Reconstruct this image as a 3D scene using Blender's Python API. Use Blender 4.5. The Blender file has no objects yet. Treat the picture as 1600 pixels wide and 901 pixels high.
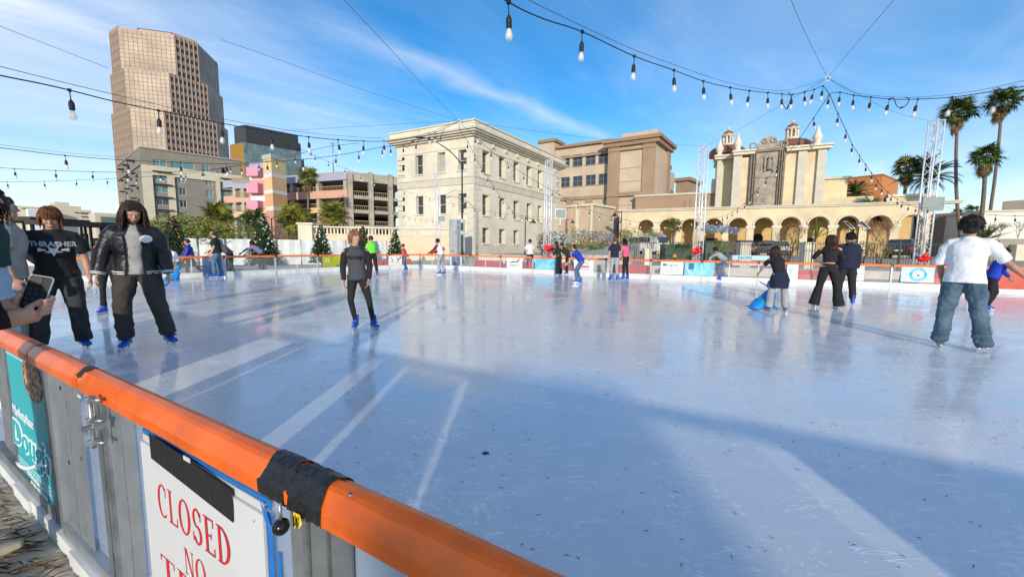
import bpy, bmesh, math, random
from mathutils import Vector, Matrix, noise
R = math.radians
rnd = random.Random(7)
scene = bpy.context.scene
COL = scene.collection
# ------------------------------------------------------------------ camera, sky, sun, exposure
CAMH = 1.32
FPX = 620.0
PITCH = math.atan(63.5 / FPX)
ROLL = 0.010
cam_data = bpy.data.cameras.new('camera')
cam_data.sensor_width = 36.0
cam_data.lens = FPX / 1600 * 36.0
cam_data.clip_start = 0.05
cam_data.clip_end = 4000
cam = bpy.data.objects.new('camera', cam_data)
COL.objects.link(cam)
CM = Matrix.Rotation(math.pi / 2 - PITCH, 3, 'X') @ Matrix.Rotation(ROLL, 3, 'Z')
cam.matrix_world = Matrix.Translation((0, 0, CAMH)) @ CM.to_4x4()
scene.camera = cam

SUN_EL = R(14.0)
SUN_AZ = (0.02, 1.0)            # ground direction the shadows fall in
world = bpy.data.worlds.new("World"); scene.world = world; world.use_nodes = True
SUN_STRENGTH = 2.7
SKY_STRENGTH = 0.15
def build_world():
 nt = world.node_tree; nd = nt.nodes; lk = nt.links
 nd.clear()
 out = nd.new('ShaderNodeOutputWorld'); bg = nd.new('ShaderNodeBackground')
 sky = nd.new('ShaderNodeTexSky'); sky.sky_type = 'NISHITA'; sky.sun_disc = False
 sky.sun_elevation = SUN_EL
 sky.sun_rotation = math.atan2(-SUN_AZ[0], -SUN_AZ[1])
 sky.altitude = 700; sky.air_density = 1.0; sky.dust_density = 0.25; sky.ozone_density = 2.6
 bg.inputs['Strength'].default_value = SKY_STRENGTH
 tc = nd.new('ShaderNodeTexCoord')
 sep = nd.new('ShaderNodeSeparateXYZ'); lk.new(tc.outputs['Generated'], sep.inputs[0])
 def m(op, a, b=None, clamp=False):
  n = nd.new('ShaderNodeMath'); n.operation = op; n.use_clamp = clamp
  for i, v in enumerate((a, b)):
   if v is None: continue
   if isinstance(v, (int, float)): n.inputs[i].default_value = v
   else: lk.new(v, n.inputs[i])
  return n.outputs[0]
 zc = m('ADD', m('MAXIMUM', sep.outputs[2], 0.0), 0.12)
 u = m('DIVIDE', sep.outputs[0], zc); v = m('DIVIDE', sep.outputs[1], zc)
 def layer(rot, sc, nscale, lo, hi, dist=0.6, off=(0, 0, 0), det=6):
  cb = nd.new('ShaderNodeCombineXYZ'); lk.new(u, cb.inputs[0]); lk.new(v, cb.inputs[1])
  r = nd.new('ShaderNodeMapping'); r.vector_type = 'TEXTURE'
  r.inputs['Rotation'].default_value = (0, 0, rot); r.inputs['Scale'].default_value = sc
  r.inputs['Location'].default_value = off
  lk.new(cb.outputs[0], r.inputs[0])
  n = nd.new('ShaderNodeTexNoise'); n.inputs['Scale'].default_value = nscale
  n.inputs['Detail'].default_value = det; n.inputs['Roughness'].default_value = 0.62
  n.inputs['Distortion'].default_value = dist
  lk.new(r.outputs[0], n.inputs['Vector'])
  mr = nd.new('ShaderNodeMapRange'); mr.interpolation_type = 'SMOOTHSTEP'
  mr.inputs['From Min'].default_value = lo; mr.inputs['From Max'].default_value = hi
  lk.new(n.outputs[0], mr.inputs[0])
  return mr.outputs[0]
 a = layer(R(38), (2.6, 0.9, 1), 1.0, 0.44, 0.78, off=(0.4, 0.3, 0), dist=1.2)
 b = layer(R(30), (2.2, 0.8, 1), 0.7, 0.44, 0.78, off=(3.1, 0.6, 0))
 c = layer(R(60), (3.0, 1.1, 1), 0.45, 0.36, 0.74, dist=0.3, off=(1.0, 5.2, 0), det=4)
 # one long thin streak of cirrus crossing the middle of the sky
 s1 = m('ADD', m('MULTIPLY', u, -0.65), m('MULTIPLY', v, 0.75)); s2 = m('ADD', m('MULTIPLY', u, 0.75), m('MULTIPLY', v, 0.65))
 wob = nd.new('ShaderNodeTexNoise'); wob.inputs['Scale'].default_value = 2.2; wob.inputs['Detail'].default_value = 5
 cbw = nd.new('ShaderNodeCombineXYZ'); lk.new(u, cbw.inputs[0]); lk.new(v, cbw.inputs[1]); lk.new(cbw.outputs[0], wob.inputs['Vector'])
 dd = m('ABSOLUTE', m('ADD', m('SUBTRACT', s1, 1.57), m('MULTIPLY', m('SUBTRACT', wob.outputs[0], 0.5), 0.30)))
 st = m('SUBTRACT', 1.0, m('MULTIPLY', dd, 9.0), clamp=True); st = m('MULTIPLY', st, m('MULTIPLY', m('SUBTRACT', s2, 0.35), m('MULTIPLY', m('SUBTRACT', 2.5, s2), 1.0), clamp=True), clamp=True)
 st = m('MULTIPLY', st, m('ADD', 0.45, m('MULTIPLY', a, 0.8)), clamp=True)
 f = m('ADD', m('ADD', m('MULTIPLY', a, 0.50), m('MULTIPLY', b, 0.42)), m('ADD', m('MULTIPLY', c, 0.34), m('MULTIPLY', st, 0.6)), clamp=True)
 side = nd.new('ShaderNodeMapRange'); side.interpolation_type = 'SMOOTHSTEP'; side.inputs[1].default_value = 0.15; side.inputs[2].default_value = 0.8; side.inputs[3].default_value = 0.62; side.inputs[4].default_value = 1.15
 lk.new(m('ABSOLUTE', sep.outputs[0]), side.inputs[0])
 veil = m('MULTIPLY', m('MULTIPLY', m('ADD', c, 0.35), m('SUBTRACT', side.outputs[0], 0.5)), 0.62)
 f = m('ADD', m('ADD', m('MULTIPLY', m('MULTIPLY', f, side.outputs[0]), 0.66), m('MULTIPLY', st, 0.30)), m('MULTIPLY', veil, 0.75), clamp=True)
 hz = m('MULTIPLY', m('SUBTRACT', 1.0, m('MULTIPLY', m('MAXIMUM', sep.outputs[2], 0.0), 3.2), clamp=True), 0.5)
 f = m('ADD', f, m('MULTIPLY', hz, m('SUBTRACT', 1.0, f)), clamp=True)
 hs = nd.new('ShaderNodeHueSaturation'); hs.inputs['Saturation'].default_value = 1.5; hs.inputs['Value'].default_value = 1.0
 lk.new(sky.outputs[0], hs.inputs['Color'])
 mix = nd.new('ShaderNodeMix'); mix.data_type = 'RGBA'
 lk.new(f, mix.inputs['Factor']); lk.new(hs.outputs[0], mix.inputs['A'])
 mix.inputs['B'].default_value = (4.7, 5.0, 5.5, 1)
 lk.new(mix.outputs['Result'], bg.inputs['Color']); lk.new(bg.outputs[0], out.inputs[0])
build_world()
sd = bpy.data.lights.new('sun', 'SUN'); sd.energy = SUN_STRENGTH; sd.angle = R(1.2); sd.color = (1.0, 0.90, 0.74)
sun = bpy.data.objects.new('sun', sd); COL.objects.link(sun)
_h = math.hypot(*SUN_AZ)
sdir = Vector((SUN_AZ[0] / _h * math.cos(SUN_EL), SUN_AZ[1] / _h * math.cos(SUN_EL), -math.sin(SUN_EL)))
sun.rotation_euler = sdir.to_track_quat('-Z', 'Y').to_euler()
scene.view_settings.view_transform = 'Standard'; scene.view_settings.look = 'None'
scene.view_settings.exposure = 0.50; scene.view_settings.gamma = 1.0
scene.view_settings.use_curve_mapping = False

# ------------------------------------------------------------------ layout: photo measurements -> metres
def ray(px, py):
 return (CM @ Vector(((px - 800) / FPX, (450.5 - py) / FPX, -1))).normalized()
def at(px, py, Y=None, z=None):
 d = ray(px, py)
 t = Y / d.y if Y is not None else (z - CAMH) / d.z
 return Vector((0, 0, CAMH)) + d * t
def xat(px, Y, z=1.32):
 # x of the vertical line seen at column px (at height z), at distance Y
 py = 387
 for _ in range(4):
  d = ray(px, py); p = Vector((0, 0, CAMH)) + d * (Y / d.y); py += (p.z - z) * FPX / Y
 return p.x

# ------------------------------------------------------------------ materials
MATS = {}
def mat(name, col, rough=0.7, metal=0.0, var=0.12, vs=3.0, bump=0.0, bs=40.0, spec=0.5, trans=0.0, ior=1.45, col2=None, stretch=None, emit=None, alpha=1.0, coat=0.0, contrast=(0.35, 0.65)):
 if name in MATS: return MATS[name]
 m = bpy.data.materials.new(name); m.use_nodes = True; nt = m.node_tree; nd = nt.nodes; lk = nt.links
 p = nd['Principled BSDF']
 p.inputs['Roughness'].default_value = rough; p.inputs['Metallic'].default_value = metal
 p.inputs['Specular IOR Level'].default_value = spec; p.inputs['IOR'].default_value = ior
 p.inputs['Transmission Weight'].default_value = trans; p.inputs['Alpha'].default_value = alpha
 p.inputs['Coat Weight'].default_value = coat
 if emit: p.inputs['Emission Color'].default_value = (*emit[:3], 1); p.inputs['Emission Strength'].default_value = emit[3]
 p.inputs['Base Color'].default_value = (*col, 1)
 tc = nd.new('ShaderNodeTexCoord'); src = tc.outputs['Object']
 if stretch:
  mp = nd.new('ShaderNodeMapping'); mp.inputs['Scale'].default_value = stretch; lk.new(src, mp.inputs[0]); src = mp.outputs[0]
 if var > 0 or col2:
  n = nd.new('ShaderNodeTexNoise'); n.inputs['Scale'].default_value = vs; n.inputs['Detail'].default_value = 7; n.inputs['Roughness'].default_value = 0.65
  lk.new(src, n.inputs['Vector'])
  r = nd.new('ShaderNodeMapRange'); r.inputs['From Min'].default_value = contrast[0]; r.inputs['From Max'].default_value = contrast[1]; lk.new(n.outputs[0], r.inputs[0])
  mx = nd.new('ShaderNodeMix'); mx.data_type = 'RGBA'; lk.new(r.outputs[0], mx.inputs['Factor'])
  c2 = col2 if col2 else tuple(c * (1 - 2 * var) for c in col)
  c1 = col if col2 else tuple(min(1, c * (1 + var)) for c in col)
  mx.inputs['A'].default_value = (*c1, 1); mx.inputs['B'].default_value = (*c2, 1)
  lk.new(mx.outputs['Result'], p.inputs['Base Color'])
 if bump > 0:
  n2 = nd.new('ShaderNodeTexNoise'); n2.inputs['Scale'].default_value = bs; n2.inputs['Detail'].default_value = 5
  lk.new(src, n2.inputs['Vector'])
  b = nd.new('ShaderNodeBump'); b.inputs['Strength'].default_value = bump; b.inputs['Distance'].default_value = 0.02
  lk.new(n2.outputs[0], b.inputs['Height']); lk.new(b.outputs[0], p.inputs['Normal'])
 MATS[name] = m
 return m

# ------------------------------------------------------------------ object helpers
def tag(o, label=None, cat=None, group=None, kind=None):
 if label: o['label'] = label
 if cat: o['category'] = cat
 if group: o['group'] = group
 if kind: o['kind'] = kind
 return o
def root(name, loc, label, cat, group=None, rz=0):
 o = bpy.data.objects.new(name, None); COL.objects.link(o); o.empty_display_size = 0.2
 o.location = loc; o.rotation_euler = (0, 0, rz)
 return tag(o, label, cat, group)
def base_of(o):
 v = Vector((0, 0, 0))
 while o is not None: v += Vector(o.location); o = o.parent
 return v
class MB:
 def __init__(s): s.v = []; s.f = []; s.mi = []; s.sm = []
 def face(s, pts, mi=0, smooth=False):
  k = len(s.v); s.v += [tuple(p) for p in pts]; s.f.append(tuple(range(k, k + len(pts)))); s.mi.append(mi); s.sm.append(smooth)
 def add(s, vs, fs, mi=0, smooth=False):
  k = len(s.v); s.v += [tuple(p) for p in vs]
  for f in fs: s.f.append(tuple(k + i for i in f)); s.mi.append(mi); s.sm.append(smooth)
 def box(s, x0, x1, y0, y1, z0, z1, mi=0, F=None):
  vs = [(x, y, z) for x in (x0, x1) for y in (y0, y1) for z in (z0, z1)]
  if F is not None: vs = [F.p(*q) for q in vs]
  s.add(vs, [(0, 1, 3, 2), (4, 6, 7, 5), (0, 4, 5, 1), (2, 3, 7, 6), (0, 2, 6, 4), (1, 5, 7, 3)], mi)
 def prism(s, poly, z0, z1, mi=0):           # poly: xy ring (counter-clockwise)
  n = len(poly)
  vs = [(p[0], p[1], z0) for p in poly] + [(p[0], p[1], z1) for p in poly]
  fs = [(i, (i + 1) % n, n + (i + 1) % n, n + i) for i in range(n)] + [tuple(range(n - 1, -1, -1)), tuple(range(n, 2 * n))]
  s.add(vs, fs, mi)
 def extr(s, poly, d0, d1, F, mi=0):         # poly in (u,z) of frame F, extruded in depth
  n = len(poly)
  vs = [F.p(a, d0, b) for a, b in poly] + [F.p(a, d1, b) for a, b in poly]
  fs = [(i, (i + 1) % n, n + (i + 1) % n, n + i) for i in range(n)] + [tuple(range(n - 1, -1, -1)), tuple(range(n, 2 * n))]
  s.add(vs, fs, mi)
 def tube(s, pts, rad, seg=8, mi=0, cap=True, smooth=True, flat=1.0, side=None):
  pts = [Vector(p) for p in pts]; n = len(pts)
  if isinstance(rad, (int, float)): rad = [rad] * n
  rings = []; prev = None
  for i, p in enumerate(pts):
   t = (pts[min(i + 1, n - 1)] - pts[max(i - 1, 0)])
   if t.length < 1e-9: t = Vector((0, 0, 1))
   t.normalize()
   ref = Vector(side) if side is not None else (prev if prev is not None else (Vector((0, 0, 1)) if abs(t.z) < 0.9 else Vector((1, 0, 0))))
   a = ref - t * ref.dot(t)
   if a.length < 1e-6: a = t.orthogonal()
   a.normalize(); b = t.cross(a); prev = a
   r = rad[i]; rx, ry = (r if isinstance(r, tuple) else (r, r * flat))
   rings.append([p + a * (rx * math.cos(2 * math.pi * k / seg)) + b * (ry * math.sin(2 * math.pi * k / seg)) for k in range(seg)])
  vs = [q for r_ in rings for q in r_]
  fs = [(i * seg + k, i * seg + (k + 1) % seg, (i + 1) * seg + (k + 1) % seg, (i + 1) * seg + k) for i in range(n - 1) for k in range(seg)]
  if cap: fs += [tuple(range(seg - 1, -1, -1)), tuple((n - 1) * seg + k for k in range(seg))]
  s.add(vs, fs, mi, smooth)
 def bar(s, a, b, w, mi=0):
  s.tube([a, b], w, seg=4, mi=mi, smooth=False)
 def lathe(s, prof, c=(0, 0, 0), seg=12, mi=0, smooth=True):     # prof: (r, z)
  n = len(prof)
  vs = [(c[0] + r * math.cos(2 * math.pi * k / seg), c[1] + r * math.sin(2 * math.pi * k / seg), c[2] + z) for r, z in prof for k in range(seg)]
  fs = [(i * seg + k, i * seg + (k + 1) % seg, (i + 1) * seg + (k + 1) % seg, (i + 1) * seg + k) for i in range(n - 1) for k in range(seg)]
  fs += [tuple(range(seg - 1, -1, -1)), tuple((n - 1) * seg + k for k in range(seg))]
  s.add(vs, fs, mi, smooth)
 def ball(s, c, r, seg=8, rings=5, mi=0, rot=None):
  if isinstance(r, (int, float)): r = (r, r, r)
  c = Vector(c); vs = []; fs = []
  for i in range(rings + 1):
   th = math.pi * i / rings
   for k in range(seg):
    ph = 2 * math.pi * k / seg
    q = Vector((r[0] * math.sin(th) * math.cos(ph), r[1] * math.sin(th) * math.sin(ph), r[2] * math.cos(th)))
    if rot is not None: q = rot @ q
    vs.append(c + q)
  for i in range(rings):
   for k in range(seg):
    fs.append((i * seg + k, (i + 1) * seg + k, (i + 1) * seg + (k + 1) % seg, i * seg + (k + 1) % seg))
  s.add(vs, fs, mi, True)
 def mesh(s, name, mats, off=Vector((0, 0, 0))):
  me = bpy.data.meshes.new(name)
  me.from_pydata([(a - off.x, b - off.y, c - off.z) for a, b, c in s.v], [], s.f)
  for m in (mats if isinstance(mats, (list, tuple)) else [mats]): me.materials.append(m)
  me.polygons.foreach_set('material_index', s.mi); me.polygons.foreach_set('use_smooth', s.sm)
  me.update()
  return me
 def build(s, name, mats, parent=None, label=None, cat=None, group=None, kind=None, loc=None):
  off = base_of(parent) if parent is not None else (Vector(loc) if loc is not None else Vector((0, 0, 0)))
  o = bpy.data.objects.new(name, s.mesh(name, mats, off)); COL.objects.link(o)
  if parent is not None: o.parent = parent
  elif loc is not None: o.location = loc
  return tag(o, label, cat, group, kind)
def inst(name, me, parent=None, loc=(0, 0, 0), rot=(0, 0, 0), sc=(1, 1, 1)):
 o = bpy.data.objects.new(name, me); COL.objects.link(o)
 o.parent = parent; o.location = loc; o.rotation_euler = rot; o.scale = sc
 return o
class Frame:        # a wall: u to the right seen from outside, d inwards, z up
 def __init__(s, a, b, z=0.0):
  s.a = Vector((a[0], a[1], 0)); d = Vector((b[0], b[1], 0)) - s.a; s.L = d.length; s.U = d.normalized()
  s.N = Vector((-s.U.y, s.U.x, 0)); s.z = z; s.ang = math.atan2(s.U.y, s.U.x)
 def p(s, u, d, z): q = s.a + s.U * u + s.N * d; return (q.x, q.y, z + s.z)
 def hit(s, px, py, d=0):
  r = ray(px, py); o = Vector((0, 0, CAMH)); a = s.a + s.N * d
  t = (a - o).dot(s.N) / r.dot(s.N); q = o + r * t
  return (q - s.a).dot(s.U), q.z - s.z
def wall(mb, F, u0, u1, z0, z1, holes, th=0.3, mi=0, back=False):
 us = sorted(set([u0, u1] + [h[0] for h in holes] + [h[1] for h in holes])); zs = sorted(set([z0, z1] + [h[2] for h in holes] + [h[3] for h in holes]))
 us = [u for u in us if u0 <= u <= u1]; zs = [z for z in zs if z0 <= z <= z1]
 for i in range(len(us) - 1):
  for j in range(len(zs) - 1):
   cu = (us[i] + us[i + 1]) / 2; cz = (zs[j] + zs[j + 1]) / 2
   if any(h[0] < cu < h[1] and h[2] < cz < h[3] for h in holes): continue
   mb.face([F.p(us[i], 0, zs[j]), F.p(us[i + 1], 0, zs[j]), F.p(us[i + 1], 0, zs[j + 1]), F.p(us[i], 0, zs[j + 1])], mi)
 for a, b, c, d in holes:
  for q in ([(a, 0, c), (a, 0, d), (a, th, d), (a, th, c)], [(b, 0, d), (b, 0, c), (b, th, c), (b, th, d)], [(a, 0, d), (b, 0, d), (b, th, d), (a, th, d)], [(b, 0, c), (a, 0, c), (a, th, c), (b, th, c)]):
   mb.face([F.p(*w) for w in q], mi)
_wm = {}
def window(parent, F, u0, u1, z0, z1, depth=0.22, nx=1, nz=2, mf=None, mg=None, sill=None, fr=0.06):
 key = (round(u1 - u0, 2), round(z1 - z0, 2), nx, nz, mf.name, mg.name, sill.name if sill else '')
 if key not in _wm:
  w, h = key[0], key[1]
  a = MB()
  a.box(-w / 2, -w / 2 + fr, -.03, .05, 0, h); a.box(w / 2 - fr, w / 2, -.03, .05, 0, h)
  a.box(-w / 2 + fr, w / 2 - fr, -.03, .05, 0, fr); a.box(-w / 2 + fr, w / 2 - fr, -.03, .05, h - fr, h)
  for i in range(1, nx): a.box(-w / 2 + w * i / nx - .025, -w / 2 + w * i / nx + .025, -.02, .04, fr, h - fr)
  for j in range(1, nz): a.box(-w / 2 + fr, w / 2 - fr, -.025, .03, h * j / nz - .03, h * j / nz + .03)
  g = MB(); g.box(-w / 2 + fr * .5, w / 2 - fr * .5, .051, .062, fr * .5, h - fr * .5)
  s = None
  if sill: s = MB(); s.box(-w / 2 - .12, w / 2 + .12, -depth - .12, -.03, -.14, -.002); s = s.mesh('sill', sill)
  _wm[key] = (a.mesh('window', mf), g.mesh('pane', mg), s)
 a, g, s = _wm[key]
 b = base_of(parent); c = Vector(F.p((u0 + u1) / 2, depth, z0)) - b
 o = inst('window', a, parent, c, (0, 0, F.ang))
 inst('pane', g, o)
 if s: inst('sill', s, o)
 return o
def text_mesh(body, size, name='lettering', shear=0, extr=0.002, space=1.0, align='CENTER', bold=0.0):
 cu = bpy.data.curves.new(name, 'FONT'); cu.body = body; cu.size = size; cu.extrude = extr; cu.shear = shear
 cu.align_x = align; cu.space_character = space; cu.offset = bold; cu.resolution_u = 3
 o = bpy.data.objects.new(name, cu); COL.objects.link(o)
 me = bpy.data.meshes.new_from_object(o.evaluated_get(bpy.context.evaluated_depsgraph_get()))
 bpy.data.objects.remove(o); bpy.data.curves.remove(cu)
 me.name = name
 return me
def text_on(parent, F, body, u, z, size, m, d=-0.004, sx=1.0, name='lettering', label=None, **k):
 me = text_mesh(body, size, name, **k); me.materials.clear(); me.materials.append(m)
 b = base_of(parent) if parent else Vector((0, 0, 0))
 o = inst(name, me, parent, Vector(F.p(u, d, z)) - b, (R(90), 0, F.ang), (sx, 1, 1))
 if label: o['label'] = label
 return o
# ------------------------------------------------------------------ shared materials
M_CREAM = mat('cream_stucco', (0.74, 0.67, 0.53), 0.85, var=0.09, vs=0.35, bump=0.15, bs=25)
M_CREAMTRIM = mat('cream_trim', (0.70, 0.64, 0.51), 0.8, var=0.05, vs=1)
M_GREYTRIM = mat('grey_plaster', (0.60, 0.55, 0.45), 0.85, var=0.06, vs=1)
M_YELLOW = mat('warm_yellow_stucco', (0.72, 0.59, 0.38), 0.85, var=0.09, vs=0.4, bump=0.1, bs=25)
M_DGLASS = mat('dark_window_glass', (0.03, 0.045, 0.06), 0.08, var=0, spec=0.8)
M_TGLASS = mat('teal_window_glass', (0.10, 0.20, 0.21), 0.06, var=0, spec=0.9)
M_WFRAME = mat('white_window_frame', (0.72, 0.74, 0.72), 0.5, var=0)
M_BFRAME = mat('bronze_window_frame', (0.10, 0.085, 0.07), 0.5, var=0)
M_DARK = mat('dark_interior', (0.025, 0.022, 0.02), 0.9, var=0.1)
M_WHITEPL = mat('white_plastic', (0.78, 0.80, 0.80), 0.45, var=0.05, vs=4)
M_ALU = mat('white_aluminium', (0.80, 0.80, 0.80), 0.35, metal=0.3, var=0.04)
M_STEEL = mat('galvanised_steel', (0.42, 0.44, 0.45), 0.42, metal=0.85, var=0.16, vs=14, bump=0.05, bs=60)
M_BLACK = mat('black_rubber', (0.012, 0.012, 0.013), 0.6, var=0)
M_BLKMETAL = mat('black_metal', (0.02, 0.02, 0.02), 0.45, metal=0.3, var=0)
M_ORANGE = mat('orange_vinyl', (0.86, 0.14, 0.008), 0.34, var=0.09, vs=7, bump=0.22, bs=14, coat=0.1)
M_ORANGEF = mat('orange_foam', (0.85, 0.20, 0.05), 0.5, var=0.08, vs=2)
M_RED = mat('red_plastic', (0.52, 0.045, 0.04), 0.45, var=0.12, vs=2)
M_TAPE = mat('black_tape', (0.014, 0.014, 0.016), 0.38, var=0.1, vs=30, bump=0.5, bs=35)
M_CONC = mat('concrete', (0.40, 0.37, 0.33), 0.9, var=0.1, vs=2, bump=0.2, bs=30)
M_WHITE = mat('white_paint', (0.80, 0.80, 0.78), 0.6, var=0.03)

def ice_material():
 m = bpy.data.materials.new('ice'); m.use_nodes = True; nt = m.node_tree; nd = nt.nodes; lk = nt.links
 p = nd['Principled BSDF']; tc = nd.new('ShaderNodeTexCoord')
 def noi(sc, det=6, stretch=(1, 1, 1), rot=0.0, rough=0.6, dist=0.0):
  mp = nd.new('ShaderNodeMapping'); mp.inputs['Scale'].default_value = stretch; mp.inputs['Rotation'].default_value = (0, 0, rot)
  lk.new(tc.outputs['Object'], mp.inputs[0])
  n = nd.new('ShaderNodeTexNoise'); n.inputs['Scale'].default_value = sc; n.inputs['Detail'].default_value = det
  n.inputs['Roughness'].default_value = rough; n.inputs['Distortion'].default_value = dist
  lk.new(mp.outputs[0], n.inputs['Vector']); return n.outputs[0]
 def rng(x, a, b, c=0.0, d=1.0):
  r = nd.new('ShaderNodeMapRange'); r.inputs[1].default_value = a; r.inputs[2].default_value = b; r.inputs[3].default_value = c; r.inputs[4].default_value = d
  lk.new(x, r.inputs[0]); return r.outputs[0]
 def mth(op, a, b):
  n = nd.new('ShaderNodeMath'); n.operation = op; n.use_clamp = op in ('ADD', 'MULTIPLY')
  for i, v in enumerate((a, b)):
   if isinstance(v, (int, float)): n.inputs[i].default_value = v
   else: lk.new(v, n.inputs[i])
  return n.outputs[0]
 big = rng(noi(0.45, 5, (1, 1.4, 1), 0.4), 0.35, 0.68)
 fine = rng(noi(5.0, 8, (1, 1, 1)), 0.35, 0.7)
 # skate cuts: long thin arcs = narrow iso-bands of stretched, warped noise
 cuts = []
 for sc, rot, st, w in ((2.3, 0.5, (0.35, 3.2, 1), 0.006), (3.1, 2.3, (0.3, 2.8, 1), 0.0055), (1.9, 1.35, (0.35, 2.8, 1), 0.005), (4.6, 2.75, (0.3, 2.4, 1), 0.008)):
  n = noi(sc, 2.0, st, rot, 0.5, 0.15)
  ab = nd.new('ShaderNodeMath'); ab.operation = 'ABSOLUTE'
  lk.new(mth('SUBTRACT', n, 0.5), ab.inputs[0])
  brk = rng(noi(sc * 1.7, 3, (1, 1, 1), rot + 1), 0.47, 0.60)
  cuts.append(mth('MULTIPLY', rng(ab.outputs[0], 0.0, w, 1.0, 0.0), brk))
 cut = mth('ADD', mth('ADD', cuts[0], cuts[1]), mth('ADD', cuts[2], cuts[3]))
 scuff = mth('MULTIPLY', rng(noi(26, 6, (1, 1, 1), rough=0.75), 0.51, 0.60), rng(noi(1.6, 6, (1, 1, 1), 0.9, dist=1.0), 0.48, 0.64))
 cut = mth('ADD', cut, mth('MULTIPLY', scuff, 0.95))
 mx = nd.new('ShaderNodeMix'); mx.data_type = 'RGBA'; lk.new(big, mx.inputs['Factor'])
 mx.inputs['A'].default_value = (0.69, 0.71, 0.735, 1); mx.inputs['B'].default_value = (0.76, 0.765, 0.775, 1)
 mx2 = nd.new('ShaderNodeMix'); mx2.data_type = 'RGBA'; mx2.blend_type = 'MULTIPLY'; lk.new(mth('MULTIPLY', fine, 0.35), mx2.inputs['Factor'])
 lk.new(mx.outputs['Result'], mx2.inputs['A']); mx2.inputs['B'].default_value = (0.80, 0.82, 0.86, 1)
 mx3 = nd.new('ShaderNodeMix'); mx3.data_type = 'RGBA'; lk.new(mth('MULTIPLY', cut, 0.8), mx3.inputs['Factor'])
 lk.new(mx2.outputs['Result'], mx3.inputs['A']); mx3.inputs['B'].default_value = (0.97, 0.98, 1.0, 1)
 lk.new(mx3.outputs['Result'], p.inputs['Base Color'])
 wet = rng(noi(0.8, 4, (1, 1.5, 1), 1.0), 0.40, 0.62)
 r1 = rng(wet, 0.0, 1.0, 0.045, 0.15)
 r2 = mth('ADD', r1, mth('MULTIPLY', cut, 0.35)); r3 = mth('ADD', r2, mth('MULTIPLY', fine, 0.06))
 lk.new(r3, p.inputs['Roughness']); p.inputs['IOR'].default_value = 1.5; p.inputs['Specular IOR Level'].default_value = 0.62
 b = nd.new('ShaderNodeBump'); b.inputs['Strength'].default_value = 0.07; b.inputs['Distance'].default_value = 0.02
 hh = mth('ADD', mth('MULTIPLY', noi(2.6, 4, (1, 1, 1)), 0.7), mth('MULTIPLY', noi(11, 6, (1, 1, 1)), 0.16)); lk.new(hh, b.inputs['Height'])
 b2 = nd.new('ShaderNodeBump'); b2.inputs['Strength'].default_value = 0.25; b2.inputs['Distance'].default_value = 0.004
 lk.new(cut, b2.inputs['Height']); lk.new(b.outputs[0], b2.inputs['Normal']); lk.new(b2.outputs[0], p.inputs['Normal'])
 return m

# ------------------------------------------------------------------ rink outline (metres, ice at z = 0)
FAR = [(-5.9, 25.4), (-2.6, 23.35), (1.0, 21.2), (4.0, 19.0), (6.5, 17.5), (9.5, 16.15), (13.2, 14.45), (16.6, 12.8), (21.0, 10.7)]
LEFT = [(-16.8, 12.3), (-14.2, 13.9), (-12.5, 15.8), (-11.4, 17.7), (-10.3, 19.9), (-8.5, 22.6), (-5.9, 25.4)]
def rail_y(x): return 0.57 - 0.57 * x
NEAR = [(x, rail_y(x)) for x in (-14.0, 14.0)]
ring = [NEAR[0], NEAR[1], (19.0, -4.0), (25.0, 6.0), FAR[-1]] + FAR[-2:0:-1] + LEFT[::-1] + [(-18.5, 11.6)]
mb = MB(); mb.face([(x, y, 0) for x, y in ring]); ice = mb.build('ice_rink', ice_material(), kind='structure')
def gz(x, y):
 t = y + 0.555 * x          # distance measured across the rink
 h = -0.10
 if t > 25: h += min(1.0, (t - 25) / 22.0) * 0.85
 return h
M_GROUND = mat('plaza_ground', (0.46, 0.40, 0.32), 0.95, var=0.16, vs=0.9, bump=0.3, bs=12)
mb = MB()
xs = [-1800, -600, -250, -120, -60, -40, -25, -15, -8, -3, 0, 3, 8, 15, 25, 40, 60, 120, 250, 600, 1800]
ys = [-900, -200, -60, -20, -8, -3, 0, 3, 8, 14, 20, 26, 32, 38, 45, 55, 75, 110, 200, 500, 1200, 2600]
vs = [(x, y, gz(x, y)) for y in ys for x in xs]; nx = len(xs)
mb.add(vs, [(j * nx + i, j * nx + i + 1, (j + 1) * nx + i + 1, (j + 1) * nx + i) for j in range(len(ys) - 1) for i in range(nx - 1)])
mb.build('ground', M_GROUND, kind='structure')
M_PAVE = mat('littered_pavement', (0.50, 0.45, 0.37), 0.95, var=0.25, vs=5, bump=0.6, bs=18, col2=(0.26, 0.20, 0.14), contrast=(0.45, 0.75))
mb = MB(); nx_, ny_ = 60, 40
vs = []
for j in range(ny_ + 1):
 for i in range(nx_ + 1):
  x = -7 + 8 * i / nx_; y = rail_y(x) - 0.02 - 3.2 * (1 - j / ny_)
  z = -0.088 + 0.010 * noise.noise(Vector((x * 5, y * 5, 0))) + 0.006 * noise.noise(Vector((x * 17, y * 17, 3)))
  vs.append((x, y, z))
w_ = nx_ + 1
mb.add(vs, [(j * w_ + i, j * w_ + i + 1, (j + 1) * w_ + i + 1, (j + 1) * w_ + i) for j in range(ny_) for i in range(nx_)])
mb.build('pavement', M_PAVE, kind='structure')
M_LITTER = mat('dry_needles', (0.10, 0.055, 0.025), 0.9, var=0.3, vs=20)
mb = MB(); rr = random.Random(3)
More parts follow.
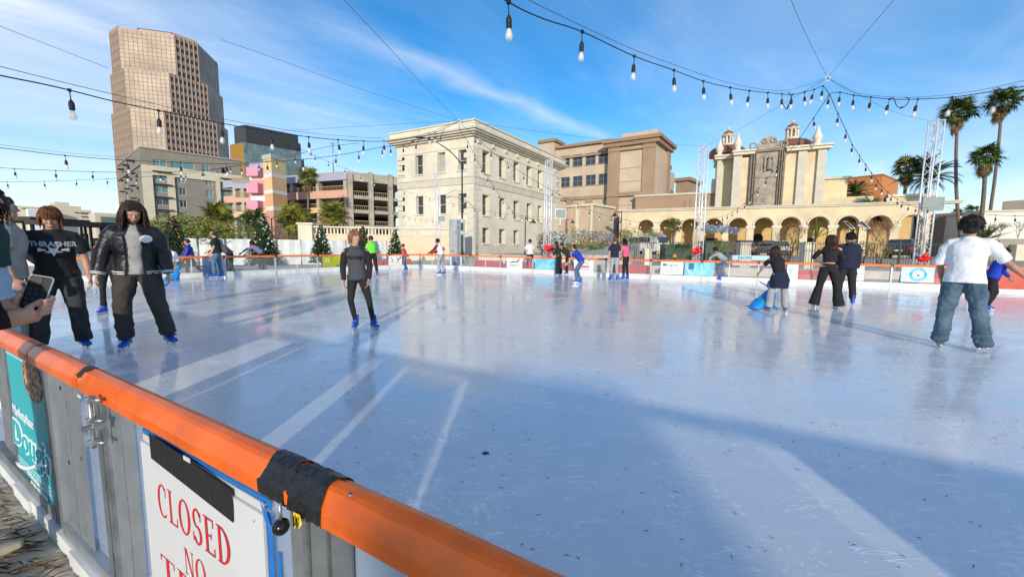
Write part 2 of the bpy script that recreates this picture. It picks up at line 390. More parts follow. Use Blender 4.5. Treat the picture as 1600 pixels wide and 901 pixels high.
for k in range(2600):
 x = -4.2 + 3.4 * rr.random(); y = rail_y(x) - 0.1 - 1.3 * rr.random() ** 1.3
 a = 0.25 + rr.gauss(0, 0.5); l = 0.02 + 0.05 * rr.random(); c, s_ = math.cos(a), math.sin(a)
 if noise.noise(Vector((x * 2.2, y * 2.2, 9))) < -0.12: continue
 w = 0.0018; z = -0.074
 mb.add([(x - c * l, y - s_ * l, z), (x + s_ * w * 1.5, y - c * w * 1.5, z + .004), (x + c * l, y + s_ * l, z + .001), (x - s_ * w * 1.5, y + c * w * 1.5, z + .008)], [(0, 1, 2, 3)])
mb.build('dry_needle_litter', M_LITTER, kind='stuff')
mb = MB()
for k in range(700):
 Y = 1.0 + 6 * rr.random() ** 2.0; X = -2.5 + 7.5 * rr.random()
 if Y < rail_y(X) + 0.25: continue
 if noise.noise(Vector((X * 1.3, Y * 1.3, 2))) < -0.1: continue
 a = rr.gauss(-0.4, 0.7); l = 0.008 + 0.012 * rr.random(); w = 0.0020; c, s_ = math.cos(a), math.sin(a)
 mb.add([(X - c * l, Y - s_ * l, .003), (X + s_ * w, Y - c * w, .006), (X + c * l, Y + s_ * l, .004), (X - s_ * w, Y + c * w, .008)], [(0, 1, 2, 3)])
for k in range(22):     # dark clot of dirt
 p = at(759, 708, z=0); a = rr.random() * 6.28; q = rr.random() ** .6 * 0.02
 mb.ball((p.x + math.cos(a) * q, p.y + math.sin(a) * q * .8, 0.002), (0.009, 0.006, 0.004), 6, 4)
mb.build('leaf_bits_on_ice', mat('brown_leaf_bits', (0.13, 0.085, 0.05), 0.9, var=0.4, vs=9), kind='stuff')

# ------------------------------------------------------------------ buildings
def rb(name, p, label, cat, group=None): return root(name, (p[0], p[1], p[2] if len(p) > 2 else 0), label, cat, group)
# --- white three storey building
def white_building():
 C = at(743, 183, Y=40); zt = C.z
 Lp = at(601.5, 208.3, z=zt); Rp = at(888.8, 259 - 8, z=zt)
 ov = 0.9
 b = rb('civic_building', (C.x, C.y, 0.6), 'cream three storey stucco building with heavy cornice and corner quoins', 'building')
 z0 = 0.55; top = zt - 1.45       # underside of cornice
 FL = Frame(Lp, C); FR = Frame(C, Rp)
 # walls sit inside the cornice line
 c2 = Vector((C.x, C.y, 0)) + FL.N * ov - FL.U * 0 + FR.N * ov
 l2 = Vector((Lp.x, Lp.y, 0)) + FL.N * ov + FL.U * ov; r2 = Vector((Rp.x, Rp.y, 0)) + FR.N * ov - FR.U * ov
 WL = Frame(l2, c2); WR = Frame(c2, r2)
 def win(F, px, pt, pb, w=1.05):
  u, z1 = F.hit(px, pt); _, z0_ = F.hit(px, pb); return (u - w / 2, u + w / 2, z0_, z1)
 hl = [win(WL, x, a, c) for x, a, c in ((626.5, 246, 275), (654.5, 243, 272), (689.5, 238, 270.5), (722.5, 234, 266))]
 hl += [win(WL, x, a, c) for x, a, c in ((627, 309, 337), (655.5, 307, 335), (690.5, 304, 334), (722.5, 302, 332))]
 hr = []
 for x, (a, c), (d, e), low in ((759.5, (236, 271), (304, 338), (356, 380)), (785, (245, 278), (310, 340.5), (358, 380)), (807, (253, 285), (314, 343), (359.5, 382)), (827, (260, 290), (318, 344), None), (844, (267, 295), (321, 348), None), (874, (278, 302), (327, 350), None)):
  hr.append(win(WR, x, a, c, 1.3)); hr.append(win(WR, x, d, e, 1.3))
  if low: hr.append(win(WR, x, low[0], low[1], 1.3))
 # align rows
 def snap(hs):
  rows = {}
  for h in hs:
   k = round((h[2] + h[3]) / 2 / 3.2); rows.setdefault(k, []).append(h)
  out = []
  for k, r in rows.items():
   a = sum(h[2] for h in r) / len(r); c = sum(h[3] for h in r) / len(r); out += [(h[0], h[1], a, c) for h in r]
  return out
 hl = snap(hl); hr = snap(hr)
 m = MB(); wall(m, WL, 0, WL.L, z0, top, hl, 0.45); m.build('wall', M_CREAM, b)
 m = MB(); wall(m, WR, 0, WR.L, z0, top, hr, 0.6); m.build('wall', M_CREAM, b)
 for h in hl: window(b, WL, *h, depth=0.36, nx=1, nz=2, mf=mat('pale_grey_sash', (0.45, 0.46, 0.42), 0.5, var=0), mg=M_DGLASS if rnd.random() < .6 else mat('blind_behind_glass', (0.42, 0.42, 0.38), 0.3, var=0.1), sill=M_CREAMTRIM)
 for h in hr: window(b, WR, *h, depth=0.5, nx=1, nz=2, mf=mat('pale_grey_sash', (0.45, 0.46, 0.42), 0.5, var=0), mg=M_DGLASS, sill=M_CREAMTRIM)
 # belt course, water table, cornice, parapet, quoins
 zb = WL.hit(640, 290)[1]
 for F in (WL, WR):
  m = MB(); m.box(0, F.L, -.10, -.003, zb - .35, zb + .35, F=F); m.box(0, F.L, -.16, -.003, zb + .351, zb + .46, F=F); m.build('belt_course', M_GREYTRIM, b)
  m = MB(); m.box(0, F.L, -.07, -.003, top - 1.0, top - .85, F=F); m.build('frieze_moulding', M_CREAMTRIM, b)
 zwt = WR.hit(760, 383)[1]
 m = MB(); m.box(-.0, WR.L, -.16, -.003, z0, zwt, F=WR); m.build('plinth', M_GREYTRIM, b)
 M_QUOIN = mat('quoin_plaster', (.67, .61, .49), .85, var=.05)
 def quoins(F, u, sgn):
  z = z0 + (.9 if F is WL else zwt - z0 + .1); k = 0
  while z < top - 1.2:
   w = 1.15 if k % 2 == 0 else .75
   if not (zb - .5 < z + .2 < zb + .4):
    x = MB(); a, c = (u, u + w) if sgn > 0 else (u - w, u)
    x.box(a, c, -.045, -.002, z, z + .50, F=F); x.build('quoin', M_QUOIN, b)
   z += .56; k += 1
 quoins(WL, 0, 1); quoins(WL, WL.L - .0, -1); quoins(WR, 0, 1); quoins(WR, WR.L, -1)
 # cornice as stacked rings round both faces (plan polygon)
 def ringpoly(o):
  d = ov - o
  a = l2 - WL.U * o - WL.N * o; c = c2 - WL.N * o - WR.N * o; e = r2 + WR.U * o - WR.N * o
  back = e + WL.N * 0 - WL.U * (WL.L + 2 * o) * 1.0
  return [a, c, e, Vector((a.x, a.y, 0)) + WR.U * (WR.L + 2 * o)]
 m = MB()
 for o, a, c in ((.25, top, top + .18), (.5, top + .181, top + .34), (.75, top + .341, top + .52), (.92, top + .521, top + .72)):
  m.prism(ringpoly(o), a, c)
 m.build('cornice', M_GREYTRIM, b)
 m = MB(); m.prism(ringpoly(.55), top + .721, zt - .12); m.build('parapet', M_CREAM, b)
 m = MB(); m.prism(ringpoly(.68), zt - .119, zt); m.build('coping', M_CREAMTRIM, b)
 for u in [WR.L * k / 8 + .8 for k in range(8)]:
  m = MB(); m.box(u - .15, u + .15, -.22, -.004, top - .5, top - .1, F=WR); m.build('bracket_lamp', M_GREYTRIM, b)
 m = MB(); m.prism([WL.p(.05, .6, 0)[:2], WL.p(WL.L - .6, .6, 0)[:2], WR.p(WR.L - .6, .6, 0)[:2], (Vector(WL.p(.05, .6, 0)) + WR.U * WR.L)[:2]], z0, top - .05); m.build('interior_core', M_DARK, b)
 return b
white_building()

# --- tall stepped office tower
def tower():
 S = 39.0; zT = at(188.5, 52, Y=193).z; zA = at(196, 112, Y=191).z; zB = at(206, 171, Y=189).z
 a = Vector((-.87, .49, 0)).normalized(); bdir = Vector((.49, .87, 0)).normalized()
 ch = [(15, zA, zT), (12, zB, zA), (9, 0.5, zB)]
 K = None
 # front of the lowest chamfer seen between columns 206 and 255
 Cc = at(206, 200, Y=186)
 K = Vector((Cc.x, Cc.y, 0)) - a * 9
 b = rb('office_tower', (K.x, K.y, 0.5), 'tall brown glass office tower with stepped chamfered corners', 'building')
 Mcur = mat('bronze_mirror_panel', (0.42, 0.31, 0.225), 0.4, var=0.30, vs=0.07, contrast=(.3, .7), spec=.35)
 Msp = mat('pink_granite_panel', (0.30, 0.20, 0.155), 0.6, var=0.07, vs=.3)
 Mfin = mat('pale_granite_fin', (0.46, 0.36, 0.28), 0.6, var=0.04)
 Mgl = mat('tower_dark_glass', (0.045, 0.035, 0.035), 0.12, var=0.2, vs=.5, spec=.8)
 Mjoint = mat('tower_joint', (0.27, 0.20, 0.15), .6, var=0)
 Z = [z for _, z, _ in ch]
 nfl = 27; 
 def octp(s):
  p0 = K; P = [p0 + a * s, p0 + bdir * s, p0 + bdir * (S - s), p0 + bdir * S + a * s, p0 + bdir * S + a * (S - s), p0 + a * S + bdir * (S - s), p0 + a * S + bdir * s, p0 + a * (S - s)]
  return P
 fh = (zT - 2) / nfl
 for s, z0, z1 in ch:
  P = octp(s)
  m = MB(); m.prism([(q.x, q.y) for q in P], z0, z1); m.build('tower_wall', Mgl, b)
  fins = MB(); sp = MB(); cur = MB(); jt = MB()
  for i in range(8):
   A, B_ = P[i], P[(i + 1) % 8]
   F = Frame(A, B_); L = F.L
   vis = i in (7, 0, 1, 2, 3)
   if not vis: continue
   if i in (0, 2):      # chamfers: flat curtain wall of square panels
    cm = cur
    ncol = max(3, int(round(L / 1.75))); w = L / ncol
    k = int(z0 / fh)
    cm.box(0.02, L - .02, -.25, -.002, z0, z1, F=F)
    z = z0
    for j in range(ncol + 1): jt.box(max(0, j * w - .07), min(L, j * w + .07), -.34, -.252, z0, z1, F=F)
    zz = 0.5
    while zz < z1:
     if zz >= z0: jt.box(0.001, L - .001, -.33, -.253, zz - .07, zz + .07, F=F)
     zz += fh / 2
   else:
    n = max(2, int(round(L / 1.75))) if i != 7 else max(2, int(round(L / 2.2))); w = L / n
    for j in range(n + 1): fins.box(max(0, j * w - .16), min(L, j * w + .16), -.55, -.002, z0, z1 + (.4 if s == 15 else 0), F=F)
    zz = 0.5
    while zz < z1 - .2:
     if zz >= z0 - .1: sp.box(.001, L - .001, -.30, -.003, zz, min(z1, zz + fh * (.48 if i != 7 else .55)), F=F)
     zz += fh
  cur.build('curtain_wall', Mcur, b, kind='stuff'); jt.build('panel_joint', Mjoint, b, kind='stuff')
  fins.build('window_fin', Mfin, b, kind='stuff'); sp.build('spandrel', Msp, b, kind='stuff')
  if s != 9: pass
 # parapet rim and glass crown
 P = octp(15)
 m = MB()
 for i in range(8):
  F = Frame(P[i], P[(i + 1) % 8]); m.box(0, F.L, -.28, .5, zT - .001, zT + (1.2 if i in (1, 7, 3) else .4), F=F)
 m.build('parapet', Mfin, b)
 cen = K + (a + bdir) * (S / 2)
 m = MB(); pts = []
 P2 = [cen + (q - cen) * .58 for q in P]
 m.prism([(q.x, q.y) for q in P2], zT + .01, zT + 4.0); m.build('crown_drum', Mcur, b)
 n = 8; m = MB()
 P3 = [cen + (q - cen) * .22 for q in P]
 P2b = [cen + (q - cen) * .60 for q in P]
 for i in range(8):
  j = (i + 1) % 8
  m.face([(P2b[i].x, P2b[i].y, zT + 4.1), (P2b[j].x, P2b[j].y, zT + 4.1), (P3[j].x, P3[j].y, zT + 6.5), (P3[i].x, P3[i].y, zT + 6.5)])
 m.face([(q.x, q.y, zT + 6.5) for q in P3]); m.face([(q.x, q.y, zT + 4.1) for q in P2b[::-1]])
 m.build('glass_crown', mat('crown_glass', (0.20, 0.30, 0.36), .15, var=.1), b)
tower()

# --- grey apartment block with cream frames
def grey_block():
 Y = 95
 z5 = lambda x, y: (160 + x / 5.004, 200 + y / 5.004)
 C = at(*z5(290, 153), Y=Y); zt = C.z
 Lp = at(*z5(125, 300), z=zt); Rp = at(*z5(1085, 262), z=zt)
 b = rb('apartment_block', (C.x, C.y, 0.5), 'grey and cream apartment block with flat roof and green window glass', 'building')
 Mg = mat('grey_render', (0.235, 0.215, 0.175), .85, var=.05, vs=.4); Mc = mat('pale_cream_render', (0.55, 0.50, 0.38), .85, var=.05, vs=.4)
 Md = mat('dark_awning', (0.05, 0.05, 0.05), .6, var=0)
 FL = Frame(Lp, C); FR = Frame(C, Rp)
 zr = FR.hit(*z5(290, 280))[1]
 def H(x0, y0, x1, y1):
  u0, z1 = FR.hit(*z5(x0, y0)); u1, z0 = FR.hit(*z5(x1, y1)); return u0, u1, z0, z1
 fl = (FR.hit(*z5(460, 375))[1] - FR.hit(*z5(475, 672))[1]) / 3
 ztop = FR.hit(*z5(450, 273))[1]
 zrow = [FR.hit(*z5(460, 375))[1] - fl * k for k in range(6)]
 colA = [FR.hit(*z5(x, 375))[0] for x in (405, 508)]; colB = [FR.hit(*z5(x, 500))[0] for x in (603, 656)]
 colC = [FR.hit(*z5(x, 410))[0] for x in (808, 862)]; colD = [FR.hit(*z5(x, 430))[0] for x in (930, 1012)]
 # upper storey, slightly proud
 holes = [(a, c, ztop - .75, ztop + .75) for a, c in (colA, (colB[0] - 1.2, colB[0] + 3.2), (colC[0] - .5, colC[1] - .5), (colD[0], colD[0] + 2), (colD[1] - 2, colD[1]))]
 m = MB(); Fu = Frame(FR.p(0, 0, 0), FR.p(FR.L, 0, 0)); wall(m, Fu, 0, Fu.L, zr, zt, holes, .3); m.box(0, FL.L, 0, .3, zr, zt, F=FL); m.build('upper_wall', Mg, b)
 for h in holes: window(b, Fu, *h, depth=.2, nx=2, nz=1, mf=M_WFRAME, mg=M_TGLASS)
 # cream frame: left pier, band, second pier; grey fields recessed
 W2 = 0.5
 F2 = Frame(FR.p(0, W2, 0), FR.p(FR.L, W2, 0)); 
 holes = []; awn = []
 for z in zrow:
  holes += [(colA[0], colA[1], z - .85, z + .85), (colB[0], colB[1], z - .85 - .2, z + .65), (colC[0], colC[1], z - 1.05, z + .65), (colD[0], colD[1], z - .85, z + .85)]
 m = MB(); wall(m, F2, 0, F2.L, 0.5, zr - .01, holes, .3); m.build('wall', Mg, b)
 for h in holes:
  window(b, F2, *h, depth=.2, nx=3 if h[1] - h[0] > 10 else 2, nz=1, mf=M_WFRAME, mg=M_TGLASS if rnd.random() < .5 else M_DGLASS)
 pil = [(FR.hit(*z5(275, 500))[0] * 0, FR.hit(*z5(402, 500))[0]), (FR.hit(*z5(515, 500))[0], FR.hit(*z5(572, 500))[0]), (FR.hit(*z5(893, 500))[0], FR.hit(*z5(925, 500))[0]), (FR.hit(*z5(1014, 500))[0], FR.L)]
 m = MB()
 for a, c in pil: m.box(a, c, .02, W2 - .003, .5, zr - 2.2, F=FR)
 m.box(0, FR.L, .02, W2 - .003, zr - 2.199, zr - .012, F=FR)
 m.build('cream_pier', Mc, b)
 for col in (colA, colD):
  for z in zrow:
   m = MB(); m.box(col[0] - .3, col[1] + .8, -1.0, W2 - .004, z + .92, z + 1.05, F=FR); m.build('awning', Md, b)
 # left side
 hs = []
 for z in zrow + [ztop]:
  for u in (.25, .5, .75): hs.append((FL.L * u - 1.3, FL.L * u + 1.3, z - .85, z + .85))
 m = MB(); F3 = Frame(FL.p(0, .3, 0), FL.p(FL.L, .3, 0)); wall(m, F3, 0, F3.L, .5, zr - .01, [h for h in hs if h[3] < zr], .3); m.build('side_wall', Mg, b)
 for h in hs:
  if h[3] < zr: window(b, F3, *h, depth=.2, nx=2, nz=1, mf=M_WFRAME, mg=M_DGLASS)
  x = MB(); x.box(h[0] - .3, h[1] + .3, -1.2, -.01, h[3] + .1, h[3] + .22, F=FL); x.build('awning', Md, b)
 m = MB(); P = [FL.p(.4, .62, 0), FR.p(.4, .82, 0), FR.p(FR.L - .4, .82, 0), FR.p(FR.L - .4, 30, 0), FL.p(.4, 20, 0)]
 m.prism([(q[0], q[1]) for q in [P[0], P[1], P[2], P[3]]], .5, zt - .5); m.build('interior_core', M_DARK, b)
 m = MB(); m.prism([(q[0], q[1]) for q in [FL.p(-.3, -.3, 0), FR.p(0, -.3, 0), FR.p(FR.L + .3, -.3, 0), FR.p(FR.L + .3, 25, 0)]], zt, zt + .35); m.build('roof', mat('grey_roof_edge', (.30, .29, .27), .8, var=.05), b)
grey_block()

# --- blue green box building behind
def green_box():
 g = lambda x, y: (350 + x / 4.504, 200 + y / 4.504)
 C = at(*g(137, 100), Y=150); zt = C.z
 Lp = at(*g(45, 118), z=zt); Rp = at(*g(540, 168), z=zt)
 b = rb('courthouse', (C.x, C.y, 0.5), 'slate green box building with golden end wall and dark louvred top', 'building')
 F = Frame(C, Rp); G = Frame(Lp, C)
 m = MB(); m.prism([(q[0], q[1]) for q in (G.p(0, 0, 0), F.p(0, 0, 0), F.p(F.L, 0, 0), F.p(F.L, 30, 0), G.p(0, 30, 0))], .5, zt); m.build('wall', mat('slate_green_panel', (.13, .20, .22), .6, var=.22, vs=.6, stretch=(1, 1, .4)), b)
 m = MB(); m.box(0, G.L, -.15, -.002, .5, zt - .2, F=G)
 for k in range(12): m.box(G.L * k / 12, G.L * k / 12 + .25, -.3, -.151, .5, zt - .25, F=G)
 m.build('golden_screen', mat('golden_metal', (.42, .24, .05), .5, var=.1), b)
 m = MB(); o = 1.0
 m.prism([(q[0], q[1]) for q in (G.p(o, o, 0), F.p(o, o, 0), F.p(F.L - .4, o, 0), F.p(F.L - .4, 28, 0), G.p(o, 28, 0))], zt + .002, zt + 6.6)
 n = 44
 for k in range(n): m.box(1 + (F.L - 2) * k / n, 1 + (F.L - 2) * k / n + .3, o - .4, o - .002, zt + .003, zt + 6.5, F=F)
 m.build('louvred_penthouse', mat('dark_louvre', (.045, .05, .055), .5, var=.1), b)
green_box()

# --- parking garage with coloured bands and stair tower
def garage():
 g = lambda x, y: (350 + x / 4.504, 200 + y / 4.504)
 C = at(*g(868, 320), Y=74); zt = C.z
 Lp = at(*g(440, 382 - 30), z=zt - 0.0); Rp = at(*g(1171, 352), z=zt)
 Lp = C + (Lp - C) * 2.2
 b = rb('parking_garage', (C.x, C.y, 0.5), 'open parking garage with lilac, salmon and peach bands and a colourful stair tower', 'building')
 F = Frame(Lp, C); G = Frame(C, Rp); G = Frame(C, C + (Rp - C) * 1.6)
 lv = [F.hit(*g(850, y))[1] for y in (365, 490, 592, 700)]      # undersides of bands
 hs = [F.hit(*g(850, y))[1] for y in (318, 435, 555, 665)]      # tops
 cols = [mat('lilac_paint', (.37, .37, .50), .8, var=.05), mat('salmon_paint', (.66, .37, .28), .8, var=.05), mat('peach_paint', (.78, .50, .28), .8, var=.05), mat('brown_paint', (.35, .20, .15), .8, var=.05)]
 Mcon = mat('garage_concrete', (.42, .38, .31), .9, var=.12, vs=.7)
 Mrail = mat('tan_railing', (.42, .33, .20), .7, var=.05)
 depth = 26
 for i in range(4):
  m = MB(); m.box(0, F.L + .02, -.25, .05, lv[i], hs[i] + (0 if i else .0), F=F); m.build('band', cols[i], b)
  m = MB(); m.prism([(q[0], q[1]) for q in (F.p(0, .06, 0), F.p(F.L - .06, .06, 0), G.p(G.L, .3, 0), G.p(G.L, 40, 0), F.p(0, depth, 0))], lv[i] + .05, lv[i] + .35); m.build('floor_slab', Mcon, b)
  m = MB(); m.box(-.02, G.L, .0, .32, lv[i] - .1, lv[i] + .55, F=G); m.build('edge_beam', Mcon, b)
  if i:
   for FF, d in ((F, .12), (G, .05)):
    m = MB(); z0 = hs[i] if FF is F else lv[i] + .56; z1 = (hs[i] + .75) if FF is F else lv[i] + 1.25
    n = int(FF.L / .35)
    for k in range(n): m.box(FF.L * k / n, FF.L * k / n + .05, d, d + .04, z0, z1, F=FF)
    m.box(0, FF.L, d - .02, d + .08, z1, z1 + .1, F=FF); m.build('railing', Mrail, b, kind='stuff')
    if FF is F: pass
  else:
   m = MB(); m.box(-.02, G.L, .05, .2, lv[i] + .56, hs[i] + .3, F=G); m.build('parapet', Mcon, b)
   m = MB(); m.box(0, F.L, .06, .2, hs[i] + .005, hs[i] + .35, F=F); m.build('parapet', Mcon, b)
 for k in range(5):
  u = F.L - .7 - k * (F.L / 5)
  m = MB(); m.box(u - .35, u + .35, .02, .9, .5, lv[0], F=F); m.build('column', Mcon, b)
 for k in range(4):
  u = .0 + k * G.L / 3.4
  m = MB(); m.box(u, u + .8, -.35, .6, .5, hs[0] + (.5 if k in (1, 2) else 0) , F=G); m.build('column', Mcon, b)
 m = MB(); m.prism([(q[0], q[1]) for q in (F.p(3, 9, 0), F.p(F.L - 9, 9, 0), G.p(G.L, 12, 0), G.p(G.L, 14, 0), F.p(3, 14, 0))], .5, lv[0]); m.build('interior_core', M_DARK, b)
 # stair tower
 T0 = at(*g(272, 205), Y=68); T1 = at(*g(330, 205), Y=66.3); T2 = at(*g(432, 208), Y=69.5)
 zs = [.5] + [at(*g(340, y), Y=66.3).z for y in (578, 548, 456, 432, 340, 312, 212, 180)]
 tc = [mat('rose_paint', (.60, .30, .24), .85, var=.04), mat('pale_band', (.72, .66, .58), .8, var=.04), mat('orange_peach_paint', (.72, .40, .20), .8, var=.04), M_WHITE, mat('apricot_paint', (.78, .50, .26), .8, var=.04), mat('white_band', (.72, .70, .64), .8, var=.04), mat('straw_paint', (.72, .55, .26), .8, var=.04), mat('grey_cap', (.50, .48, .42), .8, var=.05)]
 T3 = T0 + (T2 - T1)
 for i in range(8):
  m = MB(); e = .0 if i not in (7,) else .15
  P = [T0, T1, T2, T3]; cc = (T0 + T1 + T2 + T3) / 4
  m.prism([((q + (q - cc).normalized() * e).x, (q + (q - cc).normalized() * e).y) for q in P], zs[i], zs[i + 1] - .002); m.build('stair_tower_band', tc[i], b)
 # lilac and pink wing left of the tower, with boxed balconies
 A0 = at(*g(178, 300), Y=70.5); A1 = at(*g(280, 300), Y=70); FA = Frame(A0, A1)
 wz = [FA.hit(*g(200, y))[1] for y in (640, 580, 515, 480, 465, 365, 345, 240)]
 wc = [cols[2], cols[1], M_WHITE, mat('coral_paint', (.72, .32, .26), .8, var=.04), M_WHITE, cols[1], cols[0]]
 zz = [.5] + wz
 for i, c in enumerate([cols[2], cols[2], cols[1], M_WHITE, cols[1], wc[3], M_WHITE, cols[0]]):
  m = MB(); m.box(0, FA.L, 0, 5, zz[i], zz[i + 1] - .002, F=FA); m.build('wing_band', c, b)
 Mpk = mat('pink_paint', (.68, .30, .38), .8, var=.04)
 for y0, y1 in ((285, 345), (395, 462), (515, 580)):
  u0, z1 = FA.hit(*g(195, y0)); u1, z0 = FA.hit(*g(278, y1))
  m = MB(); m.box(u0, u1, -1.2, -.003, z0, z1, F=FA); m.build('pink_balcony', Mpk, b)
 # low wing on the far left
 B0 = at(*g(58, 400), Y=74); B1 = at(*g(185, 385), Y=73.5); FB = Frame(B0, B1)
 for yt, yb, c in ((390, 425, cols[0]), (490, 522, cols[1]), (590, 625, cols[2])):
  z1 = FB.hit(*g(120, yt))[1]; z0 = FB.hit(*g(120, yb))[1]
  m = MB(); m.box(0, FB.L, 0, .3, z0, z1, F=FB); m.box(0, FB.L, .301, 8, z0 + .1, z0 + .4, F=FB); m.build('band', c, b)
  m = MB()
  for k in range(16): m.box(FB.L * k / 16, FB.L * k / 16 + .1, .05, .12, z1, z1 + 1.0, F=FB)
  m.box(0, FB.L, .03, .14, z1 + 1.0, z1 + 1.1, F=FB); m.build('railing', Mrail, b, kind='stuff')
 for u in (0, .45, .93):
  m = MB(); m.box(FB.L * u, FB.L * u + (.55 if u != .0 else .5) + (2.2 if u == .45 else 0) * 0, .02, 1.0, .5, FB.hit(*g(120, 390))[1], F=FB); m.build('column', Mcon, b)
 m = MB(); m.box(FB.L * .25, FB.L * .52, 1.0, 1.4, .5, FB.hit(*g(120, 400))[1], F=FB); m.build('cream_screen_wall', M_CREAM, b)
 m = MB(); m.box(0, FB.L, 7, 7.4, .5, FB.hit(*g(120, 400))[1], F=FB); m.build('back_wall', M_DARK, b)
garage()

# --- tan office block behind the white building
def tan_block():
 g = lambda x, y: (840 + x / 4.289, 190 + y / 4.289)
 Y = 72
 C = at(*g(795, 92), Y=Y); zt = C.z
 b = rb('tan_office_block', (C.x, C.y, 0.5), 'tan and brown four storey office block with flat cornices', 'building')
 Mt = mat('tan_stucco', (.56, .44, .32), .85, var=.07, vs=.3); Mb = mat('brown_stucco', (.37, .25, .165), .85, var=.07, vs=.3); Mcap = mat('brown_cornice', (.33, .21, .13), .8, var=.05)
 Lc = at(*g(480, 135), z=zt); Rc = at(*g(885, 165), z=zt)
 F = Frame(Lc, C); G = Frame(C, Rc)
 u = lambda x, y=300: F.hit(*g(x, y))[0]
 z = lambda y, x=640: F.hit(*g(x, y))[1]
 # projecting bay
 m = MB(); m.prism([(q[0], q[1]) for q in (F.p(0, 0, 0), F.p(F.L, 0, 0), G.p(G.L, 0, 0), (Vector(G.p(G.L, 0, 0)) - F.U * F.L)[:2])], .5, zt); m.build('bay_wall', Mt, b)
 for a, c in ((0, u(552)), (u(705), F.L)):
  m = MB(); m.box(a, c, -.35, -.003, .5, zt - 1.2, F=F); m.build('brown_pier', Mb, b)
 m = MB(); m.box(G.L - 1.8, G.L, -.35, -.003, .5, zt - 1.2, F=G); m.build('brown_pier', Mb, b)
 def ringc(o, z0, z1, nm='cornice'):
  m = MB(); m.prism([(q[0], q[1]) for q in (F.p(-o, -o, 0), G.p(-o * 0, -o, 0) if False else F.p(F.L + o, -o, 0), G.p(G.L + o, -o, 0), (Vector(G.p(G.L + o, -o, 0)) - F.U * (F.L + 2 * o))[:2])], z0, z1); m.build(nm, Mcap, b)
 ringc(.7, zt - 1.19, zt - .5); ringc(1.1, zt - .499, zt + .1)
 m = MB(); zb = z(498)
 m.box(-.0, F.L, -.6, -.36, zb, zb + .7, F=F); m.box(-.0, F.L, -.5, -.36, z(190), z(190) + .3, F=F); m.build('belt_course', Mb, b)
 for y in (310, 400, 560):
  m = MB(); m.box(u(553), u(704), -.05, -.004, z(y), z(y) + .08, F=F); m.build('reveal_joint', Mcap, b)
 m = MB(); o = 1.8
 m.prism([(q[0], q[1]) for q in (F.p(o, o, 0), F.p(F.L, 1.4, 0), G.p(G.L - .5, 1.0, 0), (Vector(G.p(G.L - .5, 1, 0)) - F.U * (F.L - 3))[:2])], zt + .11, zt + 1.5); m.build('roof_parapet', Mt, b)
 # long wing to the left
 W1 = Frame(F.p(-26, 2.2, 0), F.p(0.0, 2.2, 0))
 zw = W1.hit(*g(400, 150))[1]
 hs = []
 for x in (268, 355, 442):
  for (a, c) in ((220, 298), (365, 432)):
   uu, z1 = W1.hit(*g(x, a)); _, z0 = W1.hit(*g(x, c)); hs.append((uu - 1.05, uu + 1.05, z0, z1))
 d = hs[2][0] - hs[0][0]
 for k in (1, 2):
  for j in (0, 1): h = hs[j]; hs.append((h[0] - d * k, h[1] - d * k, h[2], h[3]))
 rows = [hs[0][2:], hs[1][2:]]
 hs = [(h[0], h[1], *rows[i % 2]) for i, h in enumerate(hs)]
 m = MB(); wall(m, W1, 0, W1.L, .5, zw, hs, .3); m.build('wing_wall', Mt, b)
 for h in hs: window(b, W1, *h, depth=.2, nx=2, nz=2, mf=mat('slate_sash', (.30, .33, .34), .5, var=0), mg=M_DGLASS, sill=Mcap)
 m = MB(); m.box(0, W1.L, -.7, 12, zw + .001, zw + .5, F=W1); m.build('cornice', Mcap, b)
 m = MB(); m.box(0, W1.L, -.35, -.003, W1.hit(*g(400, 225))[1], W1.hit(*g(400, 210))[1], F=W1); m.box(0, W1.L, -.35, -.003, W1.hit(*g(400, 517))[1], W1.hit(*g(400, 495))[1], F=W1); m.build('belt_course', Mb, b)
 for x in (215, 345):
  a = W1.hit(*g(x, 550))[0]; m = MB(); m.box(a - .7, a + .7, -.3, -.003, .5, W1.hit(*g(x, 520))[1], F=W1); m.build('brown_pier', Mb, b)
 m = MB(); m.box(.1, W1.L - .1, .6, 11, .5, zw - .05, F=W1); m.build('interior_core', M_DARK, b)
 m = MB(); zp = W1.hit(*g(400, 108))[1]; m.box(W1.hit(*g(275, 120))[0], W1.L - .05, 3, 11, zw + .51, zp, F=W1); m.build('roof_parapet', Mt, b)
 a0, a1 = W1.hit(*g(30, 160))[0], W1.hit(*g(125, 160))[0]
 m = MB(); m.box(a0, a1, -.9, 3, .5, zw + 1.4, F=W1); m.build('end_bay', Mt, b); m = MB(); m.box(a0 - .4, a1 + .4, -1.3, 3.4, zw + 1.41, zw + 2.0, F=W1); m.build('cornice', Mcap, b)
 # lower step to the right rear
 H1 = Frame(G.p(G.L - .3, 1.5, 0), G.p(G.L + 8, 1.5, 0)); zh = H1.hit(*g(890, 345))[1]
 q = at(*g(915, 350), z=zh); q2 = at(*g(930, 400), Y=q.y + 6)
 FH = Frame(G.p(G.L + .0, 1.0, 0), G.p(G.L + 9, 1.0, 0))
 m = MB(); m.box(0.02, 9, 0, 10, .5, zh, F=FH); m.build('rear_wall', Mt, b); m = MB(); m.box(.02, 4, -.6, 9, zh + .001, zh + .8, F=FH); m.build('cornice', Mcap, b)
 # small low pavilion in front
 q0 = at(*g(200, 570), Y=60); q1 = at(*g(372, 608), Y=57)
 FP = Frame(q0, q1); zt2 = at(*g(200, 562), Y=60).z
 m = MB(); m.box(0, FP.L, 0, 6, .5, zt2 - .3, F=FP); m.build('low_wall', Mt, b)
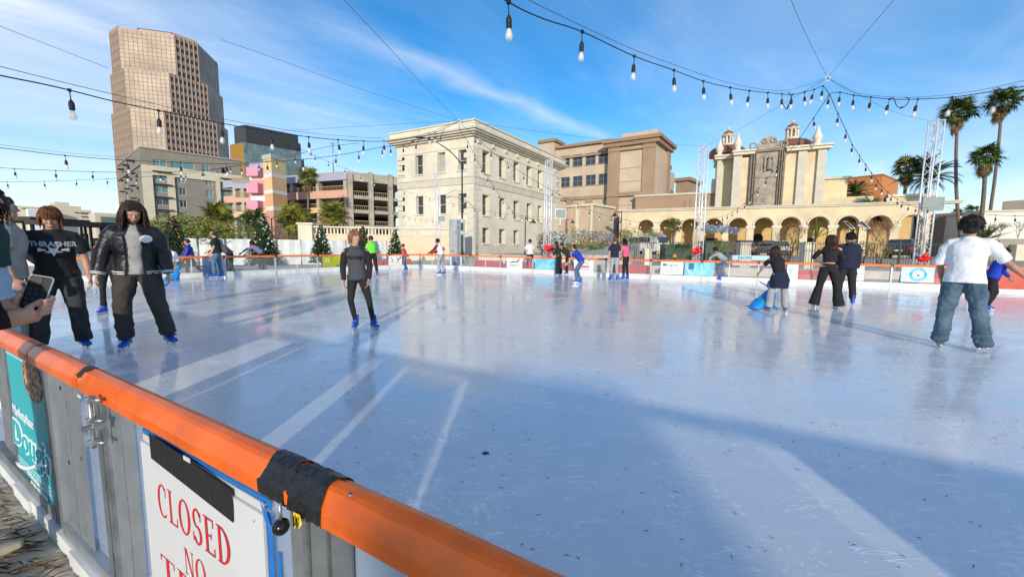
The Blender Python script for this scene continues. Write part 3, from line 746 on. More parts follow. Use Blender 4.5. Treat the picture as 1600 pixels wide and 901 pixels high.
 m = MB(); m.box(-.2, FP.L + .3, -.3, 6, zt2 - .299, zt2, F=FP); m.box(FP.L * .36, FP.L * .46, -.25, -.003, .5, zt2 - .301, F=FP); m.box(FP.L * .94, FP.L, -.25, -.003, .5, zt2 - .301, F=FP); m.build('pale_trim', M_CREAMTRIM, b)
 # brown far tower
 q0 = at(*g(928, 395), Y=100); q1 = at(*g(1010, 395), Y=98)
 FP = Frame(q0, q1); zt3 = at(*g(960, 400), Y=99).z
 m = MB(); m.box(0, FP.L, 0, 8, .5, zt3, F=FP); m.build('far_stair_block', Mb, b); m = MB(); m.box(-.6, FP.L + .6, -.6, 8.6, zt3 + .001, zt3 + .8, F=FP); m.build('cornice', Mcap, b)
tan_block()

# --- cathedral: portal block, domes and long arcade
M_BROWNST = mat('carved_brown_stone', (.38, .325, .26), .85, var=.2, vs=1.2, bump=.5, bs=5)
M_COPPER = mat('copper_tiles', (.34, .14, .08), .4, metal=.35, var=.18, vs=3)
def cathedral():
 g = lambda x, y: (1080 + x / 4.289, 190 + y / 4.289)
 Y = 62
 A = at(*g(160, 560), Y=Y + 3); B_ = at(*g(890, 560), Y=Y - 3)
 F = Frame(A, B_)
 b = rb('cathedral', (A.x, A.y, 0.5), 'yellow mission style cathedral front with carved brown portal and copper domes', 'church')
 u = lambda x, y=400: F.hit(*g(x, y))[0]
 z = lambda y, x=500: F.hit(*g(x, y))[1]
 zt = F.hit(*g(700, 190))[1]; z0 = .5
 zl = F.hit(*g(250, 232))[1]; zt = (zt + zl) / 2
 zr = F.hit(*g(880, 172))[1]
 def blk(nm, a, c, d0, d1, zz0, zz1, m_): m = MB(); m.box(a, c, d0, d1, zz0, zz1, F=F); m.build(nm, m_, b)
 blk('bell_tower_wall', u(165), u(275), .0, 6, z0, zt - .6, M_YELLOW)
 blk('portal_flank', u(275) + .002, u(392), -2.2, 6, z0, zt - .9, M_YELLOW)
 blk('bell_tower_wall', u(600), u(860), -2.2, 6, z0, zt - .6, M_YELLOW)
 Mp = M_GREYTRIM
 for a, c, d in ((168, 205, .0), (268, 322, -2.2), (680, 735, -2.2), (805, 860, -2.2)):
  blk('pilaster', u(a), u(c), d - .45, d - .004, z0, zt - .62, Mp)
 for a, c, d in ((150, 285, -.0), (262, 400, -2.2), (600, 760, -2.2), (745, 885, -2.2)):
  m = MB(); m.box(u(a), u(c), d - .9, 6.4 if a in (150,) else 3, zt - .6 + (.003 if a in (262, 745) else 0), zt - .22, F=F); m.box(u(a) - .15, u(c) + .15, d - 1.15, 3.2, zt - .219 + (.003 if a in (262, 745) else 0), zt + (.003 if a in (262, 745) else 0), F=F); m.build('cornice', M_CREAMTRIM, b)
 # portal: carved stone slab with stepped jambs and a scrolled gable
 a, c = u(372), u(602); mid = (a + c) / 2; w = c - a
 gz0 = zt - 1.0
 gh = F.hit(*g(515, 125))[1] - (gz0 + .9)
 half = [(.50, 0), (.49, .22), (.40, .26), (.36, .34), (.30, .50), (.24, .62), (.20, .66), (.17, .80), (.10, .94), (.03, 1.0)]
 prof = [(a, z0), (c, z0)] + [(mid + x * w, gz0 + .9 + y * gh) for x, y in half] + [(mid - x * w, gz0 + .9 + y * gh) for x, y in half[::-1]]
 m = MB(); m.extr(prof, -2.5, -.4, F); m.build('portal', M_BROWNST, b)
 m = MB()
 for s in (0, 1):
  for k, (o, wd, pr) in enumerate(((.02, .05, .25), (.10, .035, .45), (.16, .03, .3))):
   uu = a + w * o if s == 0 else c - w * (o + wd)
   m.box(uu, uu + w * wd, -2.5 - pr, -2.503, z0, gz0 + .6, F=F)
 m.box(a, c, -2.85, -2.506, gz0 + .62, gz0 + .95, F=F); m.build('portal_column', mat('carved_stone_dark', (.25, .20, .155), .85, var=.2, vs=3, bump=.6, bs=8), b)
 for uu, zz, r in ((a + .07 * w, gz0 + 1.6, .42), (c - .07 * w, gz0 + 1.6, .42), (mid - .13 * w, gz0 + .9 + gh * .68, .3), (mid + .13 * w, gz0 + .9 + gh * .68, .3)):
  m = MB(); pts = [F.p(uu + r * math.cos(t * .7), -2.56, zz + r * math.sin(t * .7)) for t in range(10)]; m.tube(pts, .13, 6); m.build('scroll', M_BROWNST, b)
 m = MB(); n0, n1, nz = u(478), u(517), z(345)
 h_ = z(262) - nz
 pr = [(n0, nz), (n1, nz)] + [((n0 + n1) / 2 + (n1 - n0) / 2 * math.cos(math.pi * k / 6), nz + h_ * .7 + h_ * .3 * math.sin(math.pi * k / 6)) for k in range(7)]
 m.extr(pr, -2.52, -2.505, F); m.build('niche', M_DARK, b)
 m = MB(); q = F.p((n0 + n1) / 2, -2.75, nz); m.lathe([(.3, 0), (.42, .15), (.33, .7), (.36, 1.3), (.18, 1.55), (.2, 1.8), (.02, 2.0)], q, 10); m.build('statue', mat('stone_statue', (.30, .26, .22), .8), b)
 m = MB(); m.box(n0 - .25, n0 - .02, -2.8, -2.506, nz - .2, nz + h_, F=F); m.box(n1 + .02, n1 + .25, -2.8, -2.506, nz - .2, nz + h_, F=F); m.build('niche_column', M_BROWNST, b)
 m = MB(); m.box(a + w * .2, c - w * .2, -2.62, -2.506, z(392), z(385), F=F); m.build('portal_belt', M_BROWNST, b)
 # domes with lanterns and crosses
 for x, yb, yt, r, dd in ((242, 210, 165, 2.7, 3.4), (668, 186, 124, 3.1, 2.6)):
  uu = u(x, 190); q = Vector(F.p(uu, dd, 0)); 
  zb_ = F.hit(*g(x, yb), dd)[1] - .5; H = F.hit(*g(x, yt), dd)[1] - zb_ - .4
  uu = F.hit(*g(x, 190), dd)[0]; q = Vector(F.p(uu, dd, 0))
  m = MB(); m.lathe([(r * 1.08, 0), (r * 1.08, .5), (r * 1.0, .5)] + [(r * math.cos(t * math.pi / 2 / 8), .5 + H * math.sin(t * math.pi / 2 / 8)) for t in range(1, 8)] + [(.8, .5 + H)], (q.x, q.y, zb_), 24); m.build('dome', M_COPPER, b)
  zz = zb_ + .5 + H - .1
  m = MB(); m.lathe([(.95, 0), (.95, .3), (.5, .3)], (q.x, q.y, zz), 12)
  for k in range(8): t = k * math.pi / 4; m.box(q.x + .7 * math.cos(t) - .12, q.x + .7 * math.cos(t) + .12, q.y + .7 * math.sin(t) - .12, q.y + .7 * math.sin(t) + .12, zz + .301, zz + 1.5)
  m.lathe([(.95, 0), (.98, .25), (.4, .25)], (q.x, q.y, zz + 1.501), 12); m.build('lantern', mat('cream_lantern', (.70, .62, .48), .7), b)
  m = MB(); m.lathe([(.85, 0), (.6, .45), (.1, .75)], (q.x, q.y, zz + 1.76), 12); m.build('lantern_cap', M_COPPER, b)
  m = MB(); m.box(q.x - .08, q.x + .08, q.y - .08, q.y + .08, zz + 2.4, zz + 3.1); m.box(q.x - .3, q.x - .081, q.y - .08, q.y + .08, zz + 2.75, zz + 2.87); m.box(q.x + .081, q.x + .3, q.y - .08, q.y + .08, zz + 2.75, zz + 2.87); m.build('cross', M_GREYTRIM, b)
 for x, d in ((192, .5), (312, -1.8), (842, -1.8)):
  q = F.p(F.hit(*g(x, 170), d)[0], d, zt); m = MB(); m.lathe([(.55, 0), (.6, .3), (.3, .5), (.5, .9), (.62, 1.3), (.3, 2.0), (.06, 2.9)], q, 10); m.build('finial', M_CREAMTRIM, b)
 # side wing right
 zs = F.hit(*g(960, 365))[1]
 blk('side_wing_wall', u(862), u(1065), 1.0, 8, z0, zs - .3, M_YELLOW); blk('side_wing_coping', u(860), u(1085), .6, 8.4, zs - .299, zs, M_GREYTRIM)
 blk('side_wing_step', u(840), u(1210), -1.2, .95, z0, F.hit(*g(1100, 508))[1], M_YELLOW)
 # brown return at far left of the bell tower
 blk('side_buttress', u(140), u(165) - .002, 1.5, 5, z0, zt - 3.2, M_CREAMTRIM)
cathedral()

def arcade():
 g = lambda x, y: (1080 + x / 4.289, 190 + y / 4.289)
 A = at(985, 328, Y=52); zt = A.z
 E = at(1440, 315, z=zt)
 F = Frame(A, E)
 print('arcade', A, E, F.L)
 b = rb('arcade', (A.x, A.y, 0.5), 'long yellow arcade of round arches in front of the cathedral', 'arcade')
 z0 = .5
 ks = [F.hit(px, 365)[0] for px in (1008, 1050, 1092 - 3, 1116 + 15, 1155 - 2, 1195 - 1, 1236, 1281, 1327, 1374)]
 ks = [F.hit(px, 365)[0] for px in (1008.5, 1042, 1077, 1113, 1152, 1194, 1236.5, 1281.5, 1329, 1376, 1423)]
 sp = F.hit(1195, 350)[1]     # spring line
 pitch = [ks[i + 1] - ks[i] for i in range(len(ks) - 1)]; pt = sum(pitch) / len(pitch)
 ks = [ks[0] + pt * i for i in range(11)]
 r = pt * .36
 crown = F.hit(1195, 340)[1]
 hgt = r
 spring = crown - r
 front = MB()
 edges = [ks[0] - pt / 2 - .9] + [ks[i] + pt / 2 for i in range(10)] + [ks[-1] + pt / 2]
 for i, c in enumerate(ks):
  L, Rr = edges[i], edges[i + 1]; n = 12
  arc = [(c - r * math.cos(math.pi * k / n), spring + r * math.sin(math.pi * k / n)) for k in range(n + 1)]
  for d in (0, .6):
   front.face([F.p(L, d, z0), F.p(c - r, d, z0), F.p(c - r, d, spring), F.p(c - r, d, zt - .25), F.p(L, d, zt - .25)])
   front.face([F.p(Rr, d, z0), F.p(Rr, d, zt - .25), F.p(c + r, d, zt - .25), F.p(c + r, d, spring), F.p(c + r, d, z0)])
   for k in range(n):
    front.face([F.p(arc[k][0], d, arc[k][1]), F.p(arc[k + 1][0], d, arc[k + 1][1]), F.p(arc[k + 1][0], d, zt - .25), F.p(arc[k][0], d, zt - .25)])
  path = [(c - r, z0)] + arc + [(c + r, z0)]
  for k in range(len(path) - 1):
   front.face([F.p(path[k][0], 0, path[k][1]), F.p(path[k][0], .6, path[k][1]), F.p(path[k + 1][0], .6, path[k + 1][1]), F.p(path[k + 1][0], 0, path[k + 1][1])])
 front.build('arcade_wall', M_YELLOW, b)
 for i, c in enumerate(ks):       # arch mouldings and pier capitals
  m = MB(); n = 12
  pts = [F.p(c - (r + .12) * math.cos(math.pi * k / n), -.05, spring + (r + .12) * math.sin(math.pi * k / n)) for k in range(n + 1)]
  m.tube(pts, .09, 5, smooth=False); m.build('arch_moulding', M_CREAMTRIM, b)
 for i in range(10):
  c = edges[i + 1]; wd = pt / 2 - r + .12
  m = MB(); m.box(c - wd, c + wd, -.14, -.003, spring - .22, spring, F=F); m.box(c - wd + .06, c + wd - .06, -.08, -.003, spring - .35, spring - .221, F=F); m.build('capital', M_CREAMTRIM, b)
 m = MB(); m.box(-1.5, F.L + 3, -.18, .7, zt - .249, zt - .08, F=F); m.box(-1.6, F.L + 3, -.28, .8, zt - .079, zt + .05, F=F); m.build('coping', M_GREYTRIM, b)
 m = MB(); m.box(edges[0], edges[-1], .61, 4.2, zt - .6, zt - .251, F=F); m.build('roof', M_CONC, b)
 m = MB(); m.box(edges[0], edges[-1], 3.6, 4.0, z0, zt - .601, F=F); m.build('back_wall', mat('ochre_stucco', (.62, .42, .18), .85, var=.06), b)
 m = MB(); m.box(edges[0], edges[-1], -1.0, 3.59, z0 - .35, z0 + .02, F=F); m.build('walkway', M_CONC, b)
 for i in (0, 3, 7): 
  m = MB(); m.box(ks[i] - .75, ks[i] + .75, 3.52, 3.597, z0 + .02, z0 + 2.3, F=F); m.build('doorway', mat('dark_wood', (.05, .025, .015), .6), b)
 m = MB(); c = ks[5]; pr = [(c - .55, z0 + 1.2), (c + .55, z0 + 1.2)] + [(c + .55 * math.cos(math.pi * k / 8), z0 + 2.3 + .55 * math.sin(math.pi * k / 8)) for k in range(9)]
 m.extr(pr, 3.52, 3.597, F); m.build('arched_window', M_DARK, b)
 for i in (5, 6, 8):
  for dz, col in ((.95, (.20, .09, .05)), (.55, (.55, .62, .66))):
   m = MB(); m.box(ks[i] + .3, ks[i] + .75, 3.4, 3.5, z0 + dz, z0 + dz + .32, F=F); m.build('wall_plaque', mat('plaque_%0.2f' % dz, col, .6, var=0), b)
 return F, ks, z0
AF, AK, AZ = arcade()

def right_side():
 # loggia with tall narrow arches at the right end
 q0 = at(1392, 328, Y=50); q1 = at(1440, 322, Y=49)
 b = rb('loggia', (q0.x, q0.y, .5), 'tan loggia with slender arched openings behind the lattice tower', 'building')
 Mt = mat('tan_stucco', (.60, .44, .29)); F = Frame(q0, q1)
 zt = at(1415, 308, Y=50).z
 hs = [(F.L * k / 3 + .35, F.L * k / 3 + 1.0, 1.0, zt - 1.9) for k in range(3)]
 m = MB(); wall(m, F, -.5, F.L + 1, .5, zt, hs, .5); m.build('wall', M_YELLOW, b)
 m = MB(); m.box(-.6, F.L + 1.2, -.2, .5, zt + .001, zt + .3, F=F); m.build('coping', M_CREAMTRIM, b)
 m = MB(); m.box(-.4, F.L + .9, .52, 1.0, .5, zt, F=F); m.build('dark_inside', M_DARK, b)
 # long white building right
 q0 = at(1536, 333, Y=44); q1 = at(1700, 333, Y=41)
 b = rb('white_hall', (q0.x, q0.y, .5), 'long low white flat roofed hall at the right edge', 'building')
 F = Frame(q0, q1); zt = at(1560, 331, Y=43.6).z
 m = MB(); m.box(0, F.L + 20, 0, 12, .5, zt, F=F); m.build('wall', mat('bright_white_stucco', (.74, .70, .62), .85, var=.04), b)
 m = MB(); m.box(-.15, F.L + 20, -.15, 12, zt + .001, zt + .18, F=F); m.build('coping', M_GREYTRIM, b)
 p0 = at(1445, 333, Y=52); p1 = at(1537, 333, Y=47)
 b = rb('brown_house', (p0.x, p0.y, .5), 'brown stucco house wall in shade behind the palm trunks', 'building')
 F = Frame(p0, p1); zt = at(1480, 333, Y=50).z
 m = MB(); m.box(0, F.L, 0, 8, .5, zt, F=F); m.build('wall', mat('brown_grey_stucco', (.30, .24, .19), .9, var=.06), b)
 m = MB(); m.box(F.L - .1, F.L + 6, 4, 10, .5, zt + 1.3, F=F); m.build('step_wall', Mt, b)
 # garden wall right
 q0 = at(1508, 374, Y=32); q1 = at(1680, 374, Y=30)
 b = rb('garden_wall', (q0.x, q0.y, .3), 'low grey brown garden wall with white end pier on the right', 'wall')
 F = Frame(q0, q1); zt = at(1560, 373, Y=31.5).z
 m = MB(); m.box(0, F.L, 0, .4, .1, zt, F=F); m.build('wall_body', mat('grey_brown_stucco', (.34, .29, .23), .9, var=.07), b)
 u = F.hit(1594, 390)[0]; m = MB(); m.box(u - .6, u + 1.2, -.6, -.003, .1, F.hit(1594, 382)[1], F=F); m.build('pier', M_CREAM, b)
 # orange block behind the wing
 q0 = at(1330, 277, Y=84); q1 = at(1379, 274, Y=80)
 b = rb('orange_building', (q0.x, q0.y, .5), 'terracotta orange block rising behind the cathedral wing', 'building')
 F = Frame(q0, q1); zt = at(1379, 274, Y=80).z
 m = MB(); m.box(-2, F.L, 0, 12, .5, zt, F=F); m.build('wall', mat('terracotta_stucco', (.58, .22, .07), .85, var=.04), b); m = MB(); m.box(-2.1, F.L + .1, -.1, 12.1, zt + .001, zt + .3, F=F); m.build('coping', mat('terracotta_dark', (.40, .16, .06), .85), b)
 # brown low roof left of the cathedral
 q0 = at(1030, 312, Y=70); q1 = at(1118, 300, Y=66)
 b = rb('parish_house', (q0.x, q0.y, .5), 'low brown parish house with small gable left of the bell tower', 'building')
 F = Frame(q0, q1); zt = at(1100, 303, Y=67).z
 m = MB(); m.box(-4, F.L, 0, 6, .5, zt, F=F); m.build('wall', mat('brown_stucco', (.40, .25, .14)), b)
 m = MB(); m.box(-4.2, F.L, -.2, 6.2, zt + .001, zt + .3, F=F); m.build('roof', M_GREYTRIM, b)
 m = MB(); m.box(-6, F.L + .0, -3.0, -.01, .5, at(1060, 323, Y=64).z, F=F); m.build('front_wall', M_YELLOW, b)
 for k in range(4):
  m = MB(); m.box(F.L * .45 + k * .9, F.L * .45 + k * .9 + .5, -.06, -.003, zt - 2.3, zt - .8, F=F); m.build('shutter', mat('brown_shutter', (.30, .22, .16), .8), b)
right_side()

def far_left():
 g = lambda x, y: (x / 10, 280 + y / 10)
 Y = 250
 q0 = at(16, 322, Y=Y); q1 = at(143, 328, Y=Y + 30)
 b = rb('convention_centre', (q0.x, q0.y, .5), 'pale beige convention centre on the far left skyline', 'building')
 F = Frame(q0, q1); Mb = mat('pale_beige_concrete', (.62, .55, .42), .85, var=.05)
 zz = lambda x, y: F.hit(*g(x, y))[1]
 uu = lambda x: F.hit(*g(x, 450))[0]
 for x0, x1, y in ((160, 330, 410), (330, 800, 430), (800, 1270, 410), (880, 1100, 355), (1270, 1425, 480)):
  m = MB(); m.box(uu(x0), uu(x1) - .01, 0 if y > 360 else 2, 20, .5, zz((x0 + x1) / 2, y), F=F); m.build('wall', Mb, b)
 for x0, x1, y0, y1 in ((350, 680, 458, 472), (1160, 1230, 515, 528), (1255, 1390, 522, 540), (1260, 1390, 580, 595)):
  m = MB(); m.box(uu(x0), uu(x1), -.5, -.01, zz((x0 + x1) / 2, y1), zz((x0 + x1) / 2, y0), F=F); m.build('strip_window', M_DGLASS, b)
 m = MB(); m.box(uu(390), uu(730), -8, -.6, .5, zz(560, 475), F=F); m.build('white_annex', M_WHITE, b)
 for k in range(4):
  m = MB(); m.box(uu(390) + .1, uu(730) - .1, -8.2, -8.01, zz(560, 500 + k * 25 + 10), zz(560, 500 + k * 25), F=F); m.build('strip_window', mat('pale_glass', (.45, .48, .50), .3, var=0), b)
 q0 = at(148, 332, Y=200); q1 = at(200, 332, Y=210); F = Frame(q0, q1)
 b = rb('white_office', (q0.x, q0.y, .5), 'small white office block beyond the long haired man', 'building')
 m = MB(); m.box(0, F.L, 0, 15, .5, at(160, 332, Y=200).z, F=F); m.build('wall', mat('pale_beige_concrete', (.62, .55, .42)), b)
 m = MB(); m.box(F.L * .15, F.L * .9, -.3, -.01, at(160, 348, Y=200).z, at(160, 338, Y=200).z, F=F); m.build('strip_window', M_TGLASS, b)
 # dark shade canopies with posts, white tent walls
 Mr = mat('dark_brown_canvas', (.06, .045, .035), .8, var=.15, vs=2)
 for i, (x0, x1, yt, Y) in enumerate(((-60, 48, 338, 24), (50, 88, 344, 22), (92, 160, 347, 26))):
  a = at(x0, yt, Y=Y); c = at(x1, yt + 3, Y=Y); F = Frame(a, c)
  zt = at((x0 + x1) / 2, yt, Y=Y).z
  lab = ['dark flat shade canopy at the left edge behind the rink', 'dark shade canopy seen above the black t-shirt', 'grey shade canopy behind the long haired man'][i]
  b = rb('shade_canopy', (a.x, a.y, gz(a.x, a.y)), lab, 'canopy', 'shade canopies left of the rink')
  m = MB(); m.box(-.2, F.L + .2, -.2, 3.2, zt - .25, zt, F=F); m.build('canopy_roof', Mr, b)
  for u in [F.L * k / 2 for k in range(3)]:
   for d in (0, 3.0):
    m = MB(); m.box(u - .05, u + .05, d - .05, d + .05, -.1, zt - .251, F=F); m.build('post', M_BLKMETAL, b)
  m = MB(); m.box(0, F.L, 3.1, 3.16, -.1, zt - .9, F=F); m.build('back_curtain', mat('grey_curtain', (.16, .15, .14), .9, var=.3, vs=1.5, stretch=(4, 4, .5)), b)
  m = MB(); m.box(F.L * .3, F.L * .75, 1.0, 2.0, -.1, 1.1, F=F); m.build('counter', mat('teal_counter', (.25, .42, .40), .7) if i == 2 else M_WHITEPL, b)
far_left()

def retaining():
 a = at(491, 356, Y=34); c = at(712, 358, Y=36)
 F = Frame(a, c); zt = F.hit(600, 355)[1]
 b = rb('retaining_wall', (a.x, a.y, .2), 'cream retaining wall with a slotted balustrade below the white building', 'wall')
 Mw = mat('peach_cream_stucco', (.72, .58, .40), .85, var=.03, vs=1)
 zs = F.hit(600, 368)[1]
 m = MB(); m.box(0, F.L, 0, .4, -.1, zs, F=F); m.build('wall_body', Mw, b)
 m = MB(); m.box(-.1, F.L + .1, -.08, .48, zt - .12, zt, F=F); m.box(0, F.L, -.05, .45, zs + .001, zs + .1, F=F); m.build('top_rail', M_CREAM, b)
 n = int(F.L / .28); ml = MB(); ml.box(-.05, .05, .1, .3, 0, zt - zs - .222); me = ml.mesh('baluster', M_CREAM)
 for k in range(n): inst('baluster', me, b, Vector(F.p(F.L * (k + .5) / n, 0, zs + .101)) - base_of(b), (0, 0, F.ang))
 m = MB(); m.box(-1.2, -.11, -.3, .7, -.1, F.hit(488, 351)[1], F=F); m.build('end_pier', M_CREAM, b)
 m = MB(); m.box(-1.3, -.01, -.4, .8, F.hit(488, 351)[1] + .001, F.hit(488, 351)[1] + .15, F=F); m.build('pier_cap', M_CREAMTRIM, b)
 u = F.L; m = MB(); m.box(u - .6, u + .8, -.4, -.003 + .0, -.1, F.hit(712, 343)[1], F=F); m.build('grey_cabinet', mat('blue_grey_paint', (.36, .38, .40), .7), b)
retaining()

def screen_fence():
 a = at(262, 376, Y=25); c = at(604, 377, Y=31)
 F = Frame(a, c); b = rb('screened_fence', (a.x, a.y, -.1), 'long fence covered with white fabric screens behind the rink corner', 'fence')
 n = 9; zt = F.hit(420, 374)[1]
 for k in range(n):
  u0 = F.L * k / n; u1 = F.L * (k + 1) / n; m = MB()
  seg = 8
  for j in range(seg):
   d0 = .03 * math.sin(j * 1.7 + k); d1 = .03 * math.sin((j + 1) * 1.7 + k)
   ua = u0 + .05 + (u1 - u0 - .1) * j / seg; ub = u0 + .05 + (u1 - u0 - .1) * (j + 1) / seg
   m.face([F.p(ua, d0, -.02), F.p(ub, d1, -.02), F.p(ub, d1, zt), F.p(ua, d0, zt)])
  m.build('fabric_panel', mat('white_mesh_fabric', (.66, .68, .66), .8, var=.07, vs=1.5), b)
 for k in range(n + 1):
  m = MB(); m.tube([F.p(F.L * k / n, -.06, -.1), F.p(F.L * k / n, -.06, zt + .06)], .03, 6); m.build('post', M_STEEL, b)
screen_fence()

def behind():  # added out-of-view block that throws shade on the near rail and ice
 Mb = mat('booth_canvas', (.30, .28, .25), .9, var=.1)
 for x0, x1, h, lab in ((-.45, .80, 3.1, 'square ticket kiosk behind the photographer'),):
  yy = lambda x: -8.4 - .50 * x
  b = root('kiosk', ((x0 + x1) / 2, yy((x0 + x1) / 2), -.1), lab, 'kiosk')
  m = MB(); m.prism([(x0, yy(x0) - 2.5), (x1, yy(x1) - 2.5), (x1, yy(x1)), (x0, yy(x0))], -.1, h - .15); m.build('kiosk_wall', Mb, b)
  m = MB(); m.prism([(x0 - .02, yy(x0) - 2.6), (x1 + .02, yy(x1) - 2.6), (x1 + .02, yy(x1) + .02), (x0 - .02, yy(x0) + .02)], h - .149, h); m.build('kiosk_roof', mat('dark_brown_canvas', (.06, .045, .035)), b)
behind()
# ------------------------------------------------------------------ rink barriers
M_ACRYL = mat('clear_acrylic', (0.75, 0.80, 0.82), 0.08, var=0.1, vs=2, alpha=0.08, spec=0.6)
M_SCRATCHED = mat('scratched_acrylic', (0.62, 0.68, 0.74), 0.22, var=0.12, vs=2, alpha=0.20, spec=0.5)
M_KICK = mat('white_kick_board', (0.74, 0.74, 0.70), 0.5, var=0.08, vs=3)
M_POST = mat('grey_post', (0.50, 0.51, 0.50), 0.5, metal=0.3, var=0.1)
def far_barrier(pts, label, seg_len=2.05, rail=True):
 b = root('rink_barrier', (pts[0][0], pts[0][1], 0), label, 'barrier', 'barriers round the ice rink')
 # resample the polyline
 L = [0]
 for i in range(len(pts) - 1): L.append(L[-1] + math.dist(pts[i], pts[i + 1]))
 n = max(1, round(L[-1] / seg_len)); q = []
 for k in range(n + 1):
  t = L[-1] * k / n; i = max(j for j in range(len(L)) if L[j] <= t + 1e-6); i = min(i, len(pts) - 2)
  f = (t - L[i]) / (L[i + 1] - L[i]); q.append((pts[i][0] + (pts[i + 1][0] - pts[i][0]) * f, pts[i][1] + (pts[i + 1][1] - pts[i][1]) * f))
 for k in range(n):
  F = Frame(q[k], q[k + 1])
  m = MB(); m.box(.012, F.L - .012, -.02, .06, 0.0, .20, F=F); m.box(.012, F.L - .012, -.035, -.021, .185, .21, F=F); m.build('kick_board', M_KICK, b)
  m = MB(); m.box(.03, F.L - .03, .0, .012, .212, .78, F=F); m.build('acrylic_pane', M_ACRYL, b)
  m = MB(); pr = [(-.05, .78), (-.055, .83), (-.03, .865), (.02, .87), (.05, .84), (.05, .78)]
  vs = [F.p(.01, d, z) for d, z in pr] + [F.p(F.L - .01, d, z) for d, z in pr]; nn = len(pr)
  m.add(vs, [(i, (i + 1) % nn, nn + (i + 1) % nn, nn + i) for i in range(nn)] + [tuple(range(nn - 1, -1, -1)), tuple(range(nn, 2 * nn))]); m.build('rail_pad', M_ORANGEF, b)
  m = MB(); m.box(-.025, .025, -.035, .05, .005, .78, F=F); m.build('post', M_POST, b)
  m = MB(); m.box(-.04, .04, -.062, .06, .775, .885, F=F); m.build('black_tape_wrap', M_TAPE, b)
  if k % 2 == 0:
   m = MB(); m.box(F.L / 2 - .012, F.L / 2 + .012, .014, .04, .21, .78, F=F); m.build('stiffener', M_WHITE, b)
far_barrier(FAR, 'long far side rink barrier with orange top rail, acrylic panes and white kick boards')
far_barrier(LEFT, 'left end rink barrier with orange top rail curving round the corner behind the skaters')

def red_blocks():
 me = {}
 def block(w):
  if w not in me:
   m = MB(); h = .66
   vs = [(-w / 2, -.22, 0), (w / 2, -.22, 0), (w / 2, .22, 0), (-w / 2, .22, 0), (-w / 2 + .03, -.20, .46), (w / 2 - .03, -.20, .46), (w / 2 - .03, .20, .46), (-w / 2 + .03, .20, .46), (-w / 2 + .05, -.10, h), (w / 2 - .05, -.10, h), (w / 2 - .05, .10, h), (-w / 2 + .05, .10, h)]
   m.add(vs, [(0, 1, 5, 4), (1, 2, 6, 5), (2, 3, 7, 6), (3, 0, 4, 7), (4, 5, 9, 8), (5, 6, 10, 9), (6, 7, 11, 10), (7, 4, 8, 11), (8, 9, 10, 11), (3, 2, 1, 0)])
   for x in (-w * .3, 0, w * .3): m.box(x - .06, x + .06, -.235, -.19, .05, .2)
   me[w] = m.mesh('barrier_block', M_RED)
  return me[w]
 segs = [(FAR[1], FAR[2]), (FAR[2], FAR[3]), (FAR[3], FAR[4]), (FAR[4], FAR[5]), (FAR[5], FAR[6]), (FAR[6], FAR[7]), (FAR[7], FAR[8])]
 n = 0
 ord_ = ['behind the jumping dog banner', 'left of the white shirted skater', 'behind the leaning pair', 'behind the blue shirted boy', 'behind the couple in navy and pink', 'left of the white and blue lettered banner', 'behind the cyan picture banner', 'behind the crouching skater', 'under the pale blue sign', 'right of the pale blue sign', 'behind the girl with the blue seal', 'behind the woman in black', 'behind the navy hooded skater', 'left of the round emblem banner', 'behind the round emblem banner', 'behind the man in the white shirt', 'right of the man in the white shirt', 'at the far right of the rink', 'nearest the right edge']
 for a, c in segs:
  F = Frame(a, c); k = int(F.L / 2.05)
  for j in range(max(1, k)):
   u = F.L * (j + .5) / max(1, k); p = F.p(u, .62, -.09)
   o = inst('barricade_block', block(1.9), None, p, (0, 0, F.ang + R(rnd.uniform(-2, 2))))
   tag(o, 'red plastic barricade block behind the acrylic, ' + ord_[min(n, len(ord_) - 1)], 'barricade', 'red barricade blocks behind the far barrier'); n += 1
 F = Frame(LEFT[-2], LEFT[-1])
 for j, (u, t) in enumerate(((1.2, 'right of the olive banner'), (3.2, 'behind the red shirted boy'))):
  o = inst('barricade_block', block(1.9), None, F.p(F.L - u, .7, -.09), (0, 0, F.ang)); tag(o, 'red plastic barricade block ' + t, 'barricade', 'red barricade blocks behind the far barrier')
red_blocks()

def frame_at(px, path, d=-.045):
 best = None
 for i in range(len(path) - 1):
  F = Frame(path[i], path[i + 1]); u, z = F.hit(px, 410, d)
  if -0.05 <= u <= F.L + .05: best = (F, u); break
 return best
def banner(px0, px1, z0, z1, m_, label, path=None, cat='banner'):
 path = path or FAR
 r = frame_at((px0 + px1) / 2, path)
 F = r[0]; u0 = F.hit(px0, 410, -.045)[0]; u1 = F.hit(px1, 410, -.045)[0]
 b = root('banner', F.p(u0, -.045, z0), label, cat)
 m = MB(); m.box(u0, u1, -.047, -.041, z0, z1, F=F); m.build('sheet', m_, b)
 return b, F, u0, u1
def T(b, F, s, u, z, size, col, d=-.052, sx=1, name='lettering', **k):
 return text_on(b, F, s, u, z, size, mat('ink_%02x%02x%02x' % tuple(int(c * 255) for c in col), col, .6, var=0), d=d, sx=sx, name=name, **k)
def patch(b, F, u0, u1, z0, z1, col, d=-.051, name='printed_patch'):
 m = MB(); m.box(u0, u1, d, d + .002, z0, z1, F=F); return m.build(name, mat('ink_%02x%02x%02x' % tuple(int(c * 255) for c in col), col, .6, var=0), b)
def disc(b, F, u, z, r, col, d=-.052, ry=None, name='printed_disc', n=16, th=.001):
 ry = ry or r; m = MB(); m.extr([(u + r * math.cos(2 * math.pi * k / n), z + ry * math.sin(2 * math.pi * k / n)) for k in range(n)], d, d + th, F); return m.build(name, mat('ink_%02x%02x%02x' % tuple(int(c * 255) for c in col), col, .6, var=0), b)
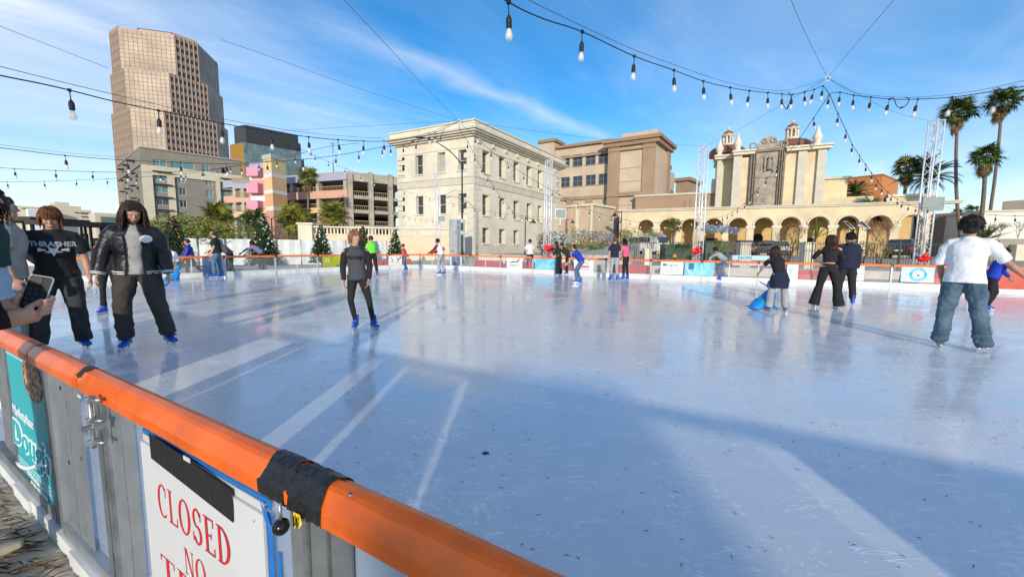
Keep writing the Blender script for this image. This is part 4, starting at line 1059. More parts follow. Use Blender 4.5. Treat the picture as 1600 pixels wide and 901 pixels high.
WHB = mat('white_vinyl', (.80, .80, .78), .5, var=.03)
LAST2 = LEFT
b, F, a, c = banner(504, 532, .24, .76, mat('olive_vinyl', (.45, .44, .02), .5, var=.1), 'olive yellow banner with small white logo, left of the boy in grey', LEFT)
T(b, F, 'iQ', a + (c - a) * .25, .5, .22, (.85, .85, .8)); patch(b, F, a + (c - a) * .72, c - .05, .24, .34, (.1, .3, .1)); 
b, F, a, c = banner(607.5, 628, .22, .77, WHB, 'white banner with small dark figures beside the red shirted boy', LEFT)
w = c - a
for k, (x, z, r) in enumerate(((.2, .62, .07), (.28, .5, .09), (.62, .64, .06), (.7, .52, .1), (.8, .6, .06))): disc(b, F, a + w * x, z, r * .7, (.30, .25, .28) if k < 2 else (.22, .12, .12), d=-.052 - .001 * k, n=7)
T(b, F, 'PARTY SKATING', a + w * .5, .33, .11, (.55, .15, .15), sx=.9)
b, F, a, c = banner(703, 722, .23, .77, mat('pale_blue_vinyl', (.45, .58, .72), .5, var=.05), 'dark slate banner with white emblem on pale blue, right of the varsity striped skater')
w = c - a; patch(b, F, a + w * .17, c - w * .17, .24, .76, (.13, .15, .19)); T(b, F, 'O', a + w * .5, .58, .17, (.75, .77, .8), d=-.053, sx=.8); T(b, F, 'DRAKE', a + w * .5, .44, .1, (.8, .8, .82), d=-.053, sx=.8); T(b, F, 'T', a + w * .5, .3, .08, (.7, .7, .7), d=-.053)
b, F, a, c = banner(792, 816, .22, .77, WHB, 'white banner with a black jumping dog and brush lettering')
w = c - a
T(b, F, 'PUPLETS', a + w * .5, .30, .17, (.03, .03, .03), sx=.95)
m = MB(); pts = [(.22, .52), (.38, .56), (.55, .54), (.70, .60), (.82, .70)]
m.tube([F.p(a + w * x, -.053, z) for x, z in pts], [.012, .03, .028, .03, .015], 6)
for p0, p1 in (((.25, .53), (.15, .46)), ((.32, .54), (.28, .47)), ((.68, .59), (.78, .56)), ((.70, .60), (.83, .62)), ((.80, .70), (.90, .72)), ((.79, .69), (.80, .76))): m.tube([F.p(a + w * p0[0], -.053, p0[1]), F.p(a + w * p1[0], -.053, p1[1])], .010, 5)
m.build('dog_drawing', mat('ink_070707', (.03, .03, .03), .6, var=0), b)
M_CY = mat('cyan_picture_vinyl', (.04, .38, .62), .45, col2=(.30, .66, .80), vs=2.2, var=.1)
banner(836, 869, .22, .77, M_CY, 'cyan printed banner behind the leaning pair in black')
b, F, a, c = banner(897, 927, .14, .77, WHB, 'white banner with blue and red marks behind the blue shirted boy')
w = c - a; T(b, F, 'ST. LOUIS', a + w * .45, .58, .14, (.1, .45, .75)); patch(b, F, a + w * .3, a + w * .8, .40, .48, (.72, .12, .08)); T(b, F, 'GARAGE DOORS', a + w * .5, .28, .09, (.3, .3, .35))
b, F, a, c = banner(1032.5, 1068, .24, .78, WHB, 'white credit union banner with small dark blue flag emblem')
w = c - a; patch(b, F, a + w * .09, a + w * .24, .60, .70, (.03, .06, .22)); patch(b, F, a + w * .11, a + w * .18, .645, .655, (.8, .8, .8), d=-.053); T(b, F, 'Hughes', a + w * .5, .60, .16, (.05, .10, .35)); T(b, F, 'Federal Credit Union', a + w * .55, .52, .07, (.2, .25, .4)); T(b, F, 'YOUR PLACE FOR A', a + w * .5, .40, .085, (.25, .25, .3)); T(b, F, 'BETTER LIFE', a + w * .52, .30, .085, (.25, .25, .3))
b, F, a, c = banner(1070, 1117, .22, .78, M_CY, 'cyan picture banner with pale swooshes, left of the crouching skater')
w = c - a
for x0, x1, z0_, z1_ in ((.02, .30, .30, .60), (.05, .22, .26, .75), (.55, .62, .3, .7)):
 m = MB(); m.tube([F.p(a + w * (x0 + (x1 - x0) * t), -.051, z0_ + (z1_ - z0_) * (1 - t) ** 2) for t in (0, .25, .5, .75, 1)], .02, 5); m.build('swoosh', mat('ink_pale_cyan', (.60, .80, .86), .5, var=0), b)
patch(b, F, a + w * .14, a + w * .32, .48, .75, (.03, .16, .30))
b, F, a, c = banner(1231, 1248, .20, .78, WHB, 'white banner with a light blue letter Y beside the long haired girl')
T(b, F, 'Y', a + (c - a) * .35, .42, .3, (.10, .40, .75))
b, F, a, c = banner(1329, 1352, .16, .78, WHB, 'white banner of small sponsor marks beside the navy hooded skater')
w = c - a
for i in range(3):
 for j in range(4): patch(b, F, a + w * (.25 + .27 * i), a + w * (.33 + .27 * i) + .05, .22 + .13 * j, .25 + .13 * j, ((.3, .3, .33), (.5, .2, .2), (.2, .3, .4))[(i + j) % 3])
T(b, F, 'THANK YOU', a + w * .5, .68, .09, (.2, .2, .25))
b, F, a, c = banner(1410, 1462, .26, .80, mat('sky_blue_vinyl', (.35, .68, .85), .5, col2=(.62, .82, .90), vs=3), 'pale blue banner with a round blue and white emblem behind the man in white')
w = c - a; cu = a + w * .52
disc(b, F, cu, .53, .235, (.02, .42, .68), n=24); disc(b, F, cu, .53, .15, (.82, .84, .82), d=-.0535, n=24)
for k in range(9):
 t = math.pi * (k + .5) / 9; m = MB(); m.tube([F.p(cu + .07 * math.cos(t), -.0545, .52 + .07 * math.sin(t)), F.p(cu + .125 * math.cos(t), -.0545, .52 + .125 * math.sin(t))], .006, 4); m.build('sun_ray', mat('ink_070707', (.03, .03, .03)), b)
disc(b, F, cu, .50, .045, (.05, .05, .06), d=-.0545, ry=.03)
for k, ch in enumerate('SUNRISE'):
 t = math.pi * (.85 - .7 * k / 6); me = text_mesh(ch, .075); me.materials.clear(); me.materials.append(mat('ink_white', (.85, .87, .88), .5, var=0))
 o = inst('lettering', me, b, Vector(F.p(cu + .175 * math.cos(t), -.055, .53 + .175 * math.sin(t))) - base_of(b)); o.rotation_euler = (Matrix.Rotation(F.ang, 3, 'Z') @ Matrix.Rotation(R(90), 3, 'X') @ Matrix.Rotation(t - math.pi / 2, 3, 'Z')).to_euler()
for k, ch in enumerate('COMPANY'):
 t = math.pi * (1.15 + .7 * k / 6); me = text_mesh(ch, .07); me.materials.clear(); me.materials.append(mat('ink_white', (.85, .87, .88), .5, var=0))
 o = inst('lettering', me, b, Vector(F.p(cu + .215 * math.cos(t), -.055, .53 + .215 * math.sin(t))) - base_of(b)); o.rotation_euler = (Matrix.Rotation(F.ang, 3, 'Z') @ Matrix.Rotation(R(90), 3, 'X') @ Matrix.Rotation(t + math.pi / 2, 3, 'Z')).to_euler()
b, F, a, c = banner(316, 352, .04, .78, mat('blue_vinyl', (.20, .34, .58), .4, var=.2, vs=2, alpha=.75), 'translucent blue banner behind the man in black shirt and jeans', LEFT)
banner(1545, 1640, .14, .70, mat('coral_vinyl', (.62, .08, .04), .5, var=.12, vs=2), 'coral red banner low on the barrier at the right edge')

def stand_sign():
 F = Frame(at(1144, 405, Y=17.0), at(1204, 405, Y=16.4)); b = root('notice_board', F.p(0, 0, -.1), 'pale blue double board on thin white legs behind the barrier with dark lettering', 'sign')
 z1 = F.hit(1175, 399)[1]; z0 = F.hit(1175, 407)[1]; z2 = F.hit(1175, 415)[1]
 m = MB(); m.box(0, F.L, 0, .03, z0 + .01, z1, F=F); m.build('board', mat('pale_blue_board', (.42, .66, .74), .5, var=.06), b)
 m = MB(); m.box(0.02, F.L, .0, .03, z2, z0 - .03, F=F); m.build('board', mat('pale_pink_blue_board', (.50, .62, .68), .5, col2=(.72, .38, .30), vs=2), b)
 T(b, F, 'NOPE', F.L * .34, z0 + .04, .2, (.03, .03, .03), d=-.004)
 for u in (.1, F.L * .5, F.L - .1):
  m = MB(); m.tube([F.p(u, .05, -.1), F.p(u, .05, z1 - .02)], .02, 6); m.build('leg', M_WHITE, b)
stand_sign()

# ------------------------------------------------------------------ the near barrier with gate
def near_barrier():
 A = (-7.0, rail_y(-7.0)); Bp = (1.6, rail_y(1.6))
 F = Frame(A, Bp); H = lambda px, py, d=-.05: F.hit(px, py, d)
 b = root('rink_barrier', (A[0], A[1], -.1), 'near rink barrier with glossy orange padded rail, metal gate posts and clear panels', 'barrier', 'barriers round the ice rink')
 # rail: rounded top, sloping outer face
 U = lambda px, py: F.hit(px, py, 0)[0]
 u_a, u_b, u_c = U(62, 545), U(142, 583), U(486, 760)
 u_t = U(600, 810)
 def sca(u): return .58 if u < u_a else (.62 if u < u_b else min(.97, .68 + .29 * (u - u_b) / (u_t - u_b)))
 secs = [(0, u_a - .006), (u_a + .006, u_b - .006), (u_b + .006, u_c - .006), (u_c + .006, F.L)]
 prof = [(-.036, .760), (-.043, .766), (-.0455, .798), (-.0435, .803), (-.021, .832), (-.012, .837), (.004, .840), (.018, .836), (.032, .824), (.041, .806), (.043, .790), (.040, .767), (.02, .758), (-.02, .757)]
 for s0, s1 in secs:
  n = max(2, int((s1 - s0) / .04)); m = MB(); vs = []
  for i in range(n + 1):
   u = s0 + (s1 - s0) * i / n
   for k, (d, z) in enumerate(prof):
    w = .0014 * noise.noise(Vector((u * 6, k * .8, s0))); e = .9 if i in (0, n) else 1
    vs.append(F.p(u, d * e + w, .83 + (z - .83) * e + w * (1.6 if z < .765 else 1)))
  k = len(prof)
  m.add(vs, [(i * k + j, i * k + (j + 1) % k, (i + 1) * k + (j + 1) % k, (i + 1) * k + j) for i in range(n) for j in range(k)] + [tuple(range(k - 1, -1, -1)), tuple(n * k + j for j in range(k))], 0, False)
  o = m.build('rail_pad', M_ORANGE, b)
 # black tape wraps round the joints
 u_t = U(600, 810)
 def wrap(u0, u1, ex=.004, lump=.006, seed=0, low=.0):
  m = MB(); n = max(3, int((u1 - u0) / .008)); vs = []
  for i in range(n + 1):
   u = u0 + (u1 - u0) * i / n
   for k, (d, z) in enumerate(prof):
    r = math.hypot(d, z - .785); e = 1 + (ex + lump * abs(noise.noise(Vector((u * 45, k * .9 + seed, seed))))) / max(r, .02)
    sk = .008 * math.sin(k * 1.3 + seed) * (1 if i in (0, n) else .2)
    q_ = sca(u0 + .03); vs.append(F.p(u + sk, d * e * q_, .840 + (.800 + (z - .800) * e - .840) * q_ - (low if z < .765 else 0)))
  k = len(prof)
  m.add(vs, [(i * k + j, i * k + (j + 1) % k, (i + 1) * k + (j + 1) % k, (i + 1) * k + j) for i in range(n) for j in range(k)], 0, False); m.build('black_tape_wrap', M_TAPE, b)
 wrap(u_a - .018, u_a + .022, seed=1); wrap(u_b - .03, u_b + .035, seed=2, lump=.008)
 uL, uR = U(436, 738), U(530, 778)
 mid = uL + (uR - uL) * .47
 wrap(uL, mid - .003, ex=.006, lump=.007, seed=3); wrap(mid + .003, uR, ex=.004, lump=.009, seed=5)
 # screws on the rail
 for px, py in ((455, 722), (549, 766), (845, 899)):
  u, z = F.hit(px, py, -.010)
  m = MB(); q = Vector(F.p(u, -.012, .834)); m.lathe([(.0052, -.003), (.0052, .002), (.004, .0032), (.001, .0034)], (q.x, q.y, q.z), 10); m.build('screw', M_STEEL, b)
  m = MB(); m.box(-.003 + q.x, .003 + q.x, q.y - .0007, q.y + .0007, q.z + .0034, q.z + .0038); m.build('screw_slot', M_BLACK, b)
 # yellow-black warning tape peeping out below the wrap
 m = MB(); u0 = U(497, 790) ; 
 m.add([F.p(u0 - .004, -.052, .777), F.p(u0 + .020, -.053, .779), F.p(u0 + .024, -.052, .760), F.p(u0 + .016, -.055, .748), F.p(u0 + .012, -.052, .761), F.p(u0 + .004, -.056, .745), F.p(u0 - .006, -.052, .757)], [(0, 1, 2, 3, 4, 5, 6)]); m.build('yellow_tape_end', mat('yellow_tape', (.85, .62, .01), .45, var=0), b)
 m = MB(); m.box(u0 + .004, u0 + .008, -.0585, -.0575, .752, .775, F=F); m.box(u0 + .015, u0 + .019, -.0585, -.0575, .755, .775, F=F); m.build('tape_stripe', M_BLACK, b)
 # lower structure ------------------------------------------------
 zb = .10
 class Sq:
  def __init__(s_, F): s_.F = F; s_.L = F.L; s_.ang = F.ang; s_.U = F.U; s_.N = F.N; s_.a = F.a; s_.z = F.z
  def p(s_, u, d, z): return s_.F.p(u, d * .58, z)
  def hit(s_, px, py, d=0): return s_.F.hit(px, py, d * .58)
 F = Sq(F)
 def post(pxl, pyl, pxr, pyr, m_=M_STEEL, d0=-.032, d1=.02, z0=zb, z1=.79, nm='post'):
  u0 = F.hit(pxl, pyl, d0)[0]; u1 = F.hit(pxr, pyr, d0)[0]; m = MB(); m.box(u0, u1, d0, d1, z0, z1, F=F); m.build(nm, m_, b); return u0, u1
 M_GAL = mat('galvanised_sheet', (.46, .49, .52), .42, metal=.7, var=.07, vs=9)
 M_GALD = mat('dull_galvanised', (.25, .265, .27), .5, metal=.45, var=.10, vs=8)
 # end posts left of the first panel, pane with the teal banner
 p0 = post(0, 620, 14, 620, M_GALD)
 uA = F.hit(12, 620, -.03)[0]
 uP0, uP1 = F.hit(68, 620, -.045)[0], F.hit(82, 640, -.045)[0]
 m = MB(); m.box(uP0, uP1, -.045, .03, -.01, .79, F=F); m.build('post', M_GALD, b)
 m = MB(); m.box(uA, uP0 - .002, -.02, -.014, .05,   .785, F=F); m.build('acrylic_pane', M_SCRATCHED, b)
 m = MB(); m.box(uA - .5, uP0 - .002, -.05, .02, -.012, .045, F=F); m.build('bottom_rail', M_GALD, b)
 # folded metal sheet posts with punched holes
 uS1 = F.hit(122, 640, -.045)[0]
 m = MB(); m.box(uP1 + .002, uS1, -.034, -.030, .045, .79, F=F); m.box(uP1 + .002, uP1 + .006, -.055, -.0345, -.01, .79, F=F); m.build('folded_sheet', M_GAL, b)
 uf = uP1 + (uS1 - uP1) * .52
 m = MB(); m.box(uf, uf + .003, -.0375, -.0345, .045, .79, F=F); m.build('sheet_fold', M_STEEL, b)
 for k, (px, py, m_) in enumerate(((94, 606, M_BLACK), (114, 602, mat('hole_shade', (.11, .12, .13), .6, var=0)), (108, 722, M_BLACK), (127, 716, mat('hole_shade', (.11, .12, .13))))):
  u, z = F.hit(px, py, -.0345); m = MB(); m.extr([(u + .0105 * math.cos(t * math.pi / 8), z + .0105 * math.sin(t * math.pi / 8)) for t in range(16)], -.0355, -.0346, F); m.build('punched_hole', m_, b)
 # gap pane and gate edge posts
 uG0 = F.hit(155, 690, -.045)[0]; uG1 = F.hit(170, 690, -.045)[0]
 m = MB(); m.box(uS1 + .002, uG0, -.010, -.004, .05, .79, F=F); m.build('acrylic_pane', M_SCRATCHED, b)
 m = MB(); m.box(uG0, uG0 + (uG1 - uG0) * .42, -.052, .02, .02, .79, F=F); m.box(uG0 + (uG1 - uG0) * .55, uG1, -.052, .02, .02, .79, F=F); m.build('gate_post', M_STEEL, b)
 m = MB(); m.box(uP1 + .003, uG0 - .002, -.06, .02, -.012, .044, F=F); m.build('bottom_rail', M_GAL, b)
 uH = F.hit(207, 690, -.045)[0]
 m = MB(); m.box(uG1 + .001, uH, -.040, -.030, .05, .79, F=F); m.build('folded_sheet', M_GAL, b)
 m = MB(); um = uG1 + (uH - uG1) * .55; m.box(um, um + .003, -.044, -.0405, .05, .79, F=F); m.build('sheet_fold', M_STEEL, b)
 # gate pane behind the sign
 uK = F.hit(455, 850, -.045)[0]
 m = MB(); m.box(uH + .002, uK, -.025, -.018, -.02, .79, F=F); m.build('gate_pane', M_SCRATCHED, b)
 # posts right of the sign
 uM0, uM1, uM2 = F.hit(474, 850, -.045)[0], F.hit(484, 860, -.045)[0], F.hit(513, 880, -.045)[0]
 uN = F.hit(548, 890, -.045)[0]
 m = MB(); m.box(uK + .001, uM0, -.045, .02, -.05, .79, F=F); m.build('post', M_GALD, b)
 m = MB(); m.box(uM0 + .003, uM1 - .001, -.052, .02, -.05, .79, F=F); m.build('post', M_STEEL, b)
 m = MB(); m.box(uM1 + .001, uM2, -.040, -.03, -.05, .79, F=F); m.build('folded_sheet', M_GALD, b)
 m = MB(); m.box(uM2 + .001, uM2 + .006, -.052, .02, -.05, .79, F=F); m.build('post_edge', M_STEEL, b)
 m = MB(); m.box(uM2 + .007, uN, -.040, -.03, -.05, .79, F=F); m.build('folded_sheet', M_GALD, b)
 m = MB(); m.box(uN + .002, F.L, -.02, -.014, .0, .79, F=F); m.build('acrylic_pane', M_SCRATCHED, b)
 F = F.F
 # latch with black ball
 u, z = F.hit(439, 822, -.075); m = MB(); q = Vector(F.p(u, -.075, 0))
 m.ball((q.x, q.y, z), .0165, 16, 10); m.build('latch_ball', mat('black_bakelite', (.01, .01, .01), .15, var=0), b)
 m = MB(); m.tube([(q.x, q.y, z + .012), (q.x, q.y, z + .05)], .0035, 8); m.build('latch_rod', M_STEEL, b)
 # hinge: eye bolt with washers and nuts
 u, z = F.hit(143, 620, -.07); zt_, zb_ = z + .0, F.hit(143, 690, -.07)[1]
 q = Vector(F.p(u, -.075, 0)); g = Vector(F.p(u + .045, -.06, 0))
 m = MB(); m.tube([(q.x, q.y, zb_ - .006), (q.x, q.y, zt_ + .006)], .0065, 10); m.build('hinge_pin', M_STEEL, b)
 for zz in (zt_ - .010, (zt_ + zb_) / 2 + .004, zb_ + .012):
  m = MB(); m.tube([(q.x, q.y, zz - .008), (q.x, q.y, zz + .008)], .0135, 6, smooth=False); m.build('hinge_nut', M_STEEL, b)
  m = MB(); m.tube([(q.x, q.y, zz), (g.x, g.y, zz + .006)], .0062, 8); m.build('eye_bolt', M_STEEL, b)
  m = MB(); m.tube([(q.x, q.y, zz + .0085), (q.x, q.y, zz + .011)], .016, 14); m.build('washer', M_STEEL, b)
 zz = (zt_ + zb_) / 2 - .01
 dd = (g - q).normalized()
 m = MB(); m.tube([q + dd * .012 + Vector((0, 0, zz)) - Vector((0, 0, 0)), q + dd * .03 + Vector((0, 0, zz))], .017, 8, smooth=False); m.build('clamp_block', M_STEEL, b)
 m = MB(); e = Vector(F.p(u + .02, -.105, zz)); e2 = Vector(F.p(u + .02, -.05, zz)); m.tube([e, e2], .0095, 6, smooth=False); m.build('clamp_bolt', M_STEEL, b)
 # small pale stickers under the rail
 for px, py in ((126, 606), (294, 690)):
  u, z = F.hit(px, py, -.04); z = min(z, .748); m = MB(); m.box(u - .018, u + .018, -.047, -.045, z - .006, z + .006, F=F); m.build('sticker', mat('pale_sticker', (.60, .58, .50), .6, var=0), b)
 # white kick boards in three lengths
 ends = [F.hit(-40, 760, -.06)[0], F.hit(22, 790, -.06)[0], F.hit(48, 840, -.06)[0], F.hit(106, 880, -.06)[0], F.L]
 ends = [0] + ends[1:]
 for k in range(4):
  m = MB(); o_ = -.045 - .010 * (k % 2); m.box(ends[k] + .003, ends[k + 1] - .003, o_, .05, -.09, -.014, F=F); m.build('kick_board', M_KICK, b)
 return F
NF = near_barrier()

def teal_banner():
 F = NF; d = -.018
 u0 = F.hit(11, 560, d)[0]; u1 = F.hit(70, 640, d)[0]; z1 = .785; z0 = F.hit(60, 785, d)[1]
 z0 = .055
 b = root('banner', F.p(u0, d, z0), 'teal bakery banner with white script and a cookie photo on the near pane', 'banner')
 W = u1 - u0; Hh = z1 - z0
 m = MB(); m.box(u0, u1, d, d + .004, z0, z1, F=F); m.build('sheet', mat('teal_vinyl', (.02, .42, .46), .45, var=.05, vs=1), b)
 wh = (.80, .84, .83)
 for z in (z1 - .045, z1 - .062): patch(b, F, u0 + .0, u1 - W * .30, z, z + .004, wh, d=d - .002)
 for z in (z0 + .03, z0 + .05, z0 + .07): patch(b, F, u0 + W * .0, u1, z, z + .0035, wh, d=d - .002)
 # cookie photo: half oval
 uc, zc = F.hit(50, 590, d); zc = min(zc, .655)
 n = 20; m = MB(); m.extr([(uc + W * .26 * math.cos(2 * math.pi * k / n), zc + .115 * math.sin(2 * math.pi * k / n)) for k in range(n)], d - .003, d - .001, F)
 m.build('cookie_photo', mat('cookie_print', (.55, .32, .16), .6, col2=(.09, .03, .02), vs=38, var=.1, contrast=(.42, .55)), b)
 def TT(s, px, py, size, sx=1, col=wh, dd=.005, **k):
  u, z = F.hit(px, py, d); return T(b, F, s, u, z, size, col, d=d - dd, sx=sx, **k)
 TT('Marketplace', 38, 656, .080, 1.05, shear=.15)
 # brand lettering: white blob outline behind teal letters
 for s, px, py, size in (('Dough', 50, 712, .20),):
  u, z = F.hit(px, py, d)
  T(b, F, s, u, z, size, wh, d=d - .003, sx=1.3, bold=.013, shear=.2, name='lettering_outline'); T(b, F, s, u, z, size, (.02, .42, .46), d=d - .007, sx=1.3, shear=.2)
 m = MB(); ua, za = F.hit(26, 712, d); ub, zb = F.hit(76, 722, d)
 m.tube([F.p(ua + (ub - ua) * t, d - .004, za - .02 - .02 * math.sin(t * 5) + (zb - za) * t - .015) for t in [k / 8 for k in range(9)]], [.004, .009, .011, .011, .010, .011, .012, .010, .004], 6); m.build('swash', mat('ink_white', (.85, .87, .88)), b)
 TT('12 Marketplace Blvd', 58, 752, .034, 1.1); TT('(520) 777-5808', 64, 772, .050, 1.0); TT('Order Yours Today!', 68, 792, .042, 1.0)
teal_banner()

def serif(mb, F, word, u0, z0, h, wch, d, gap=.12):
 st = .17; th = .055; k = [0]
 def dd(): k[0] += 1; return d - .000012 * k[0]
 def poly(pts):
  q = dd(); mb.face([F.p(u0 + x * wch, q, z0 + y * h) for x, y in pts])
 def rect(x0, x1, y0, y1): poly([(x0, y0), (x1, y0), (x1, y1), (x0, y1)])
 def arc(cx, cy, rx, ry, a0, a1, tx, ty, n=14):
  for i in range(n):
   t0 = R(a0 + (a1 - a0) * i / n); t1 = R(a0 + (a1 - a0) * (i + 1) / n); P = []
   for t, o in ((t0, 1), (t1, 1), (t1, 0), (t0, 0)):
    P.append((cx + (rx - (0 if o else tx)) * math.cos(t), cy + (ry - (0 if o else ty)) * math.sin(t)))
   poly(P)
 def ser(x, y, w=.34): rect(x - w / 2, x + w / 2, y, y + .03)
 x = u0
 for ch in word:
  s = st / 1.0
  if ch == 'C':
   arc(.55, .5, .5, .52, 50, 310, .2, .05); rect(.82, .88, .66, .95); w = .95
  elif ch == 'L':
   rect(.16, .34, 0, 1); ser(.25, .97, .42); ser(.25, 0, .42); rect(.34, .85, 0, .045); rect(.80, .86, .0, .25); w = .88
  elif ch == 'O':
   arc(.55, .5, .52, .52, 0, 360, .2, .05, 24); w = 1.1
  elif ch == 'S':
   arc(.45, .74, .34, .28, 20, 270, .15, .06); arc(.45, .26, .36, .28, -160, 90, .17, .06); rect(.72, .78, .70, .96); rect(.08, .14, .04, .3); w = .88
  elif ch == 'E':
   rect(.16, .34, 0, 1); ser(.25, .97, .42); ser(.25, 0, .42); rect(.34, .80, .955, 1.0); rect(.34, .84, 0, .045); rect(.34, .62, .49, .53); rect(.75, .81, .78, 1); rect(.79, .85, .0, .24); rect(.58, .63, .42, .61); w = .9
  elif ch == 'D':
   rect(.16, .34, 0, 1); ser(.25, .97, .42); ser(.25, 0, .42); arc(.34, .5, .66, .5, -90, 90, .2, .045, 18); w = 1.08
  elif ch == 'N':
   rect(.14, .20, 0, 1); rect(.86, .92, 0, 1); poly([(.14, 1), (.34, 1), (.92, 0), (.78, 0)]); ser(.17, 0, .3); ser(.17, .97, .3); ser(.89, .97, .3); w = 1.05
  elif ch == 'T':
   rect(.36, .54, 0, 1); rect(.05, .85, .955, 1); ser(.45, 0, .42); rect(.05, .10, .76, 1); rect(.80, .85, .76, 1); w = .9
  elif ch == 'R':
   rect(.16, .34, 0, 1); ser(.25, .97, .42); ser(.25, 0, .42); arc(.34, .74, .42, .26, -90, 90, .17, .045); poly([(.42, .5), (.60, .5), (1.0, 0), (.80, 0)]); w = .98
  elif ch == 'P':
   rect(.16, .34, 0, 1); ser(.25, .97, .42); ser(.25, 0, .42); arc(.34, .72, .44, .28, -90, 90, .17, .045); w = .85
  elif ch == 'A':
   poly([(.04, 0), (.10, 0), (.52, 1), (.46, 1)]); poly([(.70, 0), (.92, 0), (.54, 1), (.42, 1)]); rect(.2, .75, .32, .365); ser(.08, 0, .26); ser(.81, 0, .34); w = .95
  elif ch == 'I':
   rect(.16, .34, 0, 1); ser(.25, .97, .42); ser(.25, 0, .42); w = .48
  elif ch == 'G':
   arc(.55, .5, .5, .52, 50, 330, .2, .05); rect(.74, .9, .05, .42); rect(.62, .98, .42, .45); w = 1.05
  else: w = .5
  u0 += (w + gap) * wch
 return u0
def closed_sign():
 F = NF; d = -.034
 u0 = F.hit(220, 700, d)[0]; u1 = F.hit(411, 815, d)[0]
 z1 = F.hit(410, 800, d)[1]
 z1b = F.hit(222, 693, d)[1]; z1 = min(.74, (z1 + z1b) / 2); z0 = -.04
 b = root('closed_sign', F.p(u0, d, z0), 'white closed sign with red serif capitals held by black and blue tape on the gate', 'sign')
 m = MB(); m.box(u0, u1, d, d + .006, z0, z1, F=F); m.build('board', mat('sign_white', (.60, .60, .59), .45, var=.03, vs=2), b)
 # second card peeping out above
 m = MB(); m.box(u0 + .002, u1 - .002, d + .007, d + .010, z1 - .04, z1 + .022, F=F); m.build('backing_card', mat('grey_card', (.55, .55, .52), .6, var=.05), b)
 # blue masking tape border
 Mt = mat('blue_masking_tape', (.01, .16, .50), .6, var=.08, vs=20); w = .022
 m = MB(); m.box(u0 - .012, u1 + .016, d + .011, d + .013, z1 + .012, z1 + .034, F=F); m.build('blue_tape_strip', Mt, b)
 m = MB(); m.box(u0 - .011, u0 + .004, d + .0135, d + .0155, z0, z1 + .055, F=F); m.build('blue_tape_strip', Mt, b)
 m = MB(); m.box(u1 + .0005, u1 + .020, d + .009, d + .0105, z0, z1 + .004, F=F); m.build('blue_tape_strip', Mt, b)
 m = MB(); m.add([F.p(u1 - .012, d + .001, z1 + .036), F.p(u1 + .02, d + .002, z1 + .0), F.p(u1 + .028, d + .001, z1 - .03), F.p(u1 + .01, d - .001, z1 - .01)], [(0, 1, 2, 3)]); m.build('blue_tape_corner', Mt, b)
 q0 = F.hit(424, 868, d)[0]; m = MB(); m.box(q0, q0 + .012, d + .014, d + .016, z0, F.hit(430, 872, d)[1], F=F); m.build('blue_tape_strip', Mt, b)
 # black duct tape across the top
 a0 = F.hit(233, 690, d - .004)[0]; a1 = F.hit(362, 790, d - .004)[0]; t1 = F.hit(233, 672, d - .004)[1]; t0 = F.hit(233, 714, d - .004)[1]
 t1b = F.hit(362, 767, d - .004)[1]; t0b = F.hit(361, 815, d - .004)[1]
 t1 = min(t1, .752); t1b = min(t1b, .752)
 m = MB(); m.add([F.p(a0, d - .003, t0), F.p(a1, d - .003, t0b), F.p(a1 + .003, d - .003, t0b + (t1b - t0b) * .5), F.p(a1, d - .003, t1b), F.p(a0 - .001, d - .003, t1)], [(0, 1, 2, 3, 4)]); m.build('black_duct_tape', M_TAPE, b)
 red = mat('sign_red', (.60, .015, .02), .5, var=0)
 c0, zb0 = F.hit(249, 806, d); zt0 = F.hit(249, 757, d)[1]; c1 = F.hit(362, 860, d)[0]; zb1 = F.hit(340, 867, d)[1]; zt1 = F.hit(340, 815, d)[1]
 h = ((zt0 - zb0) + (zt1 - zb1)) / 2; zb = (zb0 + zb1) / 2
 tot = (.95 + .88 + 1.1 + .88 + .9 + 1.08) + .12 * 5
 w = (c1 - c0) / tot
 m = MB(); serif(m, F, 'CLOSED', c0, zb, h, w, d - .001); m.build('lettering_closed', red, b)
 n0, nb = F.hit(290, 893, d); n1 = F.hit(323, 900, d)[0]; nt = F.hit(290, 852, d)[1]
 hn = (nt - nb) * .92
 m = MB(); serif(m, F, 'NO', n0, nb, hn, (n1 - n0) / 2.3, d - .001); m.build('lettering_no', red, b)
 n0, tt = F.hit(250, 862, d); hh = hn * 1.0
 m = MB(); serif(m, F, 'TRESPASSING', n0, tt - hh, hh, (n1 - n0) / 2.6, d - .001, gap=.06); m.build('lettering_trespassing', red, b)
 sc = F.hit(398, 813, d); m = MB(); q = F.p(sc[0], d - .001, sc[1]); m.ball(q, .0025, 6, 4); m.build('screw', M_STEEL, b)
closed_sign()

for i, (x0, x1) in enumerate(((-.40, .93), (1.78, 5.6), (-6.4, -3.6))):  # opaque sheets added to the near barrier to cast shade on the ice
 F = NF if x0 < 1 else Frame((1.6, rail_y(1.6)), (12, rail_y(12)))
 a = Vector((x0, rail_y(x0), 0)); u0 = (a - F.a).dot(F.U); u1 = u0 + (x1 - x0) / F.U.x
 if i == 0: u1 = min(u1, F.L + .0)
 b = root('banner', F.p(u0, 0, .1), ['plain blue grey sheet on the near barrier right of the gate, below the frame', 'plain white sheet on the near barrier beyond the right edge', 'plain white sheet on the near barrier left of the bakery banner'][i], 'banner')
 m = MB(); m.box(max(u0, 0), u1, -.012 if i else -.0125, -.008, .12, .75, F=F); m.build('sheet', mat('blue_grey_sheet', (.35, .42, .50), .5, var=.05) if i == 0 else WHB, b)
F = Frame((1.6, rail_y(1.6)), (12, rail_y(12)))
b = root('rink_barrier', F.p(0, 0, -.1), 'near rink barrier continuing beyond the right edge of the view', 'barrier', 'barriers round the ice rink')
m = MB(); m.box(.01, F.L, -.04, .04, .76, .84, F=F); m.build('rail_pad', M_ORANGE, b)
